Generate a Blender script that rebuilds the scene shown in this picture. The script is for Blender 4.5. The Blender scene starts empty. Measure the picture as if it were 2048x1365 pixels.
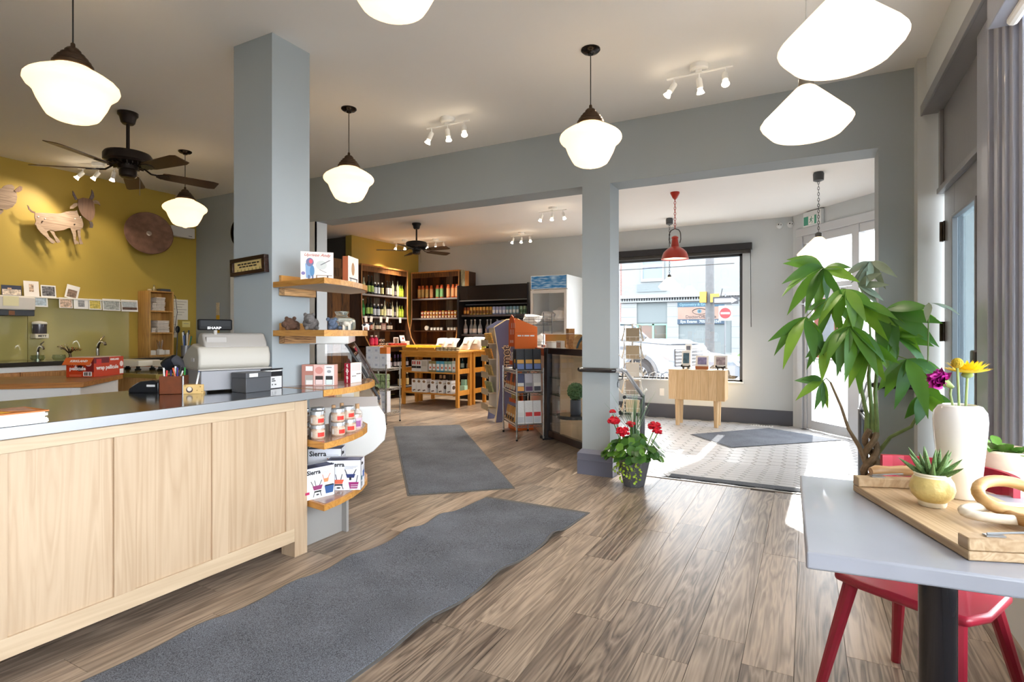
import bpy, bmesh, math, random
from mathutils import Vector, Matrix, noise as mnoise
random.seed(7)
PI = math.pi
SC = bpy.context.scene
COL = SC.collection

# ------------------------------------------------------------------ camera
cam_d = bpy.data.cameras.new('camera')
cam_d.sensor_width = 36.0
cam_d.lens = 1109.0 / 2048.0 * 36.0
cam_d.shift_y = -14.5 / 2048.0
cam_d.clip_start = 0.02
cam_d.clip_end = 300
cam = bpy.data.objects.new('camera', cam_d)
COL.objects.link(cam)
cam.location = (0, 0, 1.27)
cam.rotation_euler = (PI / 2, 0, math.atan2(588, 1109))
SC.camera = cam

# ------------------------------------------------------------------ sky, sun, exposure
world = bpy.data.worlds.new('sky')
SC.world = world
world.use_nodes = True
_bg = world.node_tree.nodes['Background']
_bg.inputs['Color'].default_value = (0.90, 0.95, 1.0, 1)
_bg.inputs['Strength'].default_value = 9.0
sun_d = bpy.data.lights.new('sun', 'SUN')
sun_d.energy = 9.0
sun_d.angle = 0.012
sun_d.color = (1.0, 0.96, 0.88)
sun = bpy.data.objects.new('sun', sun_d)
COL.objects.link(sun)
_el, _az = math.radians(25.5), math.radians(1.9)
_dir = Vector((-math.sin(_az) * math.cos(_el), -math.cos(_az) * math.cos(_el), -math.sin(_el)))
sun.rotation_euler = _dir.to_track_quat('-Z', 'Y').to_euler()
vs = SC.view_settings
vs.view_transform = 'Standard'
vs.look = 'None'
vs.gamma = 1.0
vs.use_curve_mapping = False
vs.exposure = 0.65
cy = SC.cycles
cy.diffuse_bounces = 5
cy.max_bounces = 12
cy.transparent_max_bounces = 24
cy.sample_clamp_indirect = 6.0
cy.caustics_reflective = False
cy.caustics_refractive = False
cy.use_denoising = True

# ------------------------------------------------------------------ materials
def lin(h):
    h = h.lstrip('#')
    out = []
    for i in (0, 2, 4):
        c = int(h[i:i + 2], 16) / 255.0
        out.append(c / 12.92 if c <= 0.04045 else ((c + 0.055) / 1.055) ** 2.4)
    return (out[0], out[1], out[2], 1.0)

_mats = {}
def _base(name):
    m = bpy.data.materials.new(name)
    m.use_nodes = True
    nt = m.node_tree
    return m, nt, nt.nodes['Principled BSDF']

def N(nt, typ, **kw):
    n = nt.nodes.new(typ)
    for k, v in kw.items():
        if k in n.inputs.keys() if hasattr(n.inputs, 'keys') else False:
            n.inputs[k].default_value = v
        else:
            setattr(n, k, v)
    return n

def mat(col, rough=0.5, metal=0.0, noise=0.0, nscale=8.0, bump=0.0, bscale=60.0, emit=0.0, trans=0.0,
        coat=0.0, ior=1.45, spec=0.5, alpha=1.0, emit_col=None):
    key = (col, rough, metal, noise, nscale, bump, bscale, emit, trans, coat, ior, spec, alpha, emit_col)
    if key in _mats:
        return _mats[key]
    m, nt, b = _base('surface_' + col.strip('#'))
    L = nt.links
    c = lin(col)
    b.inputs['Base Color'].default_value = c
    b.inputs['Roughness'].default_value = rough
    b.inputs['Metallic'].default_value = metal
    b.inputs['IOR'].default_value = ior
    b.inputs['Specular IOR Level'].default_value = spec
    b.inputs['Transmission Weight'].default_value = trans
    b.inputs['Coat Weight'].default_value = coat
    b.inputs['Alpha'].default_value = alpha
    if emit:
        b.inputs['Emission Color'].default_value = lin(emit_col) if emit_col else c
        b.inputs['Emission Strength'].default_value = emit
    if noise or bump:
        tc = nt.nodes.new('ShaderNodeTexCoord')
    if noise:
        n = nt.nodes.new('ShaderNodeTexNoise')
        n.inputs['Scale'].default_value = nscale
        n.inputs['Detail'].default_value = 5
        L.new(tc.outputs['Object'], n.inputs['Vector'])
        r = nt.nodes.new('ShaderNodeValToRGB')
        r.color_ramp.elements[0].position = 0.3
        r.color_ramp.elements[1].position = 0.7
        r.color_ramp.elements[0].color = tuple(x * (1 - noise) for x in c[:3]) + (1,)
        r.color_ramp.elements[1].color = tuple(min(1, x * (1 + noise)) for x in c[:3]) + (1,)
        L.new(n.outputs['Fac'], r.inputs['Fac'])
        L.new(r.outputs['Color'], b.inputs['Base Color'])
    if bump:
        n2 = nt.nodes.new('ShaderNodeTexNoise')
        n2.inputs['Scale'].default_value = bscale
        n2.inputs['Detail'].default_value = 4
        L.new(tc.outputs['Object'], n2.inputs['Vector'])
        bp = nt.nodes.new('ShaderNodeBump')
        bp.inputs['Strength'].default_value = bump
        bp.inputs['Distance'].default_value = 0.01
        L.new(n2.outputs['Fac'], bp.inputs['Height'])
        L.new(bp.outputs['Normal'], b.inputs['Normal'])
    _mats[key] = m
    return m

def wood(light, dark, axis='Y', rough=0.4, fine=1.0, contrast=1.0, coat=0.0, rnd=True, bump=0.15, knots=0.0):
    """grain running along one local axis; every object gets its own piece of the pattern"""
    key = ('wood', light, dark, axis, rough, fine, contrast, coat, rnd, bump, knots)
    if key in _mats:
        return _mats[key]
    m, nt, b = _base('wood_' + light.strip('#'))
    L = nt.links
    b.inputs['Roughness'].default_value = rough
    b.inputs['Coat Weight'].default_value = coat
    tc = nt.nodes.new('ShaderNodeTexCoord')
    oi = nt.nodes.new('ShaderNodeObjectInfo')
    add = nt.nodes.new('ShaderNodeVectorMath'); add.operation = 'ADD'
    sc = nt.nodes.new('ShaderNodeVectorMath'); sc.operation = 'SCALE'
    comb = nt.nodes.new('ShaderNodeCombineXYZ')
    for k in 'XYZ':
        L.new(oi.outputs['Random'], comb.inputs[k])
    L.new(comb.outputs[0], sc.inputs[0])
    sc.inputs['Scale'].default_value = 37.0 if rnd else 0.0
    L.new(tc.outputs['Object'], add.inputs[0]); L.new(sc.outputs[0], add.inputs[1])
    mp = nt.nodes.new('ShaderNodeMapping')
    s = [1.0, 1.0, 1.0]
    s['XYZ'.index(axis)] = 0.06
    mp.inputs['Scale'].default_value = s
    L.new(add.outputs[0], mp.inputs['Vector'])
    n1 = nt.nodes.new('ShaderNodeTexNoise')
    n1.inputs['Scale'].default_value = 9.0 * fine
    n1.inputs['Detail'].default_value = 3
    n1.inputs['Distortion'].default_value = 1.2
    L.new(mp.outputs[0], n1.inputs['Vector'])
    # rings out of the stretched field give cathedral grain
    mul = nt.nodes.new('ShaderNodeMath'); mul.operation = 'MULTIPLY'; mul.inputs[1].default_value = 9.0
    L.new(n1.outputs['Fac'], mul.inputs[0])
    fr = nt.nodes.new('ShaderNodeMath'); fr.operation = 'PINGPONG'; fr.inputs[1].default_value = 0.5
    L.new(mul.outputs[0], fr.inputs[0])
    n2 = nt.nodes.new('ShaderNodeTexNoise')
    n2.inputs['Scale'].default_value = 90.0 * fine
    n2.inputs['Detail'].default_value = 2
    L.new(mp.outputs[0], n2.inputs['Vector'])
    n3 = nt.nodes.new('ShaderNodeTexNoise')
    n3.inputs['Scale'].default_value = 2.2 * fine
    L.new(mp.outputs[0], n3.inputs['Vector'])
    a1 = nt.nodes.new('ShaderNodeMath'); a1.operation = 'MULTIPLY_ADD'
    a1.inputs[1].default_value = 0.75; L.new(fr.outputs[0], a1.inputs[0])
    m2 = nt.nodes.new('ShaderNodeMath'); m2.operation = 'MULTIPLY_ADD'
    m2.inputs[1].default_value = 0.45; m2.inputs[2].default_value = -0.10
    L.new(n2.outputs['Fac'], m2.inputs[0])
    m3 = nt.nodes.new('ShaderNodeMath'); m3.operation = 'MULTIPLY_ADD'; m3.inputs[1].default_value = 0.7
    L.new(n3.outputs['Fac'], m3.inputs[0]); L.new(m2.outputs[0], m3.inputs[2])
    L.new(m3.outputs[0], a1.inputs[2])
    rv = nt.nodes.new('ShaderNodeMath'); rv.operation = 'MULTIPLY_ADD'
    rv.inputs[1].default_value = 0.22 if rnd else 0.0; rv.inputs[2].default_value = -0.11 if rnd else 0.0
    L.new(oi.outputs['Random'], rv.inputs[0])
    a2 = nt.nodes.new('ShaderNodeMath'); a2.operation = 'ADD'
    L.new(a1.outputs[0], a2.inputs[0]); L.new(rv.outputs[0], a2.inputs[1])
    r = nt.nodes.new('ShaderNodeValToRGB')
    mid = 0.62; w = 0.34 / contrast
    r.color_ramp.elements[0].position = max(0, mid - w); r.color_ramp.elements[0].color = lin(dark)
    r.color_ramp.elements[1].position = min(1, mid + w); r.color_ramp.elements[1].color = lin(light)
    L.new(a2.outputs[0], r.inputs['Fac'])
    L.new(r.outputs['Color'], b.inputs['Base Color'])
    if bump:
        bp = nt.nodes.new('ShaderNodeBump')
        bp.inputs['Strength'].default_value = bump
        bp.inputs['Distance'].default_value = 0.004
        L.new(a1.outputs[0], bp.inputs['Height'])
        L.new(bp.outputs['Normal'], b.inputs['Normal'])
    _mats[key] = m
    return m

def glass(col='#ffffff', rough=0.0, tint=0.0, name='glass'):
    """thin pane: mostly see-through with a fresnel reflection"""
    key = ('glass', col, rough, tint)
    if key in _mats:
        return _mats[key]
    m, nt, b = _base(name)
    L = nt.links
    nt.nodes.remove(b)
    out = nt.nodes['Material Output']
    tr = nt.nodes.new('ShaderNodeBsdfTransparent'); tr.inputs['Color'].default_value = lin(col)
    gl = nt.nodes.new('ShaderNodeBsdfGlossy'); gl.inputs['Roughness'].default_value = rough
    fz = nt.nodes.new('ShaderNodeFresnel'); fz.inputs['IOR'].default_value = 1.5
    mx = nt.nodes.new('ShaderNodeMixShader')
    ge = nt.nodes.new('ShaderNodeNewGeometry')
    io = nt.nodes.new('ShaderNodeMath'); io.operation = 'MULTIPLY_ADD'
    io.inputs[1].default_value = 1 / 1.5 - 1.5; io.inputs[2].default_value = 1.5
    L.new(ge.outputs['Backfacing'], io.inputs[0]); L.new(io.outputs[0], fz.inputs['IOR'])
    L.new(fz.outputs[0], mx.inputs[0]); L.new(tr.outputs[0], mx.inputs[1]); L.new(gl.outputs[0], mx.inputs[2])
    L.new(mx.outputs[0], out.inputs['Surface'])
    _mats[key] = m
    return m

# ------------------------------------------------------------------ mesh building
class MB:
    def __init__(s):
        s.v = []; s.f = []; s.T = Matrix.Identity(4)
    def at(s, x=0, y=0, z=0, rz=0, rx=0, ry=0, sc=1.0):
        s.T = Matrix.Translation((x, y, z)) @ Matrix.Rotation(rz, 4, 'Z') @ Matrix.Rotation(ry, 4, 'Y') @ Matrix.Rotation(rx, 4, 'X') @ Matrix.Scale(sc, 4)
        return s
    def P(s, *pts):
        i = len(s.v)
        for p in pts:
            s.v.append(tuple(s.T @ Vector(p)))
        return i
    def box(s, x0, x1, y0, y1, z0, z1):
        i = s.P((x0, y0, z0), (x1, y0, z0), (x1, y1, z0), (x0, y1, z0), (x0, y0, z1), (x1, y0, z1), (x1, y1, z1), (x0, y1, z1))
        for q in ((3, 2, 1, 0), (4, 5, 6, 7), (0, 1, 5, 4), (1, 2, 6, 5), (2, 3, 7, 6), (3, 0, 4, 7)):
            s.f.append(tuple(i + k for k in q))
        return s
    def quad(s, a, b, c, d):
        i = s.P(a, b, c, d); s.f.append((i, i + 1, i + 2, i + 3)); return s
    def hexa(s, bot, top):
        i = s.P(*bot, *top); n = len(bot)
        s.f.append(tuple(i + k for k in reversed(range(n)))); s.f.append(tuple(i + n + k for k in range(n)))
        for k in range(n):
            j = (k + 1) % n
            s.f.append((i + k, i + j, i + n + j, i + n + k))
        return s
    def prism(s, poly, a0, a1, axis='Z'):
        """polygon in the plane across axis, pushed from a0 to a1"""
        def mk(p, a):
            return (p[0], p[1], a) if axis == 'Z' else ((p[0], a, p[1]) if axis == 'Y' else (a, p[0], p[1]))
        area = sum(poly[k][0] * poly[(k + 1) % len(poly)][1] - poly[(k + 1) % len(poly)][0] * poly[k][1] for k in range(len(poly)))
        if (area < 0) != (axis == 'Y'):
            poly = poly[::-1]
        return s.hexa([mk(p, a0) for p in poly], [mk(p, a1) for p in poly])
    def lathe(s, prof, n=20, x=0, y=0, z=0, a0=0.0, a1=2 * PI, cap=True):
        full = abs(a1 - a0 - 2 * PI) < 1e-6
        cols = n if full else n + 1
        i0 = len(s.v)
        for k in range(cols):
            a = a0 + (a1 - a0) * k / n
            ca, sa = math.cos(a), math.sin(a)
            s.P(*[(x + r * ca, y + r * sa, z + zz) for r, zz in prof])
        m = len(prof)
        for k in range(n):
            k2 = (k + 1) % cols
            for j in range(m - 1):
                a, b = i0 + k * m + j, i0 + k2 * m + j
                if prof[j][0] < 1e-7 and prof[j + 1][0] < 1e-7:
                    continue
                if prof[j][0] < 1e-7:
                    s.f.append((a, b + 1, a + 1))
                elif prof[j + 1][0] < 1e-7:
                    s.f.append((a, b, a + 1))
                else:
                    s.f.append((a, b, b + 1, a + 1))
        if cap and full:
            if prof[0][0] > 1e-6:
                s.f.append(tuple(i0 + k * m for k in reversed(range(n))))
            if prof[-1][0] > 1e-6:
                s.f.append(tuple(i0 + k * m + m - 1 for k in range(n)))
        return s
    def cyl(s, r, z0, z1, n=16, x=0, y=0, r1=None):
        return s.lathe([(r, z0), (r if r1 is None else r1, z1)], n, x, y)
    def ball(s, r, x=0, y=0, z=0, n=12, m=8, sx=1, sy=1, sz=1):
        i = len(s.v)
        s.lathe([(max(0, r * math.sin(PI * k / m)), -r * math.cos(PI * k / m)) for k in range(m + 1)], n, 0, 0, 0)
        inv = s.T.inverted()
        for k in range(i, len(s.v)):
            p = inv @ Vector(s.v[k])
            s.v[k] = tuple(s.T @ Vector((x + p.x * sx, y + p.y * sy, z + p.z * sz)))
        return s
    def tube(s, pts, r, n=8, closed=False, cap=True):
        pts = [Vector(p) for p in pts]
        rs = r if isinstance(r, (list, tuple)) else [r] * len(pts)
        i0 = len(s.v); m = len(pts); up = None
        for k, p in enumerate(pts):
            if closed:
                t = pts[(k + 1) % m] - pts[k - 1]
            else:
                t = pts[min(k + 1, m - 1)] - pts[max(k - 1, 0)]
            t = t.normalized() if t.length > 1e-9 else Vector((0, 0, 1))
            if up is None:
                up = Vector((0, 0, 1)) if abs(t.z) < 0.9 else Vector((1, 0, 0))
            u = (up - t * up.dot(t))
            u = u.normalized() if u.length > 1e-6 else t.orthogonal().normalized()
            w = t.cross(u); up = u
            s.P(*[tuple(p + (u * math.cos(2 * PI * j / n) + w * math.sin(2 * PI * j / n)) * rs[k]) for j in range(n)])
        for k in range(m if closed else m - 1):
            a, b = i0 + k * n, i0 + ((k + 1) % m) * n
            for j in range(n):
                j2 = (j + 1) % n
                s.f.append((a + j, a + j2, b + j2, b + j))
        if cap and not closed:
            s.f.append(tuple(i0 + j for j in reversed(range(n))))
            s.f.append(tuple(i0 + (m - 1) * n + j for j in range(n)))
        return s
    def build(s, name, m, parent=None, bevel=0.0, smooth=True, seg=2, angle=35, loc=None, rz=0.0):
        me = bpy.data.meshes.new(name)
        me.from_pydata(s.v, [], s.f)
        me.update()
        if smooth:
            me.polygons.foreach_set('use_smooth', [True] * len(me.polygons))
            me.set_sharp_from_angle(angle=math.radians(angle))
        if m is not None:
            me.materials.append(m)
        o = bpy.data.objects.new(name, me)
        COL.objects.link(o)
        if parent is not None:
            o.parent = parent
        if loc is not None:
            o.location = loc
        o.rotation_euler.z = rz
        if bevel:
            bv = o.modifiers.new('edge', 'BEVEL')
            bv.width = bevel; bv.segments = seg; bv.limit_method = 'ANGLE'; bv.angle_limit = math.radians(40)
        return o

def tag(o, label=None, cat=None, group=None, kind=None):
    if label: o['label'] = label
    if cat: o['category'] = cat
    if group: o['group'] = group
    if kind: o['kind'] = kind
    return o

def thing(name, label, cat, loc=(0, 0, 0), rz=0.0, group=None):
    o = bpy.data.objects.new(name, None)
    COL.objects.link(o)
    o.location = loc
    o.rotation_euler = (0, 0, rz)
    o.empty_display_size = 0.1
    return tag(o, label, cat, group)

def struct(o):
    o['kind'] = 'structure'
    return o

def clone(root, loc=None, rz=None, label=None, group=None, parent=None, scale=None):
    r = root.copy()
    COL.objects.link(r)
    if loc is not None: r.location = loc
    if rz is not None: r.rotation_euler.z = rz
    if scale is not None: r.scale = scale if not isinstance(scale, (int, float)) else (scale,) * 3
    if parent is not None: r.parent = parent
    if label: r['label'] = label
    if group: r['group'] = group
    for ch in [c for c in root.children if c is not r]:
        c = ch.copy(); COL.objects.link(c); c.parent = r
        c.matrix_parent_inverse = ch.matrix_parent_inverse.copy()
        for g in ch.children:
            d = g.copy(); COL.objects.link(d); d.parent = c
            d.matrix_parent_inverse = g.matrix_parent_inverse.copy()
    return r

def text(s, size, m, parent, loc, rot=(PI / 2, 0, 0), name='lettering', ext=0.0006, align='CENTER', squash=1.0, bold=0.0, shear=0.0):
    cu = bpy.data.curves.new(name, 'FONT')
    cu.body = s; cu.size = size; cu.extrude = ext; cu.align_x = align; cu.align_y = 'CENTER'
    cu.offset = bold
    cu.resolution_u = 2
    cu.materials.append(m)
    tmp = bpy.data.objects.new(name, cu)
    if shear: cu.shear = shear
    me = bpy.data.meshes.new_from_object(tmp)
    bpy.data.objects.remove(tmp)
    me.name = name
    o = bpy.data.objects.new(name, me)
    COL.objects.link(o)
    o.parent = parent; o.location = loc; o.rotation_euler = rot
    o.scale = (squash, 1, 1)
    return o

def arc(cx, cy, r, a0, a1, n, ry=None):
    ry = r if ry is None else ry
    return [(cx + r * math.cos(math.radians(a0 + (a1 - a0) * k / n)), cy + ry * math.sin(math.radians(a0 + (a1 - a0) * k / n))) for k in range(n + 1)]

def lerp(a, b, t):
    return a + (b - a) * t
# ------------------------------------------------------------------ the setting
H = 3.14
YB0, YB1 = 4.76, 5.02          # the wall with the two wide openings
XL, XR = -7.5, 0.80            # yellow wall, street wall
YBACK = 9.9
wall_grey = mat('#a3abaf', 0.6, noise=0.015, nscale=3)
wall_yellow = mat('#b89c44', 0.55, noise=0.02, nscale=3)
wall_white = mat('#dfe3e5', 0.5)
ceil_m = mat('#eeedeb', 0.8, noise=0.01, nscale=1.5)
skirt_m = mat('#6d7184', 0.4)
frame_m = mat('#a5a9b8', 0.28, bump=0.12, bscale=25, coat=0.3)
frame_dk = mat('#85868b', 0.32, bump=0.08, bscale=25, coat=0.2)
alu = mat('#c9ccd0', 0.35, metal=0.3)
black_m = mat('#17171a', 0.35)
pane_m = glass()

def wallbox(name, x0, x1, y0, y1, z0, z1, m):
    return struct(MB().box(x0, x1, y0, y1, z0, z1).build(name, m, smooth=False))

def wallmulti(name, boxes, m):
    b = MB()
    for q in boxes:
        b.box(*q)
    return struct(b.build(name, m, smooth=False))

# ceiling, upper slab
wallbox('ceiling', -10.5, 3.2, -4.2, 10.1, H, H + 0.2, ceil_m)
# yellow wall of the main room, and its continuation in the room behind
wallbox('wall_left', XL - 0.15, XL, -4.2, YB0, -0.05, H, wall_yellow)
wallbox('wall_left_back', XL - 0.25, XL - 0.1, 7.85, YBACK + 0.1, -0.05, H, mat('#b09a48', 0.55))
# dark passage between them
wallmulti('wall_passage', [(-10.5, -10.4, 4.9, 8.2, -0.05, H), (-10.5, XL - 0.25, 7.95, 8.1, -0.05, H), (-10.5, XL - 0.15, 4.66, 4.76, -0.05, H)], mat('#5a5650', 0.7))
# wall with the beam
beam = wallmulti('wall_middle', [(XL - 0.15, -6.62, YB0, YB1 - .1, -0.05, H), (-6.62, -5.82, YB0, YB1 - .1, 2.12, H), (-5.82, -5.18, YB0, YB1 - 0.12, -0.05, H),
                                 (-5.18, 0.80, YB0, YB1, 2.61, H),
                                 (-1.80, -1.538, YB0, YB1, -0.05, 2.61),
                                 (0.461, 1.6, YB0, YB1, -0.05, 2.61)], wall_grey)
# behind the camera
wallbox('wall_front', XL - 0.15, 1.0, -4.2, -4.05, -0.05, H, wall_grey)
# back wall with the shop window
WX0, WX1, WZ0, WZ1 = -3.10, -0.93, 0.47, 2.62
wallmulti('wall_back', [(XL - 0.25, WX0, YBACK, YBACK + 0.2, -0.4, H), (WX1, -0.12, YBACK, YBACK + 0.2, -0.4, H),
                        (WX0, WX1, YBACK, YBACK + 0.2, -0.4, WZ0), (WX0, WX1, YBACK, YBACK + 0.2, WZ1, H)], mat('#c3c9cc', 0.6, noise=0.012, nscale=3))
# the big square column by the counter
struct(MB().box(-3.29, -2.925, 2.34, 2.635, 0, H).build('column', wall_grey, smooth=False))
# skirting on the pillar between the openings
b = MB().box(-1.835, -1.503, YB0 - 0.035, YB1 + 0.02, 0, 0.19)
b.hexa([(-1.835, YB0 - 0.035, 0.19), (-1.503, YB0 - 0.035, 0.19), (-1.503, YB1 + 0.02, 0.19), (-1.835, YB1 + 0.02, 0.19)],
       [(-1.805, YB0 - 0.008, 0.225), (-1.533, YB0 - 0.008, 0.225), (-1.533, YB1, 0.225), (-1.805, YB1, 0.225)])
b.box(-1.84, -1.498, YB0 - 0.04, YB1 + 0.025, 0.128, 0.135)
struct(b.build('baseboard_pillar', skirt_m, smooth=False))
b = MB().box(0.43, 0.83, YB0 - 0.035, YB0, 0, 0.2)
struct(b.build('baseboard_stub', skirt_m, smooth=False))
b = MB().box(-3.2, -0.12, YBACK - 0.025, YBACK, -0.2, 0.02).box(-3.2, -0.12, YBACK - 0.015, YBACK, 0.02, 0.035)
struct(b.build('baseboard_back', mat('#54565f', 0.4), smooth=False))
# white door casing in the grey wall beside the yellow one
b = MB().box(-6.72, -6.62, YB0 - 0.03, YB0, 0, 2.22).box(-5.82, -5.72, YB0 - 0.03, YB0, 0, 2.22).box(-6.72, -5.72, YB0 - 0.03, YB0, 2.12, 2.22)
struct(b.build('trim_1', wall_white, smooth=False))
struct(MB().box(-6.62, -5.82, YB0 + 0.02, YB0 + 0.06, 0, 2.12).build('door_1', mat('#9da2a6', 0.5), smooth=False))
# white jamb where the left opening starts
struct(MB().box(-5.175, -5.163, YB0 - 0.02, YB1 - 0.1, 0, 2.61).box(-5.28, -5.163, YB0 - 0.02, YB0, 0, 2.61).build('trim_2', wall_white, smooth=False))

# ---------------- street wall on the right (X = 0.8): pilaster, old door, shop windows
wallmulti('wall_right', [(XR - 0.13, 1.6, 4.62, YB0, -0.05, H),            # pilaster
                         (XR - 0.08, 1.0, -4.2, 4.62, 2.80, H),             # upper wall
                         (XR - 0.03, 1.0, -4.2, 3.33, -0.05, 0.42)], mat('#d3d7d8', 0.5))
b = MB().box(XR - 0.10, XR + 0.12, -4.2, 4.86, 2.75, 2.80).box(XR - 0.115, XR - 0.10, -4.2, 4.86, 2.745, 2.815)
struct(b.build('trim_3', frame_dk, bevel=0.003, smooth=False))
# header panel above the door
b = MB().box(XR, XR + 0.06, 3.55, 4.60, 2.20, 2.75)
b.box(XR - 0.03, XR, 3.55, 4.60, 2.20, 2.235).box(XR - 0.02, XR, 4.55, 4.60, 2.235, 2.75).box(XR - 0.02, XR, 3.52, 3.57, 2.2, 2.75)
struct(b.build('trim_4', frame_dk, bevel=0.003, smooth=False))
# door posts
b = MB().box(XR - 0.05, XR + 0.12, 3.33, 3.52, -0.05, 2.75)
struct(b.build('trim_5', frame_m, bevel=0.006, smooth=False))
b = MB()
for y0, y1, x in ((3.275, 3.33, XR - 0.030), (3.232, 3.28, XR - 0.038), (3.185, 3.232, XR - 0.024), (3.145, 3.185, XR - 0.034), (3.10, 3.145, XR - 0.02)):
    b.box(x, XR + 0.12, y0, y1, 0.42, 2.75)
struct(b.build('trim_6', frame_m, bevel=0.006, smooth=False))
# the old glazed door
d2 = thing('door_2', None, None, (XR, 4.56, 0)); d2['kind'] = 'structure'
b = MB().box(0.005, 0.05, -0.28, 0, 0, 2.2).box(0.005, 0.05, -1.03, -0.83, 0, 2.2).box(0.005, 0.05, -0.83, -0.28, 2.0, 2.2).box(0.005, 0.05, -0.83, -0.28, 0, 0.80)
b.build('door_leaf', frame_dk, d2, bevel=0.004, smooth=False)
b = MB()
for q in ((-0.30, -0.28, 0.80, 2.0), (-0.83, -0.81, 0.80, 2.0)):
    b.box(-0.012, 0.02, q[0], q[1], q[2], q[3])
b.box(-0.012, 0.02, -0.81, -0.30, 1.98, 2.0).box(-0.012, 0.02, -0.81, -0.30, 0.80, 0.82)
b.build('glazing_bead', frame_dk, d2, bevel=0.004, smooth=False)
MB().box(0.022, 0.028, -0.83, -0.28, 0.80, 2.0).build('pane', glass('#c8d2d6'), d2, smooth=False)
brass = mat('#6b5836', 0.4, metal=0.8, noise=0.3, nscale=30)
for z in (1.88, 1.22, 0.25):
    MB().cyl(0.011, z, z + 0.13, 8, -0.008, 0.012).box(-0.004, 0.004, -0.03, 0.03, z, z + 0.13).build('hinge', mat('#3b332c', 0.4, metal=0.6), d2)
b = MB().box(-0.004, 0.006, -0.965, -0.90, 0.68, 1.0)
lock = b.build('lock_plate', brass, d2, smooth=False)
b = MB().at(-0.004, -0.932, 0.93, ry=-PI / 2).cyl(0.011, 0, 0.01, 10)
b.at(-0.004, -0.932, 0.78, ry=-PI / 2).cyl(0.008, 0, 0.04, 10).at()
b.ball(0.022, -0.055, -0.932, 0.78)
b.build('knob', mat('#4a4238', 0.3, metal=0.8), lock)
b = MB().box(-0.05, 0.005, -0.97, -0.905, 1.10, 1.185)
b.build('rim_lock', mat('#6c6a69', 0.35, metal=0.6), d2, bevel=0.008)
# shop windows of the street wall, running on behind the camera
for i, (y0, y1) in enumerate(((1.35, 3.10), (-0.75, 1.25), (-2.85, -0.85))):
    w = thing('window_%d' % (i + 1), None, None, (0, 0, 0)); w['kind'] = 'structure'
    b = MB().box(XR + 0.0, XR + 0.1, y0, y1, 0.42, 0.50).box(XR, XR + 0.1, y0, y1, 2.68, 2.75).box(XR, XR + 0.1, y0, y0 + 0.06, 0.5, 2.68).box(XR, XR + 0.1, y1 - 0.05, y1, 0.5, 2.68)
    b.build('window_frame', frame_m, w, bevel=0.005, smooth=False)
    MB().box(XR + 0.045, XR + 0.052, y0 + 0.06, y1 - 0.05, 0.5, 2.68).build('pane', pane_m, w, smooth=False)
wallmulti('wall_right_rear', [(XR, XR + 0.15, -4.2, -2.85, 0.42, 2.8), (XR, XR + 0.12, 1.25, 1.35, 0.42, 2.75), (XR, XR + 0.12, -0.85, -0.75, 0.42, 2.75)], frame_m)

# ---------------- street corner entrance: diagonal glazed door wall
DA = Vector((-0.17, 9.86)); DU = Vector((0.652, -0.758)); DLEN = 2.55
DANG = math.atan2(DU.y, DU.x)
def dwall(name, boxes, m, parent=None, bevel=0.0):
    b = MB()
    for (u0, u1, t0, t1, z0, z1) in boxes:
        b.box(u0, u1, t0, t1, z0, z1)
    o = b.build(name, m, parent, smooth=False, bevel=bevel)
    if parent is None:
        o.location = (DA.x, DA.y, 0); o.rotation_euler.z = DANG
        struct(o)
    return o
FZ = -0.2
dwall('wall_entrance', [(-0.02, 0.08, 0, 0.15, -0.4, H), (0.08, DLEN, 0, 0.15, 2.80, H), (1.95, DLEN, 0, 0.15, -0.4, 2.8)], mat('#c3c9cc', 0.6))
dwall('trim_7', [(0.08, 0.20, -0.02, 0.12, FZ, 2.86), (0.08, 1.95, -0.03, 0.12, 2.78, 2.90), (0.20, 0.26, 0.01, 0.12, FZ, 2.78), (1.13, 1.25, -0.01, 0.12, FZ, 2.78),
                 (0.2, 1.9, 0.0, 0.12, 2.66, 2.78), (1.85, 1.95, -0.02, 0.12, FZ, 2.78), (0.26, 1.13, 0.0, 0.12, 1.95, 2.02), (1.25, 1.85, 0.0, 0.12, 1.95, 2.02)], alu, bevel=0.004)
d3 = thing('door_3', None, None, (DA.x, DA.y, 0), DANG); d3['kind'] = 'structure'
dwall('door_leaf', [(0.27, 0.35, 0.02, 0.07, FZ + .01, 1.94), (1.03, 1.12, 0.02, 0.07, FZ + .01, 1.94), (0.35, 1.03, 0.02, 0.07, 1.80, 1.94), (0.35, 1.03, 0.02, 0.07, FZ + .01, -0.05)], alu, d3, 0.004)
dwall('pane', [(0.35, 1.03, 0.042, 0.048, -0.05, 1.80)], pane_m, d3)
dwall('push_bar', [(0.31, 1.08, -0.05, -0.02, 0.88, 0.91), (0.31, 0.34, -0.05, 0.02, 0.88, 0.91), (1.05, 1.08, -0.05, 0.02, 0.88, 0.91)], alu, d3, 0.004)
dwall('closer_arm', [(0.19, 0.62, -0.05, -0.03, 1.72, 1.735), (0.28, 0.32, -0.05, 0.02, 1.69, 1.76)], mat('#b9bcc0', 0.3, metal=0.8), d3, 0.003)
w4 = thing('window_4', None, None, (DA.x, DA.y, 0), DANG); w4['kind'] = 'structure'
dwall('pane', [(0.26, 1.13, 0.06, 0.066, 2.02, 2.66)], pane_m, w4)
dwall('pane', [(1.25, 1.85, 0.06, 0.066, 2.02, 2.66)], pane_m, w4)
dwall('pane', [(1.25, 1.85, 0.06, 0.066, 0.0, 1.95)], pane_m, w4)
dwall('sill_rail', [(1.25, 1.85, 0.0, 0.12, FZ, 0.0)], alu, w4, 0.003)
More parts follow.
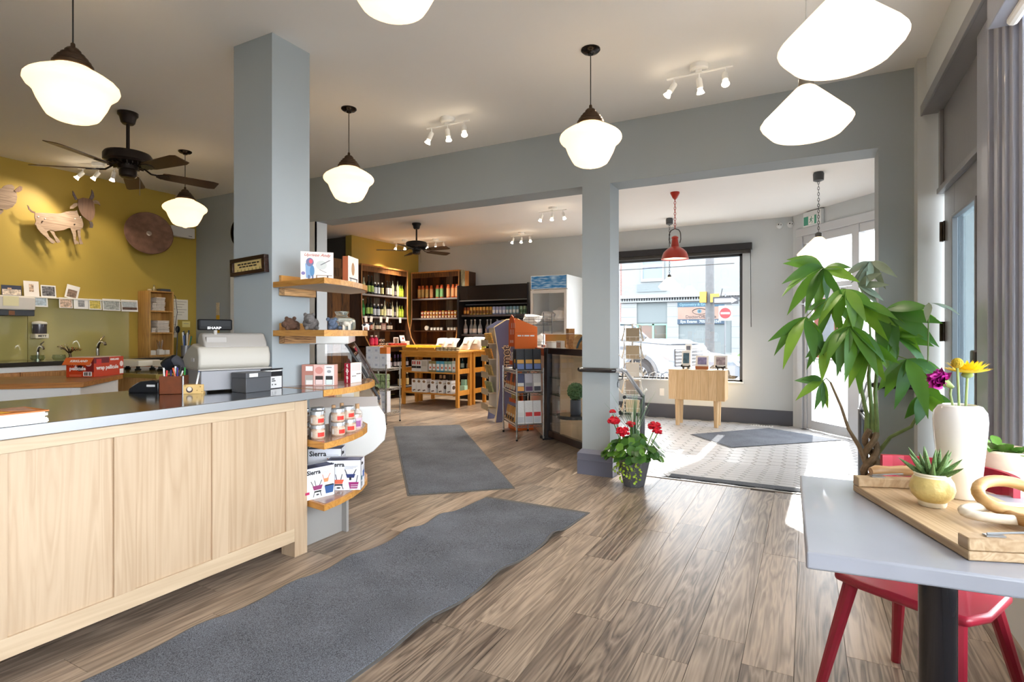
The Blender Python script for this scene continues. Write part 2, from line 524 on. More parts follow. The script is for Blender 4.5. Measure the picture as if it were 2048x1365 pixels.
# entrance side wall, seen only from other places
e = DA + DU * DLEN
wallmulti('wall_entrance_side', [(e.x - 0.03, e.x + 0.12, 4.9, e.y + 0.05, -0.4, H)], mat('#c3c9cc', 0.6))

# ---------------- shop window in the back wall
w5 = thing('window_5', None, None, (0, 0, 0)); w5['kind'] = 'structure'
dark_al = mat('#4c4e52', 0.4, metal=0.4)
b = MB()
for q in ((WX0, WX0 + 0.05, WZ0, WZ1), (WX1 - 0.05, WX1, WZ0, WZ1), (WX0, WX1, WZ0, WZ0 + 0.03), (WX0, WX1, WZ1 - 0.05, WZ1)):
    b.box(q[0], q[1], YBACK + 0.07, YBACK + 0.14, q[2], q[3])
b.build('window_frame', dark_al, w5, smooth=False)
MB().box(WX0 + 0.05, WX1 - 0.05, YBACK + 0.10, YBACK + 0.106, WZ0 + 0.03, WZ1 - 0.05).build('pane', pane_m, w5, smooth=False)
MB().box(WX0, WX1 + 0.02, YBACK - 0.04, YBACK + 0.1, WZ0 - 0.025, WZ0).build('window_sill', wall_white, w5, bevel=0.004)

# ---------------- floors
def plank_wood():
    return wood('#b3a08e', '#463a32', 'Y', rough=0.33, fine=1.0, contrast=0.95, bump=0.12)
floor = struct(MB().box(XL - 3.0, 0.95, -4.2, 4.97, -0.06, -0.010).build('floor', mat('#3f342c', 0.6), smooth=False))
floor_b = struct(MB().prism([(-10.5, 4.97), (-1.62, 4.97), (-3.12, 10.0), (-10.5, 10.0)], -0.06, -0.010).build('floor_back', mat('#3f342c', 0.6), smooth=False))
pw, pl = 0.18, 1.22
plank_mesh = MB().box(-pw / 2 + 0.0009, pw / 2 - 0.0009, -pl / 2 + 0.0009, pl / 2 - 0.0009, -0.012, 0.0).build('plank', plank_wood(), floor, smooth=False)
pm = plank_mesh.data
bpy.data.objects.remove(plank_mesh)
cands = []
nx = int((XR - XL + 3) / pw) + 1
rr = random.Random(3)
for i in range(-int(8.4 / pw), 6):
    x = i * pw + 0.05
    if x > 0.86: continue
    off = rr.random() * pl
    for j in range(-4, 10):
        y = j * pl + off
        if y < -3.5 or y > 9.8: continue
        dep = -0.4684 * x + 0.8835 * y
        lat = 0.8835 * x + 0.4684 * y
        seen = dep > 0.6 and abs(lat) < dep * 1.05 + 0.3
        cands.append((0 if seen else 1, x * x + y * y, x, y))
cands.sort()
def plank_ok(x, y0, y1):
    return True
rest = MB()
vtile = []
n_pl = 0
for s_, d_, x, y in cands:
    y0, y1 = y - pl / 2, y + pl / 2
    # planks end where the tiles begin
    lim = 4.93 if x > -1.62 else (10.0 if x < -3.1 else 4.97 + (-1.62 - x) / 1.5 * 5.03)
    if y0 > lim - 0.05: continue
    cut = y1 > lim
    if y1 > lim: y1 = lim
    if s_ == 0 and n_pl < 300:
        if cut:
            o = MB().box(-pw / 2 + 0.0009, pw / 2 - 0.0009, y0 - y, y1 - y, -0.012, 0).build('plank', plank_wood(), None, smooth=False)
        else:
            o = bpy.data.objects.new('plank', pm); COL.objects.link(o)
        o.parent = floor if y < 4.97 else floor_b
        o.location = (x, y, 0)
        n_pl += 1
    else:
        rest.box(x - pw / 2 + 0.0009, x + pw / 2 - 0.0009, y0, y1, -0.012, 0)
o = rest.build('plank_rest', wood('#b3a08e', '#463a32', 'Y', rough=0.33, fine=1.0, contrast=0.95, bump=0.12, rnd=False), floor_b, smooth=False)
o['kind'] = 'stuff'

# hexagonal tiles on the ramp and in the entrance
def ramp(y):
    return 0.0 if y < 5.05 else (FZ if y > 6.75 else FZ * (y - 5.05) / 1.7)
tile_base = MB()
tile_base.quad((-1.6, 4.97, -0.012), (1.6, 4.97, -0.012), (1.6, 5.05, -0.012), (-1.65, 5.05, -0.012))
tile_base.quad((-1.65, 5.05, -0.012), (1.6, 5.05, -0.012), (1.6, 6.75, FZ - 0.012), (-2.2, 6.75, FZ - 0.012))
tile_base.quad((-2.2, 6.75, FZ - 0.012), (1.6, 6.75, FZ - 0.012), (1.6, 10.0, FZ - 0.012), (-3.2, 10.0, FZ - 0.012))
floor_t = struct(tile_base.build('floor_entrance', mat('#5f5b57', 0.8), smooth=False))
struct(MB().hexa([(-1.66, 5.0, -0.4), (-1.62, 5.0, -0.4), (-3.10, 9.9, -0.4), (-3.14, 9.9, -0.4)], [(-1.66, 5.0, 0), (-1.62, 5.0, 0), (-3.10, 9.9, 0), (-3.14, 9.9, 0)]).build('trim_8', skirt_m, smooth=False))
tile_m = mat('#bab9ba', 0.3, noise=0.05, nscale=14)
hr = 0.10
def hexpts(cx, cy):
    return [(cx + (hr - 0.005) * math.cos(PI / 3 * k), cy + (hr - 0.005) * math.sin(PI / 3 * k)) for k in range(6)]
tiles = []
for i in range(-24, 14):
    for j in range(0, 30):
        cx = i * 1.5 * hr; cyy = 5.03 + (j + 0.5 * (i % 2)) * math.sqrt(3) * hr
        if cyy > 9.85 or cx > 1.4: continue
        if cx < -1.60 - (cyy - 5.0) * 0.306 : continue
        # behind the diagonal wall
        if (cx - DA.x) * DU.y - (cyy - DA.y) * DU.x < 0.0 and cx > DA.x - 0.1: continue
        px_ok = cx < 0.0968 * cyy + 0.1
        tiles.append((0 if px_ok else 1, cyy, cx, cyy))
tiles.sort()
restt = MB()
for k, (s_, _, cx, cyy) in enumerate(tiles):
    pts = hexpts(cx, cyy)
    if s_ == 0 and k < 300:
        o = MB().hexa([(p[0] - cx, p[1] - cyy, ramp(p[1]) - 0.012 - ramp(cyy)) for p in pts], [(p[0] - cx, p[1] - cyy, ramp(p[1]) - ramp(cyy)) for p in pts]).build('tile', tile_m, floor_t, smooth=False)
        o.location = (cx, cyy, ramp(cyy))
    else:
        restt.hexa([(p[0], p[1], ramp(p[1]) - 0.012) for p in pts], [(p[0], p[1], ramp(p[1])) for p in pts])
o = restt.build('tile_rest', tile_m, floor_t, smooth=False); o['kind'] = 'stuff'
# metal edge strip between planks and tiles
struct(MB().box(-1.55, 0.62, 4.925, 4.945, -0.01, 0.006).build('trim_9', mat('#a9a39c', 0.35, metal=0.7), smooth=False))
# ------------------------------------------------------------------ lamps
def shade_mat(col, strength):
    m, nt, b = _base('opal_glass')
    L = nt.links
    b.inputs['Base Color'].default_value = lin('#fff6e6')
    b.inputs['Roughness'].default_value = 0.25
    b.inputs['Emission Color'].default_value = lin(col)
    b.inputs['Emission Strength'].default_value = strength
    tl = nt.nodes.new('ShaderNodeBsdfTranslucent'); tl.inputs['Color'].default_value = lin('#fff2dc')
    b.inputs['Base Color'].default_value = lin('#d9d2c6')
    ad = nt.nodes.new('ShaderNodeMixShader'); ad.inputs[0].default_value = 0.4
    L.new(b.outputs[0], ad.inputs[1]); L.new(tl.outputs[0], ad.inputs[2])
    L.new(ad.outputs[0], nt.nodes['Material Output'].inputs['Surface'])
    return m
opal = shade_mat('#ffdca8', 1.25)
opal_c = shade_mat('#ffe2bd', 1.15)
bronze = mat('#4a3a2c', 0.35, metal=0.7)
black_gloss = mat('#1b1512', 0.18, metal=0.5)

def bulb(parent, z, power, r=0.05, col=(1.0, 0.80, 0.58)):
    l = bpy.data.lights.new('bulb_light', 'POINT')
    l.energy = power; l.color = col; l.shadow_soft_size = r
    o = bpy.data.objects.new('bulb_light', l)
    COL.objects.link(o); o.parent = parent; o.location = (0, 0, z)
    return o

GLOBE = [(0.0, -0.006), (0.016, -0.003), (0.026, 0.006), (0.05, 0.010), (0.085, 0.018), (0.110, 0.032), (0.122, 0.05), (0.148, 0.10), (0.164, 0.142), (0.176, 0.157),
         (0.194, 0.172), (0.2035, 0.19), (0.2, 0.208), (0.186, 0.224), (0.16, 0.242), (0.125, 0.262), (0.095, 0.275), (0.082, 0.288)]
FITTER = [(0.084, 0.284), (0.089, 0.288), (0.089, 0.304), (0.080, 0.309), (0.079, 0.321), (0.068, 0.326), (0.067, 0.338), (0.055, 0.343), (0.053, 0.355), (0.036, 0.360),
          (0.036, 0.374), (0.026, 0.386), (0.011, 0.39), (0.010, 0.41), (0.006, 0.415)]
GZ = 2.36
def schoolhouse(x, y, label):
    t = thing('pendant_lamp', label, 'pendant lamp', (x, y, 0), 0, 'schoolhouse pendant lamps')
    MB().lathe(GLOBE, 28, z=GZ, cap=False).build('lamp_shade', opal, t, angle=60)
    MB().lathe(FITTER, 24, z=GZ, cap=False).build('lamp_fitter', bronze, t, angle=25)
    MB().tube([(0, 0, GZ + 0.41), (0, 0, H - 0.02)], 0.0035, 6).build('cord', black_m, t)
    MB().lathe([(0.0, H - 0.034), (0.02, H - 0.034), (0.024, H - 0.026), (0.05, H - 0.02), (0.063, H - 0.008), (0.063, H)], 20).build('ceiling_cup', black_gloss, t)
    bulb(t, GZ + 0.13, 0.35, 0.055)
    return t
schoolhouse(-3.35, 1.47, 'schoolhouse pendant lamp hanging above the counter before the ceiling fan')
schoolhouse(-1.25, 1.49, 'schoolhouse pendant lamp cut off at the top of the picture')
schoolhouse(-5.62, 3.45, 'schoolhouse pendant lamp in front of the yellow wall corner')
schoolhouse(-3.35, 3.43, 'schoolhouse pendant lamp just behind the square grey column')
schoolhouse(-1.25, 3.46, 'schoolhouse pendant lamp hanging before the pillar between two openings')

def cone_lamp(x, y, z, d, label, cup, chain=False, grp='white cone pendant lamps', zc=H, power=0.3):
    t = thing('cone_pendant', label, 'pendant lamp', (x, y, 0), 0, grp)
    k = d / 0.45
    MB().lathe([(0.160 * k, z + 0.008), (0.165 * k, z), (0.172 * k, z + 0.004), (0.218 * k, z + 0.054 * k), (0.225 * k, z + 0.068 * k), (0.214 * k, z + 0.084 * k), (0.125 * k, z + 0.176 * k), (0.05 * k, z + 0.252 * k), (0.034 * k, z + 0.262 * k)], 32, cap=False).build('lamp_shade', opal_c, t, angle=50)
    MB().lathe([(0.0, z + 0.014), (0.162 * k, z + 0.010)], 28, cap=False).build('diffuser', opal_c, t)
    MB().lathe([(0.036 * k, z + 0.258 * k), (0.038 * k, z + 0.262 * k), (0.038 * k, z + 0.30 * k), (0.02 * k, z + 0.315 * k), (0.0, z + 0.32 * k)], 16, cap=False).build('lamp_cap', mat(cup, 0.4), t)
    if chain:
        b = MB(); zz = z + 0.31 * k; i = 0
        while zz < zc - 0.06:
            pts = [(0.010 * math.cos(a), 0, zz + 0.02 + 0.02 * math.sin(a)) if i % 2 else (0, 0.010 * math.cos(a), zz + 0.02 + 0.02 * math.sin(a)) for a in [2 * PI * q / 8 for q in range(8)]]
            b.tube(pts, 0.003, 5, closed=True); zz += 0.033; i += 1
        b.build('chain', mat('#3d4043', 0.4, metal=0.6), t)
        MB().lathe([(0.0, zc - 0.115), (0.02, zc - 0.11), (0.055, zc - 0.095), (0.058, zc - 0.02), (0.05, zc)], 18).build('ceiling_cup', mat('#4b4e52', 0.4), t)
    else:
        MB().tube([(0, 0, z + 0.31 * k), (0, 0, zc - 0.02)], 0.003, 6).build('cord', mat('#d9d9d6', 0.5), t)
        MB().lathe([(0.0, zc - 0.05), (0.05, zc - 0.045), (0.062, zc - 0.02), (0.062, zc)], 18).build('ceiling_cup', mat('#cfcfcc', 0.4), t)
    bulb(t, z + 0.10 * k, power, 0.05)
    return t
cone_lamp(0.0, 3.36, 2.335, 0.45, 'white glass cone pendant lamp, the lower of two above the table', '#6b6760')
cone_lamp(0.12, 2.52, 2.335, 0.45, 'white glass cone pendant lamp at the top edge, the larger of two', '#6b6760')
cone_lamp(0.128, 7.335, 2.13, 0.45, 'white cone pendant lamp on a chain before the entrance door', '#55585a', True, 'chain cone pendants in the entrance')
cone_lamp(-1.953, 9.126, 1.985, 0.35, 'small cone pendant lamp hanging low in front of the shop window', '#4b4e52', True, 'chain cone pendants in the entrance', power=0.15)

# red barn lamp
red_en = mat('#b5301f', 0.3, coat=0.4)
t = thing('barn_pendant', 'red enamel barn pendant lamp with wire hanger by the shop window', 'pendant lamp', (-1.53, 7.483, 0))
z = 2.255
MB().lathe([(0.150, z + 0.012), (0.172, z + 0.006), (0.176, z + 0.0), (0.176, z + 0.01), (0.172, z + 0.018), (0.165, z + 0.05), (0.145, z + 0.095), (0.105, z + 0.135), (0.062, z + 0.160), (0.052, z + 0.165), (0.038, z + 0.27), (0.045, z + 0.274), (0.044, z + 0.29), (0.028, z + 0.305), (0.01, z + 0.31)], 28, cap=False).build('lamp_shade', red_en, t, angle=40)
MB().lathe([(0.0, z + 0.02), (0.16, z + 0.014)], 24, cap=False).build('diffuser', opal_c, t)
pts = [(-0.062, 0, z + 0.21), (-0.075, 0, z + 0.26), (-0.072, 0, z + 0.33)] + [(-0.07 * math.cos(a), 0, z + 0.335 + 0.07 * math.sin(a)) for a in (0.3, 0.8, PI / 2, PI - 0.8, PI - 0.3)] + [(0.072, 0, z + 0.33), (0.075, 0, z + 0.26), (0.062, 0, z + 0.21)]
MB().tube(pts, 0.006, 6).build('hanger', mat('#2c2a2b', 0.4, metal=0.5), t)
b = MB(); zz = z + 0.40; i = 0
while zz < H - 0.09:
    pts = [(0.012 * math.cos(a), 0, zz + 0.022 + 0.022 * math.sin(a)) if i % 2 else (0, 0.012 * math.cos(a), zz + 0.022 + 0.022 * math.sin(a)) for a in [2 * PI * q / 8 for q in range(8)]]
    b.tube(pts, 0.004, 5, closed=True); zz += 0.036; i += 1
b.build('chain', red_en, t)
MB().lathe([(0.008, H - 0.10), (0.03, H - 0.075), (0.06, H - 0.015), (0.06, H)], 18).build('ceiling_cup', red_en, t)
bulb(t, z + 0.005, 1.0, 0.03)

# spot bars
white_gloss = mat('#eeeeec', 0.35)
bulb_m = mat('#fff3dc', 0.3, emit=14.0, emit_col='#ffe9c8')
def spot_bar(x, y, rz, label, aims, power=18):
    t = thing('spot_bar', label, 'spotlight', (x, y, 0), rz, 'ceiling spot bars')
    MB().lathe([(0.0, H - 0.04), (0.055, H - 0.038), (0.062, H - 0.03), (0.062, H)], 20).build('ceiling_cup', white_gloss, t)
    MB().tube([(-0.22, 0, H - 0.055), (0.22, 0, H - 0.055)], 0.008, 8).box(-0.02, 0.02, -0.02, 0.02, H - 0.058, H - 0.036).build('bar', white_gloss, t)
    for k, (tx, ty) in enumerate(aims):
        px = (-0.17, 0.0, 0.17)[k]
        MB().tube([(px, 0, H - 0.055), (px, 0, H - 0.105)], 0.006, 6).build('stem', white_gloss, t)
        d = Vector((tx, ty, -1)).normalized()
        b = MB()
        b.T = Matrix.Translation((px, 0, H - 0.105)) @ d.to_track_quat('Z', 'Y').to_matrix().to_4x4()
        b.lathe([(0.0, -0.012), (0.018, -0.012), (0.021, 0.0), (0.021, 0.055), (0.017, 0.06)], 12)
        hd = b.build('spot_head', white_gloss, t)
        b = MB(); b.T = Matrix.Translation((px, 0, H - 0.105)) @ d.to_track_quat('Z', 'Y').to_matrix().to_4x4()
        b.lathe([(0.014, 0.058), (0.016, 0.066), (0.027, 0.092), (0.0, 0.094)], 12)
        b.build('spot_bulb', bulb_m, hd)
        l = bpy.data.lights.new('spot_light', 'SPOT'); l.energy = power * 1.5; l.spot_size = math.radians(95); l.spot_blend = 0.6; l.color = (1, 0.86, 0.68); l.shadow_soft_size = 0.025
        o = bpy.data.objects.new('spot_light', l); COL.objects.link(o); o.parent = t
        o.location = Vector((px, 0, H - 0.105)) + d * 0.11
        o.rotation_euler = d.to_track_quat('-Z', 'Y').to_euler()
    return t
spot_bar(-0.657, 4.015, 0.0, 'white three-spot ceiling bar in front of the long beam near the cone lamps', ((-0.6, -0.3), (0.1, 0.1), (0.1, -0.5)))
spot_bar(-2.748, 3.989, 0.0, 'white three-spot ceiling bar halfway along the long beam', ((-0.4, -0.2), (0.15, 0.0), (0.3, -0.4)))
spot_bar(-6.86, 3.25, 0.5, 'white three-spot bar behind the large ceiling fan, aimed at the yellow wall', ((-0.9, -0.3), (-0.7, -0.2), (-0.5, 0.3)), power=9)
spot_bar(-3.311, 7.522, 0.0, 'white spot bar on the back room ceiling nearest the shop window', ((-0.3, -0.2), (0.0, -0.3), (0.3, -0.1)), power=48)
spot_bar(-4.631, 9.108, 0.0, 'white spot bar above the dark open cooler', ((-0.2, -0.3), (0.0, -0.2), (0.3, -0.3)), power=48)
spot_bar(-7.05, 8.75, 0.6, 'white spot bar over the bottle bookcase by the olive wall', ((-0.2, 0.1), (0.0, -0.2), (0.3, 0.0)), power=48)
spot_bar(-6.45, 8.95, 0.2, 'bright spot bar seen just behind the small black fan', ((0.1, -0.4), (0.2, -0.4), (0.3, -0.3)), power=48)

# ceiling fans
def fan(x, y, rot, label, m, mb, blade_r, zm):
    t = thing('ceiling_fan', label, 'ceiling fan', (x, y, 0), rot)
    MB().lathe([(0.018, H - 0.10), (0.04, H - 0.098), (0.052, H - 0.085), (0.062, H - 0.04), (0.076, H - 0.022), (0.076, H)], 20).build('ceiling_cup', m, t)
    MB().cyl(0.014, zm + 0.1, H - 0.09, 10).build('down_rod', m, t)
    MB().lathe([(0.02, zm + 0.15), (0.10, zm + 0.145), (0.165, zm + 0.13), (0.178, zm + 0.11), (0.178, zm + 0.06), (0.165, zm + 0.045), (0.12, zm + 0.035), (0.0, zm + 0.03)], 32).build('motor_housing', m, t)
    b = MB()
    for k in range(24):
        a = 2 * PI * k / 24
        b.at(rz=a).box(0.07, 0.15, -0.004, 0.004, zm + 0.022, zm + 0.04)
    b.build('vent_ribs', m, t)
    MB().lathe([(0.075, zm + 0.035), (0.075, zm - 0.005), (0.062, zm - 0.012), (0.066, zm - 0.02), (0.064, zm - 0.06), (0.05, zm - 0.075), (0.0, zm - 0.08)], 20).build('switch_housing', m, t)
    MB().tube([(0.07, 0.0, zm - 0.03), (0.085, 0, zm - 0.05), (0.086, 0, zm - 0.21)], 0.0018, 5).build('pull_chain', mat('#6d6a66', 0.4, metal=0.6), t)
    for k in range(5):
        a = 2 * PI * k / 5
        b = MB().at(rz=a).tube([(0.11, 0, zm + 0.03), (0.17, 0, zm - 0.01), (0.24, 0, zm - 0.012)], 0.008, 6)
        b.T = Matrix.Rotation(a, 4, 'Z') @ Matrix.Translation((0, 0, zm - 0.015)) @ Matrix.Rotation(math.radians(-12), 4, 'X')
        b.prism([(0.21, -0.02), (0.25, -0.045), (0.30, -0.035), (0.32, 0), (0.30, 0.035), (0.25, 0.045), (0.21, 0.02)], -0.004, 0.002)
        br = b.build('blade_arm', m, t)
        b = MB(); b.T = Matrix.Rotation(a, 4, 'Z') @ Matrix.Translation((0, 0, zm - 0.015)) @ Matrix.Rotation(math.radians(-12), 4, 'X')
        b.prism([(0.25, -0.05), (0.29, -0.062), (blade_r - 0.05, -0.075), (blade_r, -0.06), (blade_r, 0.06), (blade_r - 0.05, 0.075), (0.29, 0.062), (0.25, 0.05)], 0.0022, 0.008)
        b.build('blade', mb, t, smooth=False)
    return t
fan(-5.069, 2.623, math.radians(75), 'large dark brown five-blade ceiling fan before the yellow wall', mat('#2b2320', 0.3, metal=0.3), mat('#4b3320', 0.35), 0.70, 2.665)
fan(-5.824, 7.534, math.radians(70), 'small-looking black ceiling fan in the room behind the beam', mat('#171618', 0.35), mat('#1c1a1b', 0.35), 0.66, 2.69)
# ------------------------------------------------------------------ shop counter
maple = wood('#c2ab90', '#a88e71', 'Z', rough=0.45, fine=0.7, contrast=0.7, bump=0.04)
maple_y = wood('#c9b498', '#b29a7d', 'Y', rough=0.45, fine=0.7, contrast=0.7, bump=0.04)
honey = wood('#d9a255', '#b57a33', 'Y', rough=0.35, fine=0.8, contrast=0.8, bump=0.03)
honey_x = wood('#d9a255', '#a86e2c', 'X', rough=0.35, fine=0.8, contrast=0.8, bump=0.03)
honey_z = wood('#dda04c', '#b8772c', 'Z', rough=0.35, fine=0.8, contrast=0.7, bump=0.03)
steel = mat('#b9bcc0', 0.14, metal=1.0, noise=0.03, nscale=5)
white_p = mat('#f1f1ef', 0.5)
CT = 0.935
c = thing('shop_counter', 'pale maple panelled shop counter with stainless steel top', 'counter', (-2.56, 0, 0))
b = MB().box(-0.90, -0.03, -1.2, 2.29, 0.12, 0.885)
b.build('carcass', mat('#cfae86', 0.6), c, smooth=False)
MB().box(-0.025, 0.0, -1.2, 2.20, 0.09, 0.165).build('bottom_rail', maple_y, c, bevel=0.002)
MB().box(-0.025, 0.0, -1.2, 2.20, 0.835, 0.885).build('top_rail', maple_y, c, bevel=0.002)
MB().box(-0.11, 0.0, 2.20, 2.29, 0.0, 0.885).build('corner_post', maple, c, bevel=0.002)
ys = [2.142 - 0.435 * k for k in range(8)]
for k, y in enumerate(ys):
    st0, st1 = y, (2.20 if k == 0 else y + 0.083)
    MB().box(-0.025, 0.0, st0, st1, 0.165, 0.835).build('stile', maple, c, smooth=False)
    MB().box(-0.028, -0.012, y - 0.352, y, 0.165, 0.835).build('panel', maple, c, smooth=False)
b = MB().box(-0.97, 0.03, -1.2, 2.335, 0.89, CT).box(-0.36, 0.03, 2.335, 2.38, 0.89, CT)
b.build('worktop', steel, c, bevel=0.003)
MB().box(0.0301, 0.0315, -1.2, 2.378, 0.892, CT - 0.002).build('worktop_edge', mat('#a9acb0', 0.42, metal=0.75), c, smooth=False)

# quarter-round corner shelves beside the column
SO = [(-2.922, 2.345), (-2.415, 2.28), (-2.43, 2.42), (-2.465, 2.56), (-2.52, 2.70), (-2.59, 2.82), (-2.68, 2.92), (-2.78, 2.985), (-2.922, 3.01)]
SC_ = [(-2.922, 2.39), (-2.535, 2.39), (-2.525, 2.52), (-2.545, 2.66), (-2.59, 2.80), (-2.65, 2.93), (-2.73, 3.05), (-2.83, 3.14), (-2.922, 3.18)]
def inset(poly, d):
    cx = sum(p[0] for p in poly) / len(poly); cyy = sum(p[1] for p in poly) / len(poly)
    out = []
    for (x, y) in poly:
        v = Vector((cx - x, cyy - y)); v = v.normalized() * d
        out.append((x + v.x, y + v.y))
    return out
def corner_shelf(poly, zt, th, label, cleat, top_col, under):
    t = thing('corner_shelf', label, 'shelf', (0, 0, 0), 0, 'quarter-round column shelves')
    o = MB().prism(poly, zt - th, zt - 0.001).build('edge_band', honey_x, t, smooth=False)
    ins = inset(poly, 0.022)
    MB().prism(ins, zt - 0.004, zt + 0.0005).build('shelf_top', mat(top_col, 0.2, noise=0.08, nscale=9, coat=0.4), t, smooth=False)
    MB().prism(ins, zt - th - 0.0008, zt - th + 0.002).build('shelf_underside', mat(under, 0.6), t, smooth=False)
    if cleat:
        osb = wood('#e0b27c', '#6b3f1e', 'Y', rough=0.6, fine=2.0, contrast=1.6)
        MB().box(-2.922, -2.87, 2.39, 2.64, zt - th - 0.048, zt - th).build('wall_cleat', osb, t, bevel=0.002)
        MB().box(-2.922, -2.90, 2.39, 2.64, zt, zt + 0.045).build('back_strip', honey, t, bevel=0.002)
    return t
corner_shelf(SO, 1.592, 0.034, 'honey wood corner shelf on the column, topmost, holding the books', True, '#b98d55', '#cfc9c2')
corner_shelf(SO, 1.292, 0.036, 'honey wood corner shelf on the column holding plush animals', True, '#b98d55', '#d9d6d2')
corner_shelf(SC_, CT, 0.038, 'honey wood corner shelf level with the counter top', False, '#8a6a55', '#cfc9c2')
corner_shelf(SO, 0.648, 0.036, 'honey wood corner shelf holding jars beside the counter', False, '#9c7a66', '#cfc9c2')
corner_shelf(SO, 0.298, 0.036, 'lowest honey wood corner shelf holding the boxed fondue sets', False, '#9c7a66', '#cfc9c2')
b = MB().box(-2.925, -2.60, 2.64, 2.66, 0, 0.262).box(-2.66, -2.64, 2.34, 2.66, 0, 0.262)
tag(b.build('shelf_support', mat('#9b9996', 0.5), smooth=False), 'grey support panel under the lowest corner shelf', 'panel')
struct(MB().box(-2.924, -2.905, 2.33, 2.345, 0, 0.88).build('trim_10', wall_white, smooth=False))

# ---- generic printed carton: local box x +-w/2, y +-d/2; prints on -y (F), +x (R), top (T)
def printed(parent, w, d, h, face, items):
    """items: (u0,u1,v0,v1,colour[,shape]) in 0..1 of the face"""
    for it in items:
        u0, u1, v0, v1, col = it[:5]
        shape = it[5] if len(it) > 5 else 'r'
        e = 0.0006 + 0.0002 * items.index(it)
        if shape == 'o':
            pts = [(lerp(u0, u1, 0.5 + 0.5 * math.cos(2 * PI * k / 14)), lerp(v0, v1, 0.5 + 0.5 * math.sin(2 * PI * k / 14))) for k in range(14)]
        elif shape == 'p':      # pot: wider on top
            pts = [(lerp(u0, u1, 0.14), v0), (lerp(u0, u1, 0.86), v0), (u1, v1), (u0, v1)]
        elif shape == 'd':      # slanting stroke
            k = 0.12
            pts = [(u0, v0), (u0 + k * (u1 - u0) + 0.012, v0), (u1, v1), (u1 - k * (u1 - u0) - 0.012, v1)]
        elif shape == 'e':
            k = 0.12
            pts = [(u1, v0), (u1 - k * (u1 - u0) - 0.012, v0), (u0, v1), (u0 + k * (u1 - u0) + 0.012, v1)]
        else:
            pts = [(u0, v0), (u1, v0), (u1, v1), (u0, v1)]
        b = MB()
        if face == 'F':
            b.prism([((p[0] - .5) * w, p[1] * h) for p in pts], -d / 2 - e, -d / 2 + 0.0002, 'Y')
        elif face == 'R':
            b.prism([((p[0] - .5) * d, p[1] * h) for p in pts], w / 2 - 0.0002, w / 2 + e, 'X')
        else:
            b.prism([((p[0] - .5) * w, (p[1] - .5) * d) for p in pts], h - 0.0002, h + e, 'Z')
        b.build('printed_patch', mat(col, 0.5), parent, smooth=False)

def carton(name, label, cat, w, d, h, loc, rz, col, group=None, bev=0.0015):
    t = thing(name, label, cat, loc, rz, group)
    MB().box(-w / 2, w / 2, -d / 2, d / 2, 0, h).build('carton', mat(col, 0.45), t, bevel=bev)
    return t
def front_text(t, s, size, col, u, v, w, d, h, face='F', squash=1.0, bold=0.0):
    m = mat(col, 0.5)
    if face == 'F':
        return text(s, size, m, t, ((u - .5) * w, -d / 2 - 0.0018, v * h), (PI / 2, 0, 0), squash=squash, bold=bold)
    if face == 'R':
        return text(s, size, m, t, (w / 2 + 0.0018, (u - .5) * d, v * h), (PI / 2, 0, PI / 2), squash=squash, bold=bold)
    return text(s, size, m, t, ((u - .5) * w, (v - .5) * d, h + 0.0018), (0, 0, 0), squash=squash, bold=bold)

# fondue boxes
FOND = [((0.16, 0.50, 0.22, 0.36, '#e2674a', 'p'), (0.22, 0.46, 0.16, 0.21, '#26262a'), (0.18, 0.25, 0.04, 0.18, '#2c2c30', 'd'), (0.42, 0.49, 0.04, 0.18, '#2c2c30', 'e'), (0.28, 0.40, 0.06, 0.11, '#33333a', 'o'),
         (0.10, 0.22, 0.36, 0.50, '#55504e', 'e'), (0.24, 0.30, 0.36, 0.54, '#4c4848', 'e'), (0.40, 0.46, 0.36, 0.54, '#4c4848', 'd'),
         (0.56, 0.84, 0.42, 0.54, '#2c3a6e', 'p'), (0.52, 0.60, 0.54, 0.70, '#3a3a40', 'e'), (0.78, 0.88, 0.54, 0.70, '#3a3a40', 'd'), (0.66, 0.72, 0.34, 0.44, '#26262a'),
         (0.64, 0.94, 0.06, 0.27, '#9c2a72', 'p'), (0.70, 0.92, 0.10, 0.13, '#d9c9d6'), (0.70, 0.92, 0.17, 0.19, '#d9c9d6'), (0.86, 0.92, 0.27, 0.50, '#3a3a40', 'd'), (0.52, 0.92, 0.80, 0.81, '#b9b9c2'), (0.52, 0.86, 0.76, 0.77, '#b9b9c2'), (0.52, 0.78, 0.72, 0.73, '#b9b9c2')),
        ((0.26, 0.60, 0.28, 0.42, '#8c3a6a', 'p'), (0.32, 0.55, 0.20, 0.25, '#26262a'), (0.28, 0.34, 0.06, 0.22, '#2c2c30', 'd'), (0.50, 0.57, 0.06, 0.22, '#2c2c30', 'e'), (0.38, 0.48, 0.10, 0.15, '#33333a', 'o'),
         (0.20, 0.30, 0.42, 0.58, '#55504e', 'e'), (0.32, 0.38, 0.42, 0.60, '#4c4848', 'e'), (0.48, 0.58, 0.42, 0.58, '#4c4848', 'd'),
         (0.62, 0.80, 0.48, 0.60, '#e58a5c', 'p'), (0.58, 0.64, 0.60, 0.74, '#c9826a', 'e'), (0.76, 0.86, 0.60, 0.74, '#c9826a', 'd'),
         (0.66, 0.98, 0.10, 0.36, '#33588f', 'p'), (0.68, 0.96, 0.34, 0.38, '#22262e'), (0.02, 0.16, 0.18, 0.26, '#b02a5a'), (0.56, 0.92, 0.82, 0.83, '#b9b9c2'), (0.56, 0.86, 0.78, 0.79, '#b9b9c2'))]
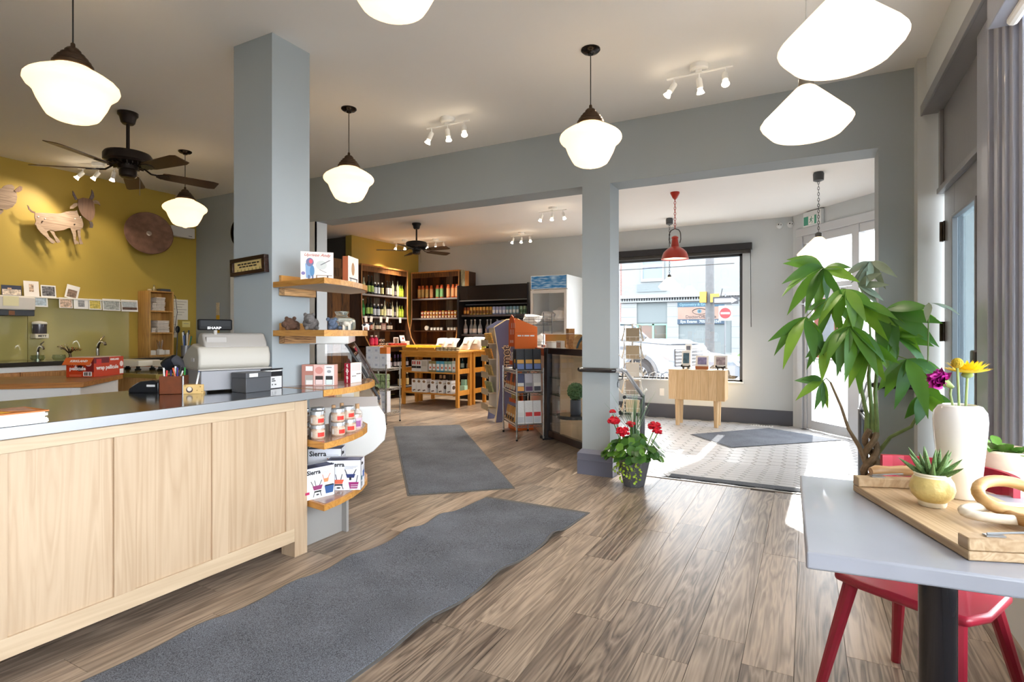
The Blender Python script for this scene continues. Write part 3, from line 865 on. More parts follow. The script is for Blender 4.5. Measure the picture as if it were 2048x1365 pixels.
def fondue_box(loc, rz, label, k, w, d, h):
    t = carton('fondue_box', label, 'box', w, d, h, loc, rz, '#e9ebf2', 'boxed fondue sets')
    printed(t, w, d, h, 'F', FOND[k])
    printed(t, w, d, h, 'R', ((0.12, 0.42, 0.30, 0.44, '#3f7d8c', 'p'), (0.5, 0.9, 0.34, 0.56, '#2f57a0', 'p'), (0.55, 0.62, 0.56, 0.74, '#33363c', 'e'), (0.78, 0.86, 0.56, 0.74, '#33363c', 'd'), (0.2, 0.35, 0.10, 0.24, '#6b7480', 'p'), (0.0, 0.06, 0.0, 1.0, '#2b2b34')))
    printed(t, w, d, h, 'T', ((0.0, 1.0, 0.0, 0.72, '#5d607c'), (0.08, 0.5, 0.12, 0.5, '#3a3d55'), (0.56, 0.92, 0.2, 0.62, '#7e83a0')))
    front_text(t, 'Sierra', h * 0.20, '#1d1d22', 0.30, 0.86, w, d, h, bold=0.001)
    front_text(t, 'Sierra', h * 0.15, '#1d1d22', 0.34, 0.86, w, d, h, 'R', squash=0.7, bold=0.001)
    return t
fondue_box((-2.603, 2.380, 0.2985), math.radians(77), 'white fondue set box nearest the counter post, purple and blue pots printed', 1, 0.195, 0.125, 0.182)
fondue_box((-2.567, 2.604, 0.2985), math.radians(33), 'white fondue set box at the shelf edge, red pot printed', 0, 0.205, 0.13, 0.185)
fondue_box((-2.79, 2.66, 0.2985), math.radians(33), 'white fondue set box standing behind the two others', 1, 0.21, 0.14, 0.225)

# jars on the shelf above
glass_j = mat('#e9d9cc', 0.12, trans=0.0, coat=0.5, noise=0.12, nscale=60)
def jar_proto(r, h, body, lab, lab2, lid, lidh=0.018, name='jar'):
    t = thing(name, None, None)
    MB().lathe([(0.0, 0.0), (r * 0.92, 0.0), (r, 0.006), (r, h - 0.012), (r * 0.94, h - 0.002), (r * 0.94, h)], 18, cap=False).build('jar_body', mat(body, 0.18, noise=0.15, nscale=70, coat=0.4), t)
    MB().lathe([(0, h + lidh), (r * 0.97, h + lidh), (r, h + lidh - 0.003), (r, h - 0.002)], 18, cap=False).build('lid', mat(lid, 0.3, metal=0.6), t)
    if lab:
        MB().lathe([(r + 0.0006, h * 0.14), (r + 0.0006, h * 0.80)], 14, a0=-2.0, a1=1.0, cap=False).build('jar_label', mat(lab, 0.5, noise=0.1, nscale=90), t)
        MB().lathe([(r + 0.0011, h * 0.22), (r + 0.0011, h * 0.62)], 6, a0=-0.75, a1=0.3, cap=False).build('label_patch', mat(lab2, 0.5), t)
        MB().lathe([(r + 0.0011, h * 0.2), (r + 0.0011, h * 0.68)], 4, a0=-1.85, a1=-1.55, cap=False).build('barcode', mat('#f4f2f0', 0.5), t)
    return t
ORDN = ['first', 'second', 'third', 'fourth', 'fifth', 'sixth', 'seventh', 'eighth', 'ninth', 'tenth', 'eleventh', 'twelfth']
def which(spots, label):
    """one label per spot: counted along the row as seen from the counter side, and by height in a stack"""
    if len(spots) < 2 or len(spots) > 24:
        return [label] * len(spots)
    key = [round((0.8835 * p[0] + 0.4684 * p[1]) / (-0.4684 * p[0] + 0.8835 * p[1]), 3) for p in spots]
    cols = []
    for q in sorted(key):
        if not cols or q - cols[-1] > 0.0022: cols.append(q)
    zs = sorted(set(round(p[2], 2) for p in spots))
    out = []
    for p, q in zip(spots, key):
        c_ = min(range(len(cols)), key=lambda i: abs(cols[i] - q)); lv = zs.index(round(p[2], 2))
        l = label
        if len(zs) > 1: l += (', lower row' if lv == 0 else ', upper row') if len(zs) == 2 else (', %s level up' % ORDN[lv])
        if len(cols) > 1: l += ', %s from left' % ORDN[min(c_, 11)]
        out.append(l)
    return out
def place(proto, spots, label, cat, group):
    """first spot takes the prototype itself; the others are copies"""
    out = []
    if isinstance(label, str): label = which(spots, label)
    for k, s_ in enumerate(spots):
        o = proto if k == 0 else clone(proto)
        o.location = s_[:3]
        o.rotation_euler.z = s_[3] if len(s_) > 3 else 0.0
        o['label'] = label[k]
        o['category'] = cat
        if group: o['group'] = group
        out.append(o)
    return out
j = jar_proto(0.041, 0.062, '#b89c86', '#cdb9a6', '#d4382e', '#c9ccd0')
zj = 0.6488
place(j, [(-2.565, 2.372, zj, 0.0), (-2.575, 2.375, zj + 0.081, 0.15), (-2.535, 2.505, zj, 0.1), (-2.545, 2.512, zj + 0.081, -0.1), (-2.565, 2.63, zj, -0.3), (-2.575, 2.625, zj + 0.081, 0.1)],
      ['squat jar with red label, bottom of the stack nearest the counter', 'squat jar with red label, top of the stack nearest the counter',
       'squat jar with red label, bottom of the middle stack', 'squat jar with red label, top of the middle stack',
       'squat jar with red label, bottom of the farther stack', 'squat jar with red label, top of the farther stack'], 'jar', 'squat jars on the corner shelf')
j = jar_proto(0.043, 0.064, '#a58a74', '#d3cfca', '#a89a92', '#b9bcc2')
place(j, [(-2.66, 2.46, zj, 0.2), (-2.665, 2.465, zj + 0.083, 0.0), (-2.70, 2.37, zj, 0.2), (-2.70, 2.372, zj + 0.083, 0.3)],
      ['brown squat jar behind the stacked jars, lower of two', 'brown squat jar with plain label behind the stacked jars, upper of two', 'brown squat jar half behind the counter post, lower of two', 'brown squat jar half behind the counter post, upper of two'], 'jar', 'squat jars on the corner shelf')
j = jar_proto(0.036, 0.095, '#c9b2a6', '#cfb4c4', '#9a5c96', '#cfcac6', 0.004)
place(j, [(-2.59, 2.715, zj, -0.2)], 'jar with purple label at the end of the shelf', 'jar', None)
def cork_bottle(loc, label, h=0.15, r=0.03):
    t = thing('corked_bottle', label, 'bottle', loc, 0, 'corked bottles on the corner shelf')
    MB().lathe([(0, 0), (r * 0.95, 0), (r, 0.005), (r, h * 0.55), (r * 0.8, h * 0.68), (r * 0.4, h * 0.76), (r * 0.38, h * 0.82)], 16, cap=False).build('bottle_body', mat('#d6cdc8', 0.1, coat=0.6, noise=0.2, nscale=40), t)
    MB().cyl(r * 0.42, h * 0.80, h, 10).build('cork', mat('#c39a70', 0.7), t)
    MB().lathe([(r + 0.0007, h * 0.15), (r + 0.0007, h * 0.45)], 12, a0=-1.6, a1=1.2, cap=False).build('bottle_label', mat('#d9d4d6', 0.5, noise=0.25, nscale=60), t)
cork_bottle((-2.64, 2.78, zj), 'corked clear bottle at the end of the jar shelf', 0.155, 0.033)
cork_bottle((-2.67, 2.60, zj), 'corked bottle rising behind the middle jar stack', 0.165)
cork_bottle((-2.70, 2.70, zj), 'corked bottle rising behind the farther jar stack', 0.165)

# cocoa gift boxes on the counter end
t = carton('gift_box', 'pink gift box with three printed jars standing at the counter end', 'box', 0.215, 0.055, 0.135, (-2.79, 2.598, CT + 0.001), math.radians(28), '#dba89a')
W, D, HH = 0.215, 0.055, 0.135
printed(t, W, D, HH, 'F',
        ((0.0, 0.36, 0.0, 1.0, '#b98072'), (0.36, 0.68, 0.0, 1.0, '#edc4bb'), (0.68, 0.97, 0.02, 0.98, '#f3f1ef'), (0.12, 0.33, 0.70, 0.92, '#f6f4f2'), (0.10, 0.34, 0.04, 0.5, '#b3aaa2'), (0.13, 0.33, 0.04, 0.26, '#eeeae6'),
         (0.40, 0.64, 0.55, 0.9, '#e09a90', 'o'), (0.41, 0.64, 0.04, 0.46, '#4a3c38'), (0.42, 0.63, 0.05, 0.28, '#f2dcd8'), (0.72, 0.93, 0.04, 0.46, '#3c3a3a'), (0.73, 0.92, 0.05, 0.28, '#e3efec'), (0.74, 0.90, 0.85, 0.88, '#66666a'), (0.76, 0.88, 0.60, 0.74, '#a9a9ad', 'o')))
t = carton('gift_box', 'cream gift box with white letters down its red spine', 'box', 0.05, 0.125, 0.135, (-2.745, 2.85, CT + 0.001), math.radians(8), '#f0e3dc')
W, D, HH = 0.05, 0.125, 0.135
printed(t, W, D, HH, 'F', ((0.0, 1.0, 0.0, 1.0, '#a81f34'),))
for k, ch in enumerate('taYal'):
    o = front_text(t, ch, 0.036, '#f7efe9', 0.5, 0.88 - 0.19 * k, W, D, HH, bold=0.0012); o.location.y -= 0.0008
printed(t, W, D, HH, 'R', ((0.1, 0.9, 0.6, 0.95, '#ecd0d0'), (0.1, 0.5, 0.15, 0.32, '#f5f5f2'), (0.5, 0.92, 0.2, 0.4, '#dff0ec'), (0.12, 0.48, 0.33, 0.36, '#333338'), (0.52, 0.9, 0.42, 0.46, '#333338')))
MB().prism([(-0.02, 0.0), (0.02, 0.0), (0.0, 0.035)], -0.05, -0.048, 'Y').build('flap', mat('#5a2c26', 0.6), t, smooth=False).location.z = 0.135

# books on the top shelf
t = thing('art_book', 'thick art book with a blue bird painted on its cover', 'book', (-2.655, 2.45, 1.5925), math.radians(48))
MB().box(-0.095, 0.095, -0.018, 0.018, 0, 0.175).build('book_block', mat('#8a4a2c', 0.6), t, bevel=0.002)
MB().box(-0.095, 0.095, -0.0205, -0.018, 0, 0.178).build('cover', mat('#f1e2dc', 0.5, noise=0.05, nscale=20), t, smooth=False)
PB = 0.0412
printed(t, 0.19, PB, 0.175, 'F', ((0.14, 0.34, 0.10, 0.60, '#7fa3c9', 'p'), (0.16, 0.40, 0.50, 0.80, '#6c6f93', 'o'), (0.25, 0.37, 0.60, 0.76, '#d2566a', 'o'), (0.28, 0.42, 0.15, 0.55, '#4f86b4', 'o'), (0.22, 0.28, 0.02, 0.20, '#5b6f94'), (0.34, 0.39, 0.02, 0.20, '#5b6f94'), (0.02, 0.14, 0.20, 0.32, '#7f78b0', 'o'),
                             (0.46, 0.80, 0.40, 0.72, '#c9ccc9', 'o'), (0.58, 0.92, 0.56, 0.74, '#6c6c70', 'd'), (0.55, 0.80, 0.30, 0.40, '#8b8c90', 'e'), (0.48, 0.96, 0.19, 0.21, '#8a7a6a'), (0.47, 0.50, 0.0, 0.20, '#8a6a4a'), (0.80, 0.84, 0.0, 0.20, '#4a4040')))
o = text('Uprivee Andy', 0.026, mat('#c06a5c', 0.5), t, (0.0, -0.0235, 0.158), squash=1.05, shear=0.35)
t = thing('art_book', 'smaller art book with reddish spine beside the bird book', 'book', (-2.585, 2.66, 1.5925), math.radians(24))
MB().box(-0.018, 0.018, -0.09, 0.09, 0, 0.165).build('book_block', mat('#b0603c', 0.5), t, bevel=0.002)
MB().box(0.018, 0.0205, -0.09, 0.09, 0, 0.168).build('cover', mat('#efe8dd', 0.5, noise=0.1, nscale=60), t, smooth=False)
printed(t, 0.0412, 0.18, 0.165, 'R', ((0.3, 0.6, 0.3, 0.8, '#b98a5c', 'o'), (0.1, 0.9, 0.16, 0.2, '#2c2a2a'), (0.2, 0.25, 0.0, 0.16, '#3a4450'), (0.8, 0.86, 0.0, 0.16, '#2c2a2a')))
# plush animals on the shelf below
def plush(name, label, loc, rz, col, k):
    t = thing(name, label, 'plush toy', loc, rz, 'plush toys on the corner shelf')
    fur = mat(col, 0.95, noise=0.3, nscale=50, bump=0.8, bscale=160)
    if k == 0:      # sitting, snout forward
        b = MB().ball(0.040, 0, 0, 0.040, sx=1.1, sy=1.2, sz=1.0).ball(0.033, 0.028, -0.012, 0.066).ball(0.018, 0.056, -0.018, 0.056, sx=1.3, sy=0.8, sz=0.8)
    elif k == 1:
        b = MB().ball(0.040, 0, 0, 0.030, sx=1.2, sy=1.1, sz=0.8).ball(0.032, 0.012, -0.02, 0.044).ball(0.02, 0.02, -0.045, 0.034)
    else:
        b = MB().ball(0.030, 0, 0, 0.028, sx=1.2).ball(0.024, 0.02, -0.012, 0.045)
    bo = b.build('body', fur, t)
    hx, hz = ((0.028, 0.092) if k == 0 else ((0.0, 0.072) if k == 1 else (0.02, 0.064)))
    for s_ in (-1, 1):
        MB().ball(0.012, hx - 0.004, s_ * 0.022 - 0.012, hz).build('ear', fur, t)
        MB().ball(0.013, 0.035, s_ * 0.03, 0.012, sx=1.5).build('paw', fur, t)
    return t
plush('plush_bear', 'brown plush animal lying nearest the column', (-2.80, 2.39, 1.293), -0.7, '#6b4f40', 1)
plush('plush_bear', 'grey plush animal sitting upright beside the cake dome', (-2.67, 2.415, 1.293), -0.6, '#74706e', 0)
plush('plush_bear', 'small blue-grey plush animal in front of the glass dome', (-2.535, 2.46, 1.293), -0.4, '#5c6a80', 2)
# glass dome jar
t = thing('glass_jar', 'clear glass jar with a flared knob top on the corner shelf', 'jar', (-2.60, 2.60, 1.293))
jar_glass = glass('#eef5f2')
MB().lathe([(0.0, 0.002), (0.080, 0.002), (0.085, 0.01), (0.086, 0.055), (0.078, 0.072), (0.040, 0.084), (0.033, 0.095), (0.042, 0.108), (0.043, 0.118), (0.0, 0.12)], 28, cap=False).build('jar_body', mat('#dfe8e4', 0.03, trans=0.85, ior=1.2), t)
def toy_cow(label, loc, rz, body, spot, sc=1.0):
    t = thing('toy_cow', label, 'toy animal', loc, rz, 'toy farm animals on the corner shelf')
    t.scale = (sc, sc, sc)
    m = mat(body, 0.5)
    MB().ball(0.014, 0, 0, 0.032, sx=1.9, sy=0.8, sz=0.95).build('body', m, t)
    for sx in (-0.017, 0.017):
        for sy in (-0.006, 0.006):
            MB().tube([(sx, sy, 0.028), (sx, sy, 0.0)], [0.0045, 0.003], 6).build('leg', m, t)
    b = MB().tube([(0.022, 0, 0.036), (0.034, 0, 0.048)], [0.008, 0.006], 8).ball(0.0075, 0.040, 0, 0.047, sx=1.5, sy=0.8)
    b.build('head', mat(spot, 0.5), t)
    MB().ball(0.011, -0.006, -0.003, 0.036, sx=1.2, sy=0.9).build('spot_patch', mat(spot, 0.5), t)
toy_cow('small black and white toy cow at the shelf end', (-2.585, 2.80, 1.293), 0.6, '#f1f0ee', '#26262a')
toy_cow('white toy sheep standing before the glass dome', (-2.49, 2.53, 1.293), 0.2, '#e9e2d2', '#ded6c6', 1.15)

# cash register
t = thing('cash_register', 'beige electronic cash register with a customer display on the counter', 'cash register', (-2.99, 1.925, CT), math.radians(-18))
t.scale = (1.1, 1.1, 1.06)
beige = mat('#b7b2a8', 0.45); beige2 = mat('#a39e98', 0.45); grey_d = mat('#8f8f94', 0.4)
# local: +x is the customer side, drawer runs from y=0 to 0.34, x from -0.30 to 0
MB().box(-0.32, 0, 0, 0.335, 0.012, 0.118).build('cash_drawer', grey_d, t, bevel=0.004)
for p in ((-0.29, 0.03), (-0.03, 0.03), (-0.03, 0.30), (-0.29, 0.30)):
    MB().cyl(0.012, 0, 0.014, 10, p[0], p[1]).build('foot', black_m, t)
prof = [(-0.335, 0.14), (-0.30, 0.122), (-0.02, 0.122), (0.005, 0.14), (0.008, 0.20), (-0.01, 0.245), (-0.12, 0.262), (-0.20, 0.235), (-0.335, 0.165)]
MB().prism(prof, -0.012, 0.345, 'Y').build('body', beige, t, bevel=0.012, seg=3)
MB().box(-0.30, 0.012, -0.015, 0.348, 0.120, 0.127).build('seam', beige2, t, smooth=False)
hump = [(-0.15, 0.24), (-0.01, 0.238), (-0.02, 0.27), (-0.055, 0.318), (-0.11, 0.322), (-0.14, 0.29)]
MB().prism(hump, 0.02, 0.335, 'Y').build('printer_cover', beige2, t, bevel=0.012, seg=3)
MB().box(-0.085, -0.02, 0.03, 0.13, 0.245, 0.30).build('display_well', mat('#a5a09b', 0.5), t, bevel=0.004)
MB().box(-0.072, -0.05, 0.075, 0.092, 0.27, 0.345).build('display_stem', beige2, t, bevel=0.004)
b = MB().box(-0.075, -0.045, 0.0, 0.165, 0.335, 0.395); ds = b.build('customer_display', mat('#141416', 0.5, spec=0.2), t, bevel=0.008, seg=3)
MB().box(-0.0455, -0.0435, 0.012, 0.153, 0.357, 0.388).build('display_glass', mat('#1c1d20', 0.45, spec=0.2), ds, smooth=False)
text('SHARP', 0.018, mat('#eeeeee', 0.4), ds, (-0.0442, 0.075, 0.347), (PI / 2, 0, PI / 2), squash=1.25, bold=0.0006)
b = MB()
for k in range(6):
    for q in range(7):
        b.box(-0.315 + 0.020 * q, -0.300 + 0.020 * q, 0.03 + 0.05 * k, 0.07 + 0.05 * k, 0.16, 0.178 + 0.0087 * q)
b.build('key_block', mat('#8f8d8a', 0.5), t, smooth=False)
MB().box(-0.13, -0.075, -0.0135, -0.012, 0.165, 0.185).build('rating_sticker', mat('#c4c2c4', 0.5), t, smooth=False)

# card box and card file beside it
t = thing('card_box', 'dark grey metal card box with a white sticker on its lid', 'box', (-2.79, 2.06, CT), 0)
dkg = mat('#5b5c60', 0.35, metal=0.3)
MB().box(-0.125, 0, 0, 0.165, 0, 0.082).build('tray', dkg, t, bevel=0.002)
MB().box(-0.127, 0.002, -0.002, 0.167, 0.082, 0.113).build('lid', dkg, t, bevel=0.003)
MB().box(0.002, 0.003, 0.02, 0.075, 0.088, 0.108).build('sticker', white_p, t, smooth=False)
t = thing('card_file', 'black card file with a white printed front leaning by the column', 'file box', (-2.865, 2.235, CT), 0)
MB().box(-0.045, 0, 0, 0.135, 0, 0.105).build('file_body', black_m, t, bevel=0.002)
MB().box(0, 0.001, 0.008, 0.127, 0.004, 0.075).build('front_card', mat('#d8d8d8', 0.5), t, smooth=False)
MB().box(-0.035, -0.004, 0.006, 0.129, 0.1, 0.112).build('paper_stack', white_p, t, smooth=False)
b = MB(); b.at(0, 0, 0.116, rx=0.0, ry=math.radians(-8)).box(-0.09, 0.0, -0.004, 0.139, 0, 0.008); b.build('lid', black_m, t, bevel=0.002)
for z_, w_ in ((0.056, (0.02,)), (0.044, (0.026,)), (0.022, (0.008, 0.012))):
    b = MB()
    for q_, ww_ in enumerate(w_): b.box(0.001, 0.0016, 0.055 + 0.02 * q_, 0.055 + 0.02 * q_ + ww_, z_, z_ + 0.007)
    b.build('fine_print', mat('#444448', 0.5), t, smooth=False)

# pen holder with pens
t = thing('pen_holder', 'brown leather pen holder packed with coloured pens', 'pen holder', (-3.13, 1.86, CT), math.radians(40))
leather = mat('#6e3b22', 0.35, noise=0.15, nscale=30)
b = MB()
for q in ((-0.06, 0.06, -0.045, -0.041), (-0.06, 0.06, 0.041, 0.045), (-0.06, -0.056, -0.045, 0.045), (0.056, 0.06, -0.045, 0.045)):
    b.box(q[0], q[1], q[2], q[3], 0, 0.1)
b.box(-0.06, 0.06, -0.045, 0.045, 0, 0.006)
b.build('cup', leather, t, bevel=0.002)
MB().tube([(0.06, -0.045, 0.0), (0.06, -0.045, 0.1)], 0.006, 8).build('metal_corner', mat('#8a8a8c', 0.35, metal=0.8), t)
pr = random.Random(5)
for k, col in enumerate(('#2a55b0', '#e25822', '#3aa54a', '#f2f2f2', '#3d2a78', '#d23434', '#3aa54a', '#1c1c20', '#e9a91e', '#f2f2f2', '#2c2c60', '#d9d9d9')):
    x, y = pr.uniform(-0.045, 0.045), pr.uniform(-0.03, 0.03)
    a, r_ = pr.uniform(0, 6.28), pr.uniform(0.01, 0.04)
    MB().tube([(x, y, 0.01), (x + r_ * math.cos(a), y + r_ * math.sin(a), 0.125 + pr.uniform(0, 0.03))], 0.0042, 7).build('pen', mat(col, 0.35), t)
b = MB().tube([(0.02, 0.03, 0.10), (0.028, 0.05, 0.14), (0.0, 0.06, 0.155), (-0.02, 0.045, 0.14), (-0.01, 0.03, 0.11)], 0.003, 6); b.build('scissor_handle', black_m, t)
# cheese-shaped pen stand
t = thing('cheese_pen_stand', 'cheese-shaped block holding one blue-capped pen', 'pen stand', (-3.03, 1.915, CT), math.radians(42))
ch = mat('#ddb877', 0.6, noise=0.06, nscale=40)
MB().box(-0.05, 0.05, -0.03, 0.03, 0, 0.052).build('cheese_block', ch, t, bevel=0.002)
b = MB()
for (u, v, r_) in ((0.036, 0.040, 0.004), (0.02, 0.02, 0.003), (-0.04, 0.046, 0.003), (0.045, 0.012, 0.003)):
    b.at(u, -0.0302, v, rx=PI / 2).cyl(r_, 0, 0.001, 10)
b.build('cheese_hole', mat('#a8813f', 0.7), t)
b = MB().at(-0.018, -0.0302, 0.024, rx=PI / 2).cyl(0.017, 0, 0.0008, 20); b.build('logo_disc', mat('#4c3a3c', 0.5), t)
b = MB().at(-0.018, -0.0310, 0.028, rx=PI / 2).cyl(0.012, 0, 0.0006, 16); b.build('logo_face', mat('#e7d9c6', 0.5), t)
pn = MB().tube([(0.005, 0.0, 0.03), (0.022, 0.005, 0.125)], 0.005, 8).build('pen', white_p, t)
MB().tube([(0.021, 0.0047, 0.12), (0.031, 0.0075, 0.175)], 0.0058, 8).build('pen_cap', mat('#2350a8', 0.3), pn)
MB().tube([(0.03, 0.01, 0.05), (0.06, 0.03, 0.10), (0.10, 0.05, 0.15), (0.12, 0.06, 0.165)], 0.003, 6).build('cord', mat('#b9babd', 0.4), t)
# card terminal and scanner
t = thing('card_terminal', 'black card payment terminal lying on the steel counter', 'card terminal', (-3.33, 1.83, CT), math.radians(25))
MB().prism([(-0.09, 0.0), (0.09, 0.0), (0.09, 0.06), (0.06, 0.072), (-0.02, 0.065), (-0.085, 0.025)], -0.04, 0.04, 'Y').build('terminal_body', mat('#1d1e22', 0.2, coat=0.5), t, bevel=0.006, seg=3)
MB().box(0.02, 0.07, -0.0405, -0.0398, 0.035, 0.047).build('sticker', white_p, t, smooth=False)
b = MB().at(-0.055, 0, 0.044, ry=math.radians(-32)).box(-0.02, 0.02, -0.03, 0.03, 0.0, 0.003); b.build('receipt_slot', mat('#c9c9cc', 0.4), t)
t = thing('barcode_scanner', 'dark grey handheld barcode scanner standing in its holder', 'scanner', (-3.30, 2.0, CT), math.radians(20))
sg = mat('#4a4b52', 0.4)
MB().tube([(0.10, 0, 0.03), (0.05, 0, 0.10), (0.0, 0, 0.155), (-0.04, 0, 0.175)], [0.018, 0.02, 0.026, 0.034], 12).build('scanner_body', sg, t)
MB().tube([(-0.035, 0, 0.175), (-0.065, 0, 0.165), (-0.09, 0, 0.14)], [0.036, 0.04, 0.042], 14).build('scanner_head', mat('#22242a', 0.25), t)
MB().lathe([(0.0, 0.0), (0.045, 0.0), (0.045, 0.01), (0.02, 0.02), (0.016, 0.05), (0.0, 0.052)], 16, x=0.09).build('holder', black_m, t)
# magazines
for k in range(9):
    rr_ = random.Random(k)
    o = MB().box(-0.20, 0.0, -0.15, 0.15, 0, 0.0045).build('magazine', mat('#eef0f4' if k < 8 else '#c9702f', 0.4), None, smooth=False)
    o.location = (-2.525 - rr_.uniform(0, 0.008), 0.875 + rr_.uniform(-0.008, 0.008), CT + 0.0008 + k * 0.0053)
    if k == 8:
        tag(o, 'orange and yellow covered magazine topping the pile on the counter', 'magazine', 'magazines piled on the counter')
        MB().prism([(-0.19, -0.13), (-0.05, -0.14), (-0.01, -0.06), (-0.04, 0.05), (-0.14, 0.02)], 0.0046, 0.0052).build('cover_print', mat('#e2ae2c', 0.4, noise=0.3, nscale=20), o, smooth=False)
        MB().prism([(-0.19, 0.03), (-0.08, 0.06), (-0.03, 0.12), (-0.18, 0.14)], 0.0046, 0.0052).build('cover_print', mat('#b98a7a', 0.4, noise=0.4, nscale=30), o, smooth=False)
    else:
        tag(o, 'white-edged magazine in the pile on the counter, %s from the bottom' % ORDN[k], 'magazine', 'magazines piled on the counter')
# framed notice on the column
t = thing('picture_frame', 'dark wooden frame with a small printed card, tilted on the column', 'picture frame', (-3.115, 2.338, 1.70))
t.rotation_euler = (0, math.radians(-3), 0)
dkw = wood('#3a2018', '#140806', 'X', rough=0.3)
for q in ((-0.165, 0.165, 0.032, 0.055), (-0.165, 0.165, -0.055, -0.032), (-0.165, -0.138, -0.032, 0.032), (0.138, 0.165, -0.032, 0.032)):
    MB().box(q[0], q[1], -0.034, 0.0, q[2], q[3]).build('frame_side', dkw, t, bevel=0.002)
MB().box(-0.138, 0.138, -0.02, -0.002, -0.032, 0.032).build('card', mat('#cdb479', 0.6, noise=0.08, nscale=50), t, smooth=False)
def scribble(parent, m, words, x0, y, z, hgt, axis='X'):
    """a line of print too small to read: word-long dashes"""
    b = MB(); x = x0
    for w in words:
        if axis == 'X': b.box(x, x + w, y - 0.0006, y, z, z + hgt)
        else: b.box(y, y + 0.0006, x, x + w, z, z + hgt)
        x += w + hgt * 0.7
    return b.build('fine_print', m, parent, smooth=False)
ink = mat('#2a2010', 0.6)
scribble(t, ink, (0.03, 0.018, 0.026, 0.034, 0.04, 0.022), -0.105, -0.0202, 0.010, 0.010)
scribble(t, ink, (0.024, 0.03, 0.02, 0.036, 0.03), -0.09, -0.0202, -0.006, 0.009)
b = MB()
for k in range(7):
    b.at(-0.105 + 0.035 * k, -0.0206, -0.02, rx=PI / 2).cyl(0.0045, 0, 0.0005, 8).at().box(-0.110 + 0.035 * k, -0.100 + 0.035 * k, -0.0211, -0.0206, -0.029, -0.025)
b.build('small_figures', mat('#8d8348', 0.6), t, smooth=False)
# ------------------------------------------------------------------ preparation corner at the yellow wall
GOAT = dict(
 body=[(2.883, 2.578), (2.939, 2.593), (2.987, 2.598), (3.059, 2.608), (3.121, 2.62), (3.171, 2.648), (3.209, 2.663), (3.254, 2.672), (3.277, 2.688), (3.293, 2.631), (3.326, 2.599), (3.342, 2.533), (3.333, 2.493), (3.3, 2.469), (3.267, 2.456), (3.197, 2.47), (3.146, 2.436), (3.072, 2.413), (3.023, 2.419), (2.987, 2.391), (2.951, 2.393), (2.904, 2.428), (2.883, 2.457), (2.895, 2.491), (2.883, 2.532)],
 tail=[(2.883, 2.575), (2.855, 2.58), (2.829, 2.607), (2.818, 2.654), (2.829, 2.646), (2.843, 2.617), (2.863, 2.596), (2.892, 2.591)],
 head=[(3.277, 2.809), (3.326, 2.838), (3.379, 2.838), (3.423, 2.828), (3.44, 2.774), (3.447, 2.698), (3.44, 2.643), (3.419, 2.597), (3.392, 2.576), (3.359, 2.597), (3.313, 2.634), (3.287, 2.682), (3.274, 2.74)],
 beard=[(3.389, 2.572), (3.419, 2.577), (3.43, 2.541), (3.423, 2.505), (3.392, 2.503), (3.399, 2.535)])
GLEGS = [[(2.892, 2.455), (2.927, 2.454), (2.987, 2.399), (3.011, 2.344), (3.047, 2.314), (3.069, 2.287), (3.047, 2.27), (3.023, 2.281), (2.987, 2.326), (2.939, 2.369), (2.904, 2.414)], [(3.017, 2.411), (3.059, 2.411), (3.072, 2.369), (3.102, 2.329), (3.122, 2.299), (3.09, 2.283), (3.078, 2.3), (3.053, 2.358)], [(3.209, 2.473), (3.261, 2.474), (3.267, 2.407), (3.261, 2.346), (3.293, 2.32), (3.29, 2.301), (3.251, 2.291), (3.243, 2.328), (3.235, 2.394)], [(3.28, 2.469), (3.316, 2.483), (3.313, 2.414), (3.323, 2.355), (3.342, 2.308), (3.306, 2.299), (3.3, 2.336), (3.287, 2.41)]]
GHORN = [[(3.254, 2.796), (3.228, 2.851), (3.227, 2.896), (3.241, 2.876), (3.267, 2.822), (3.277, 2.809)], [(3.392, 2.841), (3.413, 2.899), (3.418, 2.955), (3.436, 2.92), (3.443, 2.875), (3.426, 2.833)]]
GEAR = [[(3.277, 2.771), (3.241, 2.756), (3.203, 2.711), (3.2, 2.684), (3.235, 2.695), (3.274, 2.736)], [(3.423, 2.825), (3.467, 2.842), (3.495, 2.824), (3.508, 2.784), (3.481, 2.798), (3.433, 2.792)]]
tin = wood('#b39a82', '#77604e', 'Y', rough=0.55, fine=1.4, contrast=0.9)
tin_d = wood('#8a6a55', '#5a4036', 'Z', rough=0.55, fine=1.2)
t = thing('goat_wall_art', 'weathered sheet-metal goat cutout standing off the yellow wall', 'wall art', (-7.38, 0, 0))
MB().prism(GOAT['body'], -0.006, 0.004, 'X').build('body', tin, t, smooth=False)
MB().prism(GOAT['tail'], -0.004, 0.002, 'X').build('tail', tin_d, t, smooth=False)
for k, l in enumerate(GLEGS):
    MB().prism(l, (-0.004 if k % 2 == 0 else -0.010), (0.010 if k % 2 == 0 else -0.001), 'X').build('leg', tin, t, smooth=False)
MB().prism(GOAT['head'], 0.02, 0.032, 'X').build('head', tin_d, t, smooth=False)
for l in GHORN: MB().prism(l, 0.012, 0.024, 'X').build('horn', mat('#6a5f66', 0.4, noise=0.3, nscale=40), t, smooth=False)
for l in GEAR: MB().prism(l, 0.014, 0.022, 'X').build('ear', tin, t, smooth=False)
MB().prism(GOAT['beard'], 0.022, 0.03, 'X').build('beard', mat('#5f5450', 0.5), t, smooth=False)
b = MB()
for (y, z) in ((2.915, 2.545), (2.975, 2.535), (3.255, 2.585), (3.31, 2.615)):
    b.at(0.004, y, z, ry=PI / 2).cyl(0.007, 0, 0.005, 10)
b.build('rivet', mat('#efe9de', 0.3, metal=0.5), t)
b = MB()
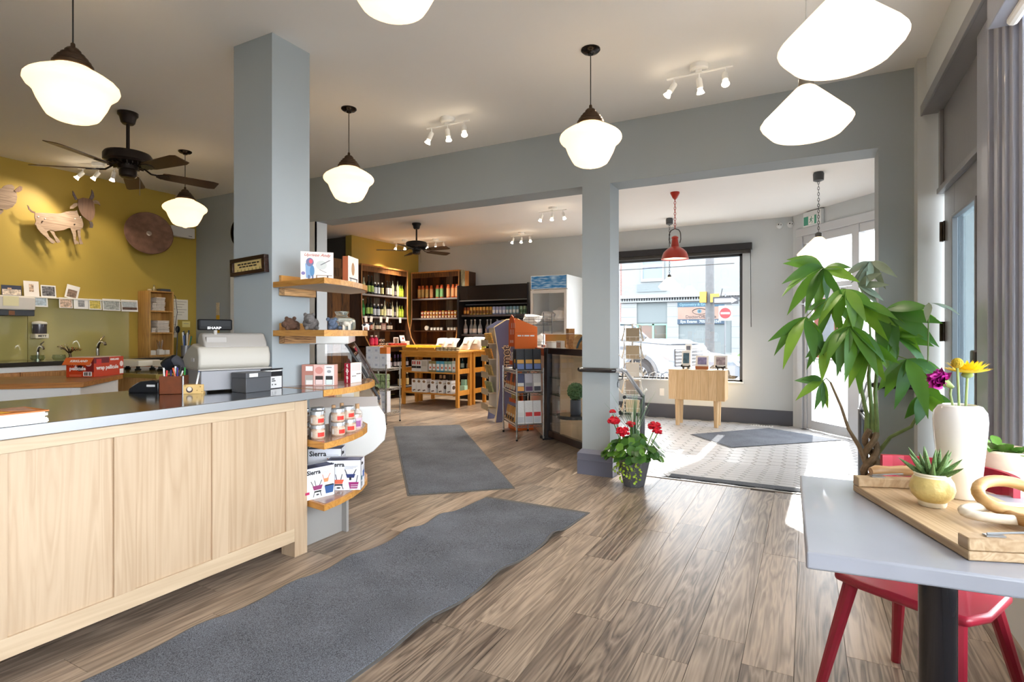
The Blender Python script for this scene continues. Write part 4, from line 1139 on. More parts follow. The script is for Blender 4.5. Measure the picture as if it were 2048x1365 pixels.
for (y, z) in ((2.95, 2.50), (3.25, 2.52), (3.36, 2.72)):
    b.at(-0.12, y, z, ry=PI / 2).cyl(0.006, 0, 0.14, 8)
b.build('spacer', mat('#4a3a30', 0.5), t)
t = thing('pig_wall_art', 'round weathered metal animal cutout cut off at the picture edge', 'wall art', (-7.38, 0, 0))
MB().prism([(2.50, 2.74), (2.56, 2.757), (2.602, 2.781), (2.624, 2.813), (2.651, 2.83), (2.686, 2.838), (2.708, 2.819), (2.705, 2.777), (2.725, 2.76), (2.73, 2.713), (2.722, 2.655), (2.689, 2.6), (2.645, 2.567), (2.602, 2.562), (2.52, 2.574), (2.40, 2.60), (2.38, 2.70)], 0, 0.01, 'X').build('body', tin, t, smooth=False)
MB().prism([(2.703, 2.776), (2.722, 2.805), (2.75, 2.839), (2.772, 2.834), (2.769, 2.798), (2.744, 2.772), (2.719, 2.766)], 0.008, 0.016, 'X').build('ear', tin_d, t, smooth=False)
MB().prism([(2.56, 2.57), (2.613, 2.566), (2.621, 2.548), (2.602, 2.514), (2.57, 2.49)], -0.006, 0.0, 'X').build('leg', tin, t, smooth=False)
MB().at(-0.12, 2.62, 2.7, ry=PI / 2).cyl(0.006, 0, 0.12, 8).build('spacer', mat('#4a3a30', 0.5), t)
# round metal dish
t = thing('metal_dish', 'round rusty-brown metal dish hung on the yellow wall', 'wall art', (-7.3, 4.02, 2.53))
t.rotation_euler = (0, math.radians(82), math.radians(-14))
rust = mat('#7a5a4a', 0.45, metal=0.35, noise=0.28, nscale=14)
MB().lathe([(0.03, 0.012), (0.06, 0.014), (0.20, 0.02), (0.262, 0.03), (0.27, 0.024), (0.262, 0.016), (0.20, -0.03), (0.12, -0.055), (0.0, -0.06)], 40, cap=False).build('dish', rust, t)
MB().lathe([(0.0, 0.03), (0.01, 0.028), (0.012, 0.016), (0.032, 0.011)], 14, cap=False).build('boss', mat('#b9a89a', 0.35, metal=0.6), t)
MB().cyl(0.20, -0.15, -0.03, 24, r1=0.235).build('drum', mat('#5a3e30', 0.5, noise=0.2, nscale=10), t)
# emergency light
t = thing('emergency_light', 'white emergency light box above the corner by the grey wall', 'emergency light', (-7.5, 4.52, 2.64))
MB().box(0.003, 0.10, -0.16, 0.16, -0.07, 0.07).build('housing', mat('#d8d4cf', 0.45), t, bevel=0.006)
scribble(t, mat('#777777', 0.5), (0.05,), 0.07, 0.1, -0.05, 0.01, 'Y')

# back counter along the yellow wall
t = thing('back_counter', 'long back counter with dark top under the yellow wall', 'counter', (XL, 0, 0))
MB().box(0.003, 0.62, -1.0, 4.72, 0.94, 0.985).build('worktop', mat('#33312e', 0.12, coat=0.5), t, bevel=0.003)
MB().box(0.02, 0.585, -1.0, 4.70, 0.885, 0.939).build('fascia', mat('#efeeea', 0.5), t, smooth=False)
for k in range(8):
    y = 4.68 - 0.7 * k
    MB().box(0.02, 0.585, y - 0.69, y, 0.0, 0.884).build('cabinet_carcass', wood('#c98f55', '#9a6433', 'Z', rough=0.5), t, smooth=False)
    MB().box(0.586, 0.604, y - 0.68, y - 0.01, 0.10, 0.875).build('cabinet_door', wood('#cf9960', '#a06a38', 'Z', rough=0.5), t, bevel=0.002)
# glass splash panel and its top rail
t = thing('glass_splashback', 'glossy glass splashback on the yellow wall behind the counter', 'splashback', (XL, 0, 0))
MB().box(0.004, 0.016, -1.0, 2.86, 0.987, 1.66).build('glass_panel', mat('#b5a866', 0.04, coat=1.0, ior=1.6), t, smooth=False)
MB().box(0.004, 0.016, 2.865, 3.885, 0.987, 1.66).build('glass_panel', mat('#b5a866', 0.04, coat=1.0, ior=1.6), t, smooth=False)
MB().box(0.003, 0.10, -1.0, 3.92, 1.662, 1.675).build('top_ledge', mat('#ece5d6', 0.4), t, smooth=False)
# towel dispenser
t = thing('towel_dispenser', 'beige paper dispenser with dark lower band on the splashback', 'dispenser', (XL + 0.018, 2.6, 1.46))
MB().box(0, 0.20, -0.30, 0.255, 0.06, 0.20).build('housing', mat('#ddd3c6', 0.45), t, bevel=0.012, seg=3)
MB().box(0.005, 0.19, -0.30, 0.25, 0.0, 0.058).build('lower_band', mat('#45474c', 0.3), t, bevel=0.004)
MB().box(0.19, 0.193, 0.03, 0.08, 0.005, 0.05).build('release_tab', mat('#8a5a3a', 0.4), t, smooth=False)
MB().box(0.2005, 0.203, -0.02, 0.11, 0.10, 0.20).build('memo_slip', mat('#f0e4b4', 0.7), t, smooth=False)
# greeting cards
def card(y0, y1, z0, z1, label, col, prints, lean, x, tilt=0.0):
    t = thing('greeting_card', label, 'card', (XL + x, (y0 + y1) / 2, z0), 0, 'greeting cards along the splashback')
    t.rotation_euler = (tilt, math.radians(lean), 0)
    w, hh = y1 - y0, z1 - z0
    MB().box(-0.002, 0.0, -w / 2, w / 2, 0, hh).build('card_sheet', mat(col, 0.5), t, smooth=False)
    for (u0, u1, v0, v1, cc, nz) in prints:
        MB().box(0.0, 0.0006, (u0 - .5) * w, (u1 - .5) * w, v0 * hh, v1 * hh).build('card_print', mat(cc, 0.5, noise=nz, nscale=45), t, smooth=False)
ZL = 1.677
card(2.63, 2.80, ZL, ZL + 0.11, 'dark postcard with buildings, first of the upright cards', '#3a3f52', ((0.04, 0.96, 0.05, 0.6, '#d7c5b2', 0.5), (0.3, 0.5, 0.3, 0.75, '#c9a58a', 0.4)), -8, 0.05)
card(2.82, 2.955, ZL, ZL + 0.17, 'tall cream card printed with a dotted tree', '#f1e9e0', ((0.35, 0.65, 0.3, 0.8, '#c9a68e', 0.9),), -8, 0.05)
card(2.97, 3.11, ZL, ZL + 0.135, 'white card with a black and white picture', '#f1efea', ((0.08, 0.92, 0.1, 0.9, '#6c6a6c', 0.95),), -8, 0.05)
card(3.185, 3.315, ZL, ZL + 0.155, 'tilted white card with a brown animal picture', '#f3efe8', ((0.15, 0.85, 0.08, 0.66, '#8d7564', 0.6),), -8, 0.05, math.radians(-14))
low = [(2.86, 3.01, 'white card with a blue and pink sky, lowest row, first', (0.08, 0.92, 0.12, 0.85, '#b4c3cc', 0.35)), (3.115, 3.245, 'square card sprinkled with brown leaves in the lower row', (0.06, 0.94, 0.06, 0.94, '#d3b49c', 0.6)),
       (3.255, 3.40, 'white card with a small grey drawing in the lower row', (0.3, 0.75, 0.2, 0.8, '#9d9d9d', 0.5)), (3.405, 3.54, 'white card with a golden picture in the lower row', (0.08, 0.92, 0.1, 0.85, '#d6c164', 0.4)),
       (3.55, 3.745, 'wide white card with grey twigs in the lower row', (0.06, 0.94, 0.08, 0.9, '#b4b6ae', 0.45)), (3.755, 3.945, 'wide card with a seaside view at the end of the row', (0.06, 0.94, 0.14, 0.88, '#bfc6c6', 0.2))]
for k, (y0, y1, lb, pr_) in enumerate(low):
    pp = (pr_,) if k != 5 else (pr_, (0.06, 0.94, 0.14, 0.36, '#7d5a4a', 0.3))
    card(y0, y1, 1.565 - 0.004 * k, 1.565 + 0.115 + (0.01 if k > 3 else 0), lb, '#f5f2ec', pp, -6, 0.105)
# soap dispenser on the wall
t = thing('soap_dispenser', 'small dark soap dispenser with white rim on the splashback', 'dispenser', (XL + 0.075, 2.945, 1.22))
MB().lathe([(0.0, 0.05), (0.062, 0.05), (0.064, 0.06), (0.064, 0.155), (0.06, 0.16)], 20).build('tank', mat('#4a454a', 0.2, coat=0.4), t)
MB().lathe([(0.066, 0.155), (0.068, 0.165), (0.06, 0.18), (0.02, 0.188), (0, 0.19)], 20, cap=False).build('cap', mat('#e9e2d2', 0.4), t)
MB().box(-0.056, 0.062, -0.06, 0.06, 0.0, 0.049).build('base', mat('#e7ddc4', 0.4), t, bevel=0.004)
text('METT', 0.03, mat('#2c2824', 0.5), t, (0.0628, 0.0, 0.025), (PI / 2, 0, PI / 2), bold=0.001)
# taps and sinks
chrome = mat('#cfcac2', 0.08, metal=1.0)
def tap(y, label, sc=1.0):
    t = thing('tap', label, 'tap', (XL + 0.20, y, 0.9855), 0, 'chrome taps on the back counter')
    t.scale = (sc, sc, sc)
    MB().cyl(0.028, 0, 0.012, 16).cyl(0.014, 0.012, 0.10, 12).build('base', chrome, t)
    MB().tube([(0, 0, 0.08), (0.02, 0, 0.13), (0.06, 0.0, 0.155), (0.12, 0.0, 0.14), (0.13, 0, 0.12)], 0.011, 10).build('spout', chrome, t)
    MB().tube([(0, 0, 0.10), (-0.01, 0.03, 0.17), (-0.015, 0.06, 0.20)], [0.011, 0.008, 0.006], 8).build('lever', chrome, t)
    return t
tap(2.88, 'chrome tap at the left sink, beside the metal bonsai')
tap(3.45, 'taller chrome tap with lever further along the splashback', 1.3)
t = thing('glass_bowl', 'clear glass bowl by the left tap', 'bowl', (XL + 0.40, 2.80, 0.986), 0, 'glass bowls by the tap')
MB().lathe([(0.03, 0.0), (0.05, 0.005), (0.062, 0.03), (0.055, 0.06), (0.052, 0.06), (0.058, 0.03), (0.046, 0.008), (0.0, 0.006)], 20, cap=False).build('bowl_body', glass('#eef3ee'), t)
clone(t, (XL + 0.42, 2.98, 0.986), label='clear glass bowl between the tap and the metal bonsai')
t = thing('wire_tree', 'little metal wire tree ornament on the back counter', 'ornament', (XL + 0.46, 3.06, 0.986))
MB().tube([(0, 0, 0), (0.005, 0.004, 0.04), (0, 0, 0.075)], [0.03, 0.014, 0.012], 8).build('trunk', mat('#5c4a34', 0.3, metal=0.7), t)
rt = random.Random(4)
for k in range(9):
    a = 2 * PI * k / 9
    e_ = (0.085 * math.cos(a), 0.085 * math.sin(a), 0.125 + rt.uniform(-0.02, 0.03))
    br = MB().tube([(0, 0, 0.07), (e_[0] * .5, e_[1] * .5, 0.115), e_], [0.007, 0.005, 0.003], 6).build('branch', mat('#5c4a34', 0.3, metal=0.7), t)
    b = MB()
    for q in range(7):
        b.ball(0.006, e_[0] + rt.uniform(-.02, .02), e_[1] + rt.uniform(-.02, .02), e_[2] + rt.uniform(-.012, .02), 6, 4)
    b.build('leaf_beads', mat(rt.choice(['#b98a3c', '#7a6a34', '#c26a3a', '#d9c9a0']), 0.3, metal=0.4), br)
# open cube shelf with folded cloths
t = thing('cubby_shelf', 'tall honey wood cubby with three compartments on the back counter', 'shelf', (-7.23, 3.99, 0.9865))
cw = wood('#d9a860', '#a9763a', 'Z', rough=0.4)
MB().box(-0.255, 0, 0, 0.015, 0, 0.825).build('side_panel', cw, t, smooth=False)
MB().box(-0.255, 0, 0.285, 0.30, 0, 0.825).build('side_panel', cw, t, smooth=False)
for z in (0.0, 0.285, 0.56, 0.81):
    MB().box(-0.245, 0, 0.015, 0.285, z, z + 0.015).build('shelf_board', cw, t, smooth=False)
MB().box(-0.255, -0.245, 0.015, 0.285, 0.0, 0.825).build('back_panel', cw, t, smooth=False)
cl = mat('#ded3c6', 0.95, noise=0.1, nscale=30, bump=0.5, bscale=120)
def towels(y, z0, n, label, w=0.10, dz=0.019):
    for k in range(n):
        r_ = random.Random(k + int(z0 * 100) + int(y * 50))
        o = MB().box(-0.20, 0, -w / 2, w / 2, 0, dz - 0.001).build('folded_cloth', cl, None, bevel=0.007, seg=3)
        o.location = (-7.235 - r_.uniform(0, 0.015), y + r_.uniform(-0.004, 0.004), z0 + dz * k)
        tag(o, '%s, %s up' % (label, ORDN[k]), 'cloth', 'folded cloths in the cubby')
towels(4.135, 0.9865 + 0.5755, 9, 'folded white cloth in the taller pile, top compartment of the cubby', 0.11)
towels(4.06, 0.9865 + 0.5755, 5, 'folded white cloth in the short pile, top compartment of the cubby', 0.05)
towels(4.165, 0.9865 + 0.3005, 8, 'folded white cloth in the taller pile, middle compartment of the cubby', 0.15)
towels(4.05, 0.9865 + 0.3005, 3, 'folded white cloth in the short pile, middle compartment of the cubby', 0.05)
zb = 0.9865 + 0.0155
for k, (y, lb) in enumerate(((4.045, 'white block nearest the side in the bottom compartment'), (4.15, 'white block in the middle of the bottom compartment'), (4.225, 'small cream block at the end of the bottom compartment'))):
    o = MB().box(-0.07, 0, -0.032 + 0.008 * (k == 2), 0.032 - 0.008 * (k == 2), 0, 0.06).build('white_block', mat('#e9e4da', 0.6), None, bevel=0.004)
    o.location = (-7.245, y, zb); tag(o, lb + ' of the cubby', 'block', 'blocks in the cubby')
t = thing('utensil_pot', 'white cup of metal utensils inside the cubby', 'utensil pot', (-7.36, 4.19, zb))
MB().lathe([(0.0, 0.0), (0.03, 0.0), (0.034, 0.07), (0.031, 0.07), (0.028, 0.005)], 14, cap=False).build('cup', mat('#dcd6cc', 0.4), t)
for k in range(7):
    a = k * 0.9
    MB().tube([(0.01 * math.cos(a), 0.01 * math.sin(a), 0.01), (0.035 * math.cos(a), 0.035 * math.sin(a), 0.17 + 0.01 * (k % 3))], 0.0035, 5).build('utensil', chrome, t)
t = thing('green_bottle', 'dark green bottle inside the cubby', 'bottle', (-7.38, 4.05, zb))
MB().lathe([(0, 0), (0.026, 0), (0.028, 0.01), (0.028, 0.11), (0.012, 0.15), (0.012, 0.20), (0.0, 0.20)], 14, cap=False).build('bottle_body', mat('#2c3a22', 0.15), t)
MB().ball(0.024, 0, 0, 0.20).build('stopper', black_m, t)
o = MB().box(-0.045, 0.045, -0.065, 0.065, 0, 0.035).build('speaker_box', mat('#3e4047', 0.4), None, bevel=0.005)
o.location = (-7.33, 4.22, 1.812); tag(o, 'dark grey flat speaker lying on top of the cubby', 'speaker')
t = thing('perfume_bottle', 'small clear bottle on top of the cubby', 'bottle', (-7.30, 4.085, 1.812))
MB().lathe([(0, 0), (0.02, 0), (0.024, 0.03), (0.01, 0.05), (0.01, 0.075), (0, 0.078)], 12, cap=False).build('bottle_body', mat('#e8d9a8', 0.1, trans=0.6), t)
o = MB().lathe([(0, 0), (0.024, 0), (0.026, 0.018), (0.0, 0.024)], 14, cap=False).build('small_pot', mat('#d8c69a', 0.5)); o.location = (-7.30, 4.03, 1.812); tag(o, 'tiny cream pot on top of the cubby', 'pot')
MB().tube([(-7.29, 4.29, 1.82), (-7.26, 4.33, 1.75), (-7.27, 4.36, 1.55), (-7.30, 4.33, 1.25)], 0.003, 6).build('power_cable', black_m)
tag(bpy.data.objects['power_cable'], 'thin black cable hanging beside the cubby', 'cable')
# papers and tool crock
for k, (y0, y1, z0, z1, lb) in enumerate(((4.33, 4.50, 1.22, 1.74, 'long cream notice sheet taped beside the cubby'), (4.47, 4.64, 1.46, 1.735, 'cream list sheet overlapping the longer notice'), (4.56, 4.67, 1.36, 1.44, 'small yellow note under the notices'))):
    o = MB().box(0.0, 0.0015, y0, y1, z0, z1).build('paper_sheet', mat('#efe6d4' if k < 2 else '#ead98c', 0.7), None, smooth=False)
    o.location.x = XL + 0.002 + 0.002 * k; tag(o, lb, 'paper', 'papers on the yellow wall')
    b = MB()
    for q in range(int((z1 - z0) / 0.035) - 1):
        b.box(0.0015, 0.002, y0 + 0.02, y1 - 0.02 - 0.03 * (q % 3), z1 - 0.035 - 0.035 * q, z1 - 0.029 - 0.035 * q)
    b.build('writing', mat('#a89a8c', 0.7), o, smooth=False)
t = thing('tool_crock', 'wire mesh crock crowded with knives, pens and kitchen tools', 'utensil holder', (-7.18, 4.42, 0.9865))
b = MB().lathe([(0.055, 0.0), (0.06, 0.13), (0.057, 0.13), (0.052, 0.004), (0, 0.004)], 18, cap=False); b.build('crock', mat('#9a9a9c', 0.35, metal=0.7), t)
rt = random.Random(8)
for k, col in enumerate(('#2a2a2e', '#3a5aa0', '#e9e4dc', '#1c1c1e', '#3c8a5a', '#2a2a2e', '#d9d4cc', '#22304a', '#c9a050', '#f0f0ee', '#1c1c1e')):
    a = rt.uniform(0, 6.28); r_ = rt.uniform(0.02, 0.07)
    MB().tube([(0.02 * math.cos(a), 0.02 * math.sin(a), 0.02), (r_ * math.cos(a), r_ * math.sin(a), 0.24 + rt.uniform(0, 0.09))], [0.006, 0.010], 7).build('tool_handle', mat(col, 0.4), t)
t = thing('ladle', 'big black kitchen brush standing up behind the tools', 'utensil', (-7.30, 4.37, 0.9865))
MB().tube([(0, 0, 0), (0, 0.01, 0.30)], 0.006, 6).build('handle', black_m, t)
MB().ball(0.03, 0, 0.013, 0.34, sz=1.6, sx=0.6).build('brush_head', black_m, t)
t = thing('herb_plant', 'dark spiky potted plant behind the cash register', 'plant', (-7.10, 4.62, 0.9865))
MB().lathe([(0, 0), (0.04, 0), (0.05, 0.08), (0.045, 0.08), (0, 0.07)], 14, cap=False).build('pot', mat('#3a3630', 0.6), t)
for k in range(16):
    a = rt.uniform(0, 6.28); l = rt.uniform(0.12, 0.22); q = rt.uniform(0.05, 0.15)
    MB().tube([(0, 0, 0.06), (q * .5 * math.cos(a), q * .5 * math.sin(a), l * .8), (q * math.cos(a), q * math.sin(a), l)], [0.004, 0.006, 0.001], 5).build('leaf', mat('#3f4a2a', 0.5), t)
# wooden island with the film box
IA = math.atan2(0.69, -0.72)
t = thing('prep_table', 'wooden-topped prep table with white aprons behind the counter', 'table', (-4.86, 2.20, 0), IA)
# local x runs along the short side (u), local y along the long side
iw = wood('#c88a4c', '#8a5426', 'Y', rough=0.35, fine=0.8)
MB().box(0, 0.86, 0.0, 1.7, 0.862, 0.90).build('table_top', iw, t, bevel=0.003)
MB().box(0.03, 0.83, 0.03, 0.05, 0.70, 0.861).build('apron', white_p, t, smooth=False)
MB().box(0.03, 0.05, 0.05, 1.67, 0.70, 0.861).build('apron', white_p, t, smooth=False)
MB().box(0.81, 0.83, 0.05, 1.67, 0.70, 0.861).build('apron', white_p, t, smooth=False)
for (x, y) in ((0.03, 0.03), (0.77, 0.03), (0.03, 1.61), (0.77, 1.61)):
    MB().box(x - 0.002, x + 0.062, y - 0.002, y + 0.062, 0, 0.861).build('leg', white_p, t, bevel=0.003)
MB().box(0.1, 0.76, 0.1, 1.6, 0.30, 0.32).build('lower_shelf', iw, t, smooth=False)
t = thing('film_box', 'red cling film carton reading wrap pellicule on the prep table', 'box', (-5.53, 2.60, 0.901), math.radians(28))
W, D, HH = 0.235, 0.36, 0.165
MB().box(-W / 2, W / 2, -D / 2, D / 2, 0, HH).build('carton', mat('#c23a14', 0.45), t, bevel=0.002)
printed(t, W, D, HH, 'F', ((0.0, 1.0, 0.62, 1.0, '#7c1a1c'), (0.72, 1.0, 0.25, 1.0, '#7c1a1c'), (0.62, 0.93, 0.05, 0.28, '#f2efec'), (0.36, 0.66, 0.30, 0.60, '#241016', 'o'), (0.70, 0.92, 0.55, 0.78, '#f0c9c4', 'o'), (0.66, 0.70, 0.08, 0.25, '#2a2426'), (0.72, 0.76, 0.08, 0.25, '#2a2426'), (0.78, 0.80, 0.08, 0.25, '#2a2426'), (0.84, 0.88, 0.08, 0.25, '#2a2426'), (0.12, 0.55, 0.10, 0.12, '#e58a6a'), (0.12, 0.55, 0.05, 0.07, '#e58a6a')))
front_text(t, 'wrap', 0.045, '#f6eeea', 0.24, 0.70, W, D, HH, bold=0.0015).location.y -= 0.002
front_text(t, 'pellicule', 0.042, '#f6eeea', 0.42, 0.44, W, D, HH, bold=0.0015).location.y -= 0.001
printed(t, W, D, HH, 'R', ((0.0, 0.5, 0.7, 1.0, '#6c1620'), (0.08, 0.24, 0.62, 0.92, '#c83030'), (0.86, 0.98, 0.45, 0.75, '#f0d9d4', 'o'), (0.86, 0.99, 0.06, 0.32, '#f2efec')))
front_text(t, 'wrap pellicule', 0.047, '#f6eeea', 0.44, 0.46, W, D, HH, 'R', bold=0.0015)
front_text(t, 'KIRKLAND', 0.022, '#f6eeea', 0.68, 0.86, W, D, HH, 'R', bold=0.001)
b = MB().at(0, -D / 2, HH, rx=math.radians(52)).box(-W / 2, W / 2, -0.075, 0.0, -0.001, 0.001); fl = b.build('flap', mat('#d9662c', 0.5), t, smooth=False)
text('KIRKLAND', 0.03, mat('#f6eeea', 0.5), fl, (0.01, -D / 2 - 0.0247, HH - 0.0283), (math.radians(52), 0, 0), bold=0.0012)
MB().box(-W / 2 + 0.01, W / 2 - 0.01, -D / 2 + 0.02, D / 2 - 0.02, HH, HH + 0.004).build('film_roll', mat('#d9c4b4', 0.3), t, smooth=False)
# white cutting boards on rubber feet behind it
def slicer(x, y, rz, label, w):
    t = thing('cutting_board', label, 'cutting board', (x, y, 0.8855), rz, 'white boards on rubber feet')
    MB().box(-w / 2, w / 2, -0.12, 0.12, 0.045, 0.105).build('board', mat('#efe9da', 0.45), t, bevel=0.004)
    for (u, v) in ((-w / 2 + 0.06, -0.08), (w / 2 - 0.06, -0.08), (-w / 2 + 0.06, 0.08), (w / 2 - 0.06, 0.08)):
        MB().lathe([(0.028, 0.0), (0.032, 0.012), (0.018, 0.02), (0.018, 0.045)], 12, x=u, y=v).build('rubber_foot', black_m, t)
t = thing('work_bench', 'maple work bench with glossy olive top beyond the prep table', 'bench', (-5.42, 3.05, 0), math.radians(6))
MB().box(-1.35, 0.0, 0.0, 0.80, 0.845, 0.885).build('bench_top', mat('#9a8a4a', 0.12, coat=0.5), t, bevel=0.003)
MB().box(-1.33, -0.02, 0.02, 0.78, 0.0, 0.844).build('bench_body', wood('#d9b27c', '#b98a50', 'Z', rough=0.5), t, smooth=False)
slicer(-6.40, 3.36, math.radians(8), 'white cutting board on black feet behind the film box', 0.5)
slicer(-5.78, 3.50, math.radians(8), 'white cutting board on black feet nearest the barcode scanner', 0.5)

# things on the short grey wall
t = thing('wall_clock', 'round black clock half hidden behind the grey column', 'clock', (-6.52, YB0, 2.60))
t.rotation_euler = (PI / 2, 0, 0)
MB().lathe([(0.165, 0.002), (0.20, 0.002), (0.205, 0.02), (0.19, 0.035), (0.165, 0.03)], 40, cap=False).build('rim', black_gloss, t)
MB().lathe([(0.0, 0.012), (0.167, 0.012)], 36, cap=False).build('dial', mat('#2a2a2c', 0.3), t)
MB().box(-0.004, 0.004, 0.0, 0.12, 0.013, 0.016).build('hand', white_p, t, smooth=False)
t = thing('fly_paper', 'folded yellow and newsprint strip hung on the grey wall', 'paper', (-7.01, YB0 - 0.003, 1.36))
b = MB().box(-0.03, 0.035, -0.012, -0.006, 0.12, 0.33); b.build('newsprint', mat('#cfc0a0', 0.7, noise=0.2, nscale=60), t, smooth=False)
b = MB().box(-0.02, 0.045, -0.018, -0.012, -0.08, 0.16); b.build('yellow_strip', mat('#d9a92a', 0.6), t, smooth=False)
t = thing('wall_socket', 'white power socket on the grey wall behind the register', 'socket', (-7.32, YB0, 1.22))
MB().box(-0.04, 0.04, -0.008, -0.001, -0.06, 0.06).build('cover_plate', white_p, t, bevel=0.003)
for z in (-0.025, 0.025):
    MB().box(-0.012, 0.012, -0.0095, -0.008, z - 0.012, z + 0.012).build('outlet', mat('#c9c9c6', 0.5), t, smooth=False)
# ------------------------------------------------------------------ deli case behind the column
DB = Vector((-2.97, 3.38)); DAN = math.radians(41.8)
t = thing('deli_case', 'white deli display case with sloping glass front behind the column', 'display case', (DB.x, DB.y, 0), DAN)
wht = mat('#eceeed', 0.3, coat=0.3)
# local x points to the customers, y runs along the case
bodyp = [(-0.80, 0.10), (-0.33, 0.10), (-0.30, 0.25), (-0.20, 0.29), (-0.06, 0.36), (0.02, 0.44), (0.03, 0.52), (0.02, 0.62), (-0.02, 0.69), (-0.80, 0.69)]
MB().prism(bodyp, 0.03, 1.50, 'Y').build('body', wht, t, smooth=False)
endp = [(-0.82, 0.08), (-0.32, 0.08), (-0.29, 0.235), (-0.19, 0.27), (-0.05, 0.345), (0.035, 0.43), (0.048, 0.52), (0.035, 0.63), (-0.01, 0.70), (-0.82, 0.70)]
MB().prism(endp, 0.0, 0.028, 'Y').build('end_panel', wht, t, bevel=0.008, seg=2)
MB().box(-0.82, -0.02, 0.002, 0.03, 0.70, 0.775).build('end_rail', mat('#b9b0aa', 0.4), t, smooth=False)
MB().box(-0.82, -0.24, 0.0, 1.50, 1.19, 1.262).build('canopy', wht, t, bevel=0.008)
MB().tube([(-0.262, 0.012, 1.19), (-0.13, 0.012, 0.985), (-0.005, 0.012, 0.75)], 0.011, 6).build('glass_trim', black_m, t)
MB().tube([(-0.262, 1.49, 1.19), (-0.13, 1.49, 0.985), (-0.005, 1.49, 0.75)], 0.011, 6).build('glass_trim', mat('#4a342a', 0.4), t)
MB().prism([(-0.262, 1.19), (-0.005, 0.70), (0.003, 0.70), (-0.254, 1.19)], 0.02, 1.49, 'Y').build('front_glass', pane_m, t, smooth=False)
MB().prism([(-0.80, 0.775), (-0.03, 0.775), (-0.262, 1.19), (-0.80, 1.19)], 0.005, 0.011, 'Y').build('end_glass', pane_m, t, smooth=False)
MB().box(-0.78, -0.30, 0.04, 1.48, 0.96, 0.972).build('glass_shelf', glass('#cfe3dc'), t, smooth=False)
MB().box(-0.80, -0.06, 0.04, 1.48, 0.691, 0.705).build('tray_floor', mat('#a59a90', 0.4), t, smooth=False)
MB().box(-0.78, -0.34, 0.06, 1.46, 0.0, 0.10).build('plinth', black_m, t, smooth=False)
MB().box(-0.82, -0.80, 0.0, 1.50, 0.70, 1.19).build('rear_panel', mat('#cfcac2', 0.4), t, smooth=False)
for k in range(5):
    lx, ly = -0.45 + 0.17 * (k % 2), 0.2 + 0.25 * k
    t = thing('wrapped_cheese', ['pinkish wrapped cheese block in the deli case', 'pale wrapped cheese block in the deli case', 'white wrapped cheese in the middle of the deli case', 'brown wrapped cheese in the deli case', 'cream wrapped cheese far along the deli case'][k], 'cheese',
              (DB.x + lx * math.cos(DAN) - ly * math.sin(DAN), DB.y + lx * math.sin(DAN) + ly * math.cos(DAN), 0.7055), DAN + 0.3 * k, 'cheeses in the deli case')
    MB().prism([(-0.10, -0.06), (0.10, -0.06), (0.10, 0.05), (-0.06, 0.06)], 0.0, 0.09).build('cheese_wedge', mat(['#c98f7c', '#e2d3b0', '#efeeea', '#9a6c4e', '#e9dfc4'][k], 0.4), t, bevel=0.006)
    MB().box(-0.05, 0.05, -0.0615, -0.0605, 0.02, 0.06).build('price_label', white_p, t, smooth=False)

# sliding barn door in the dark passage
t = thing('barn_door', 'dark reclaimed plank sliding door in the passage', 'door', (-7.44, 7.20, 0))
bw = wood('#7a5228', '#2c1a0e', 'Z', rough=0.6, fine=1.2, contrast=1.3)
for k in range(4):
    MB().box(-0.02, 0.02, -0.42 + 0.21 * k, -0.214 + 0.21 * k, 0.02, 2.62).build('plank', bw, t, smooth=False)
MB().box(0.02, 0.04, -0.42, 0.42, 2.3, 2.45).build('cross_rail', bw, t, smooth=False)
MB().box(0.02, 0.04, -0.42, 0.42, 0.3, 0.45).build('cross_rail', bw, t, smooth=False)

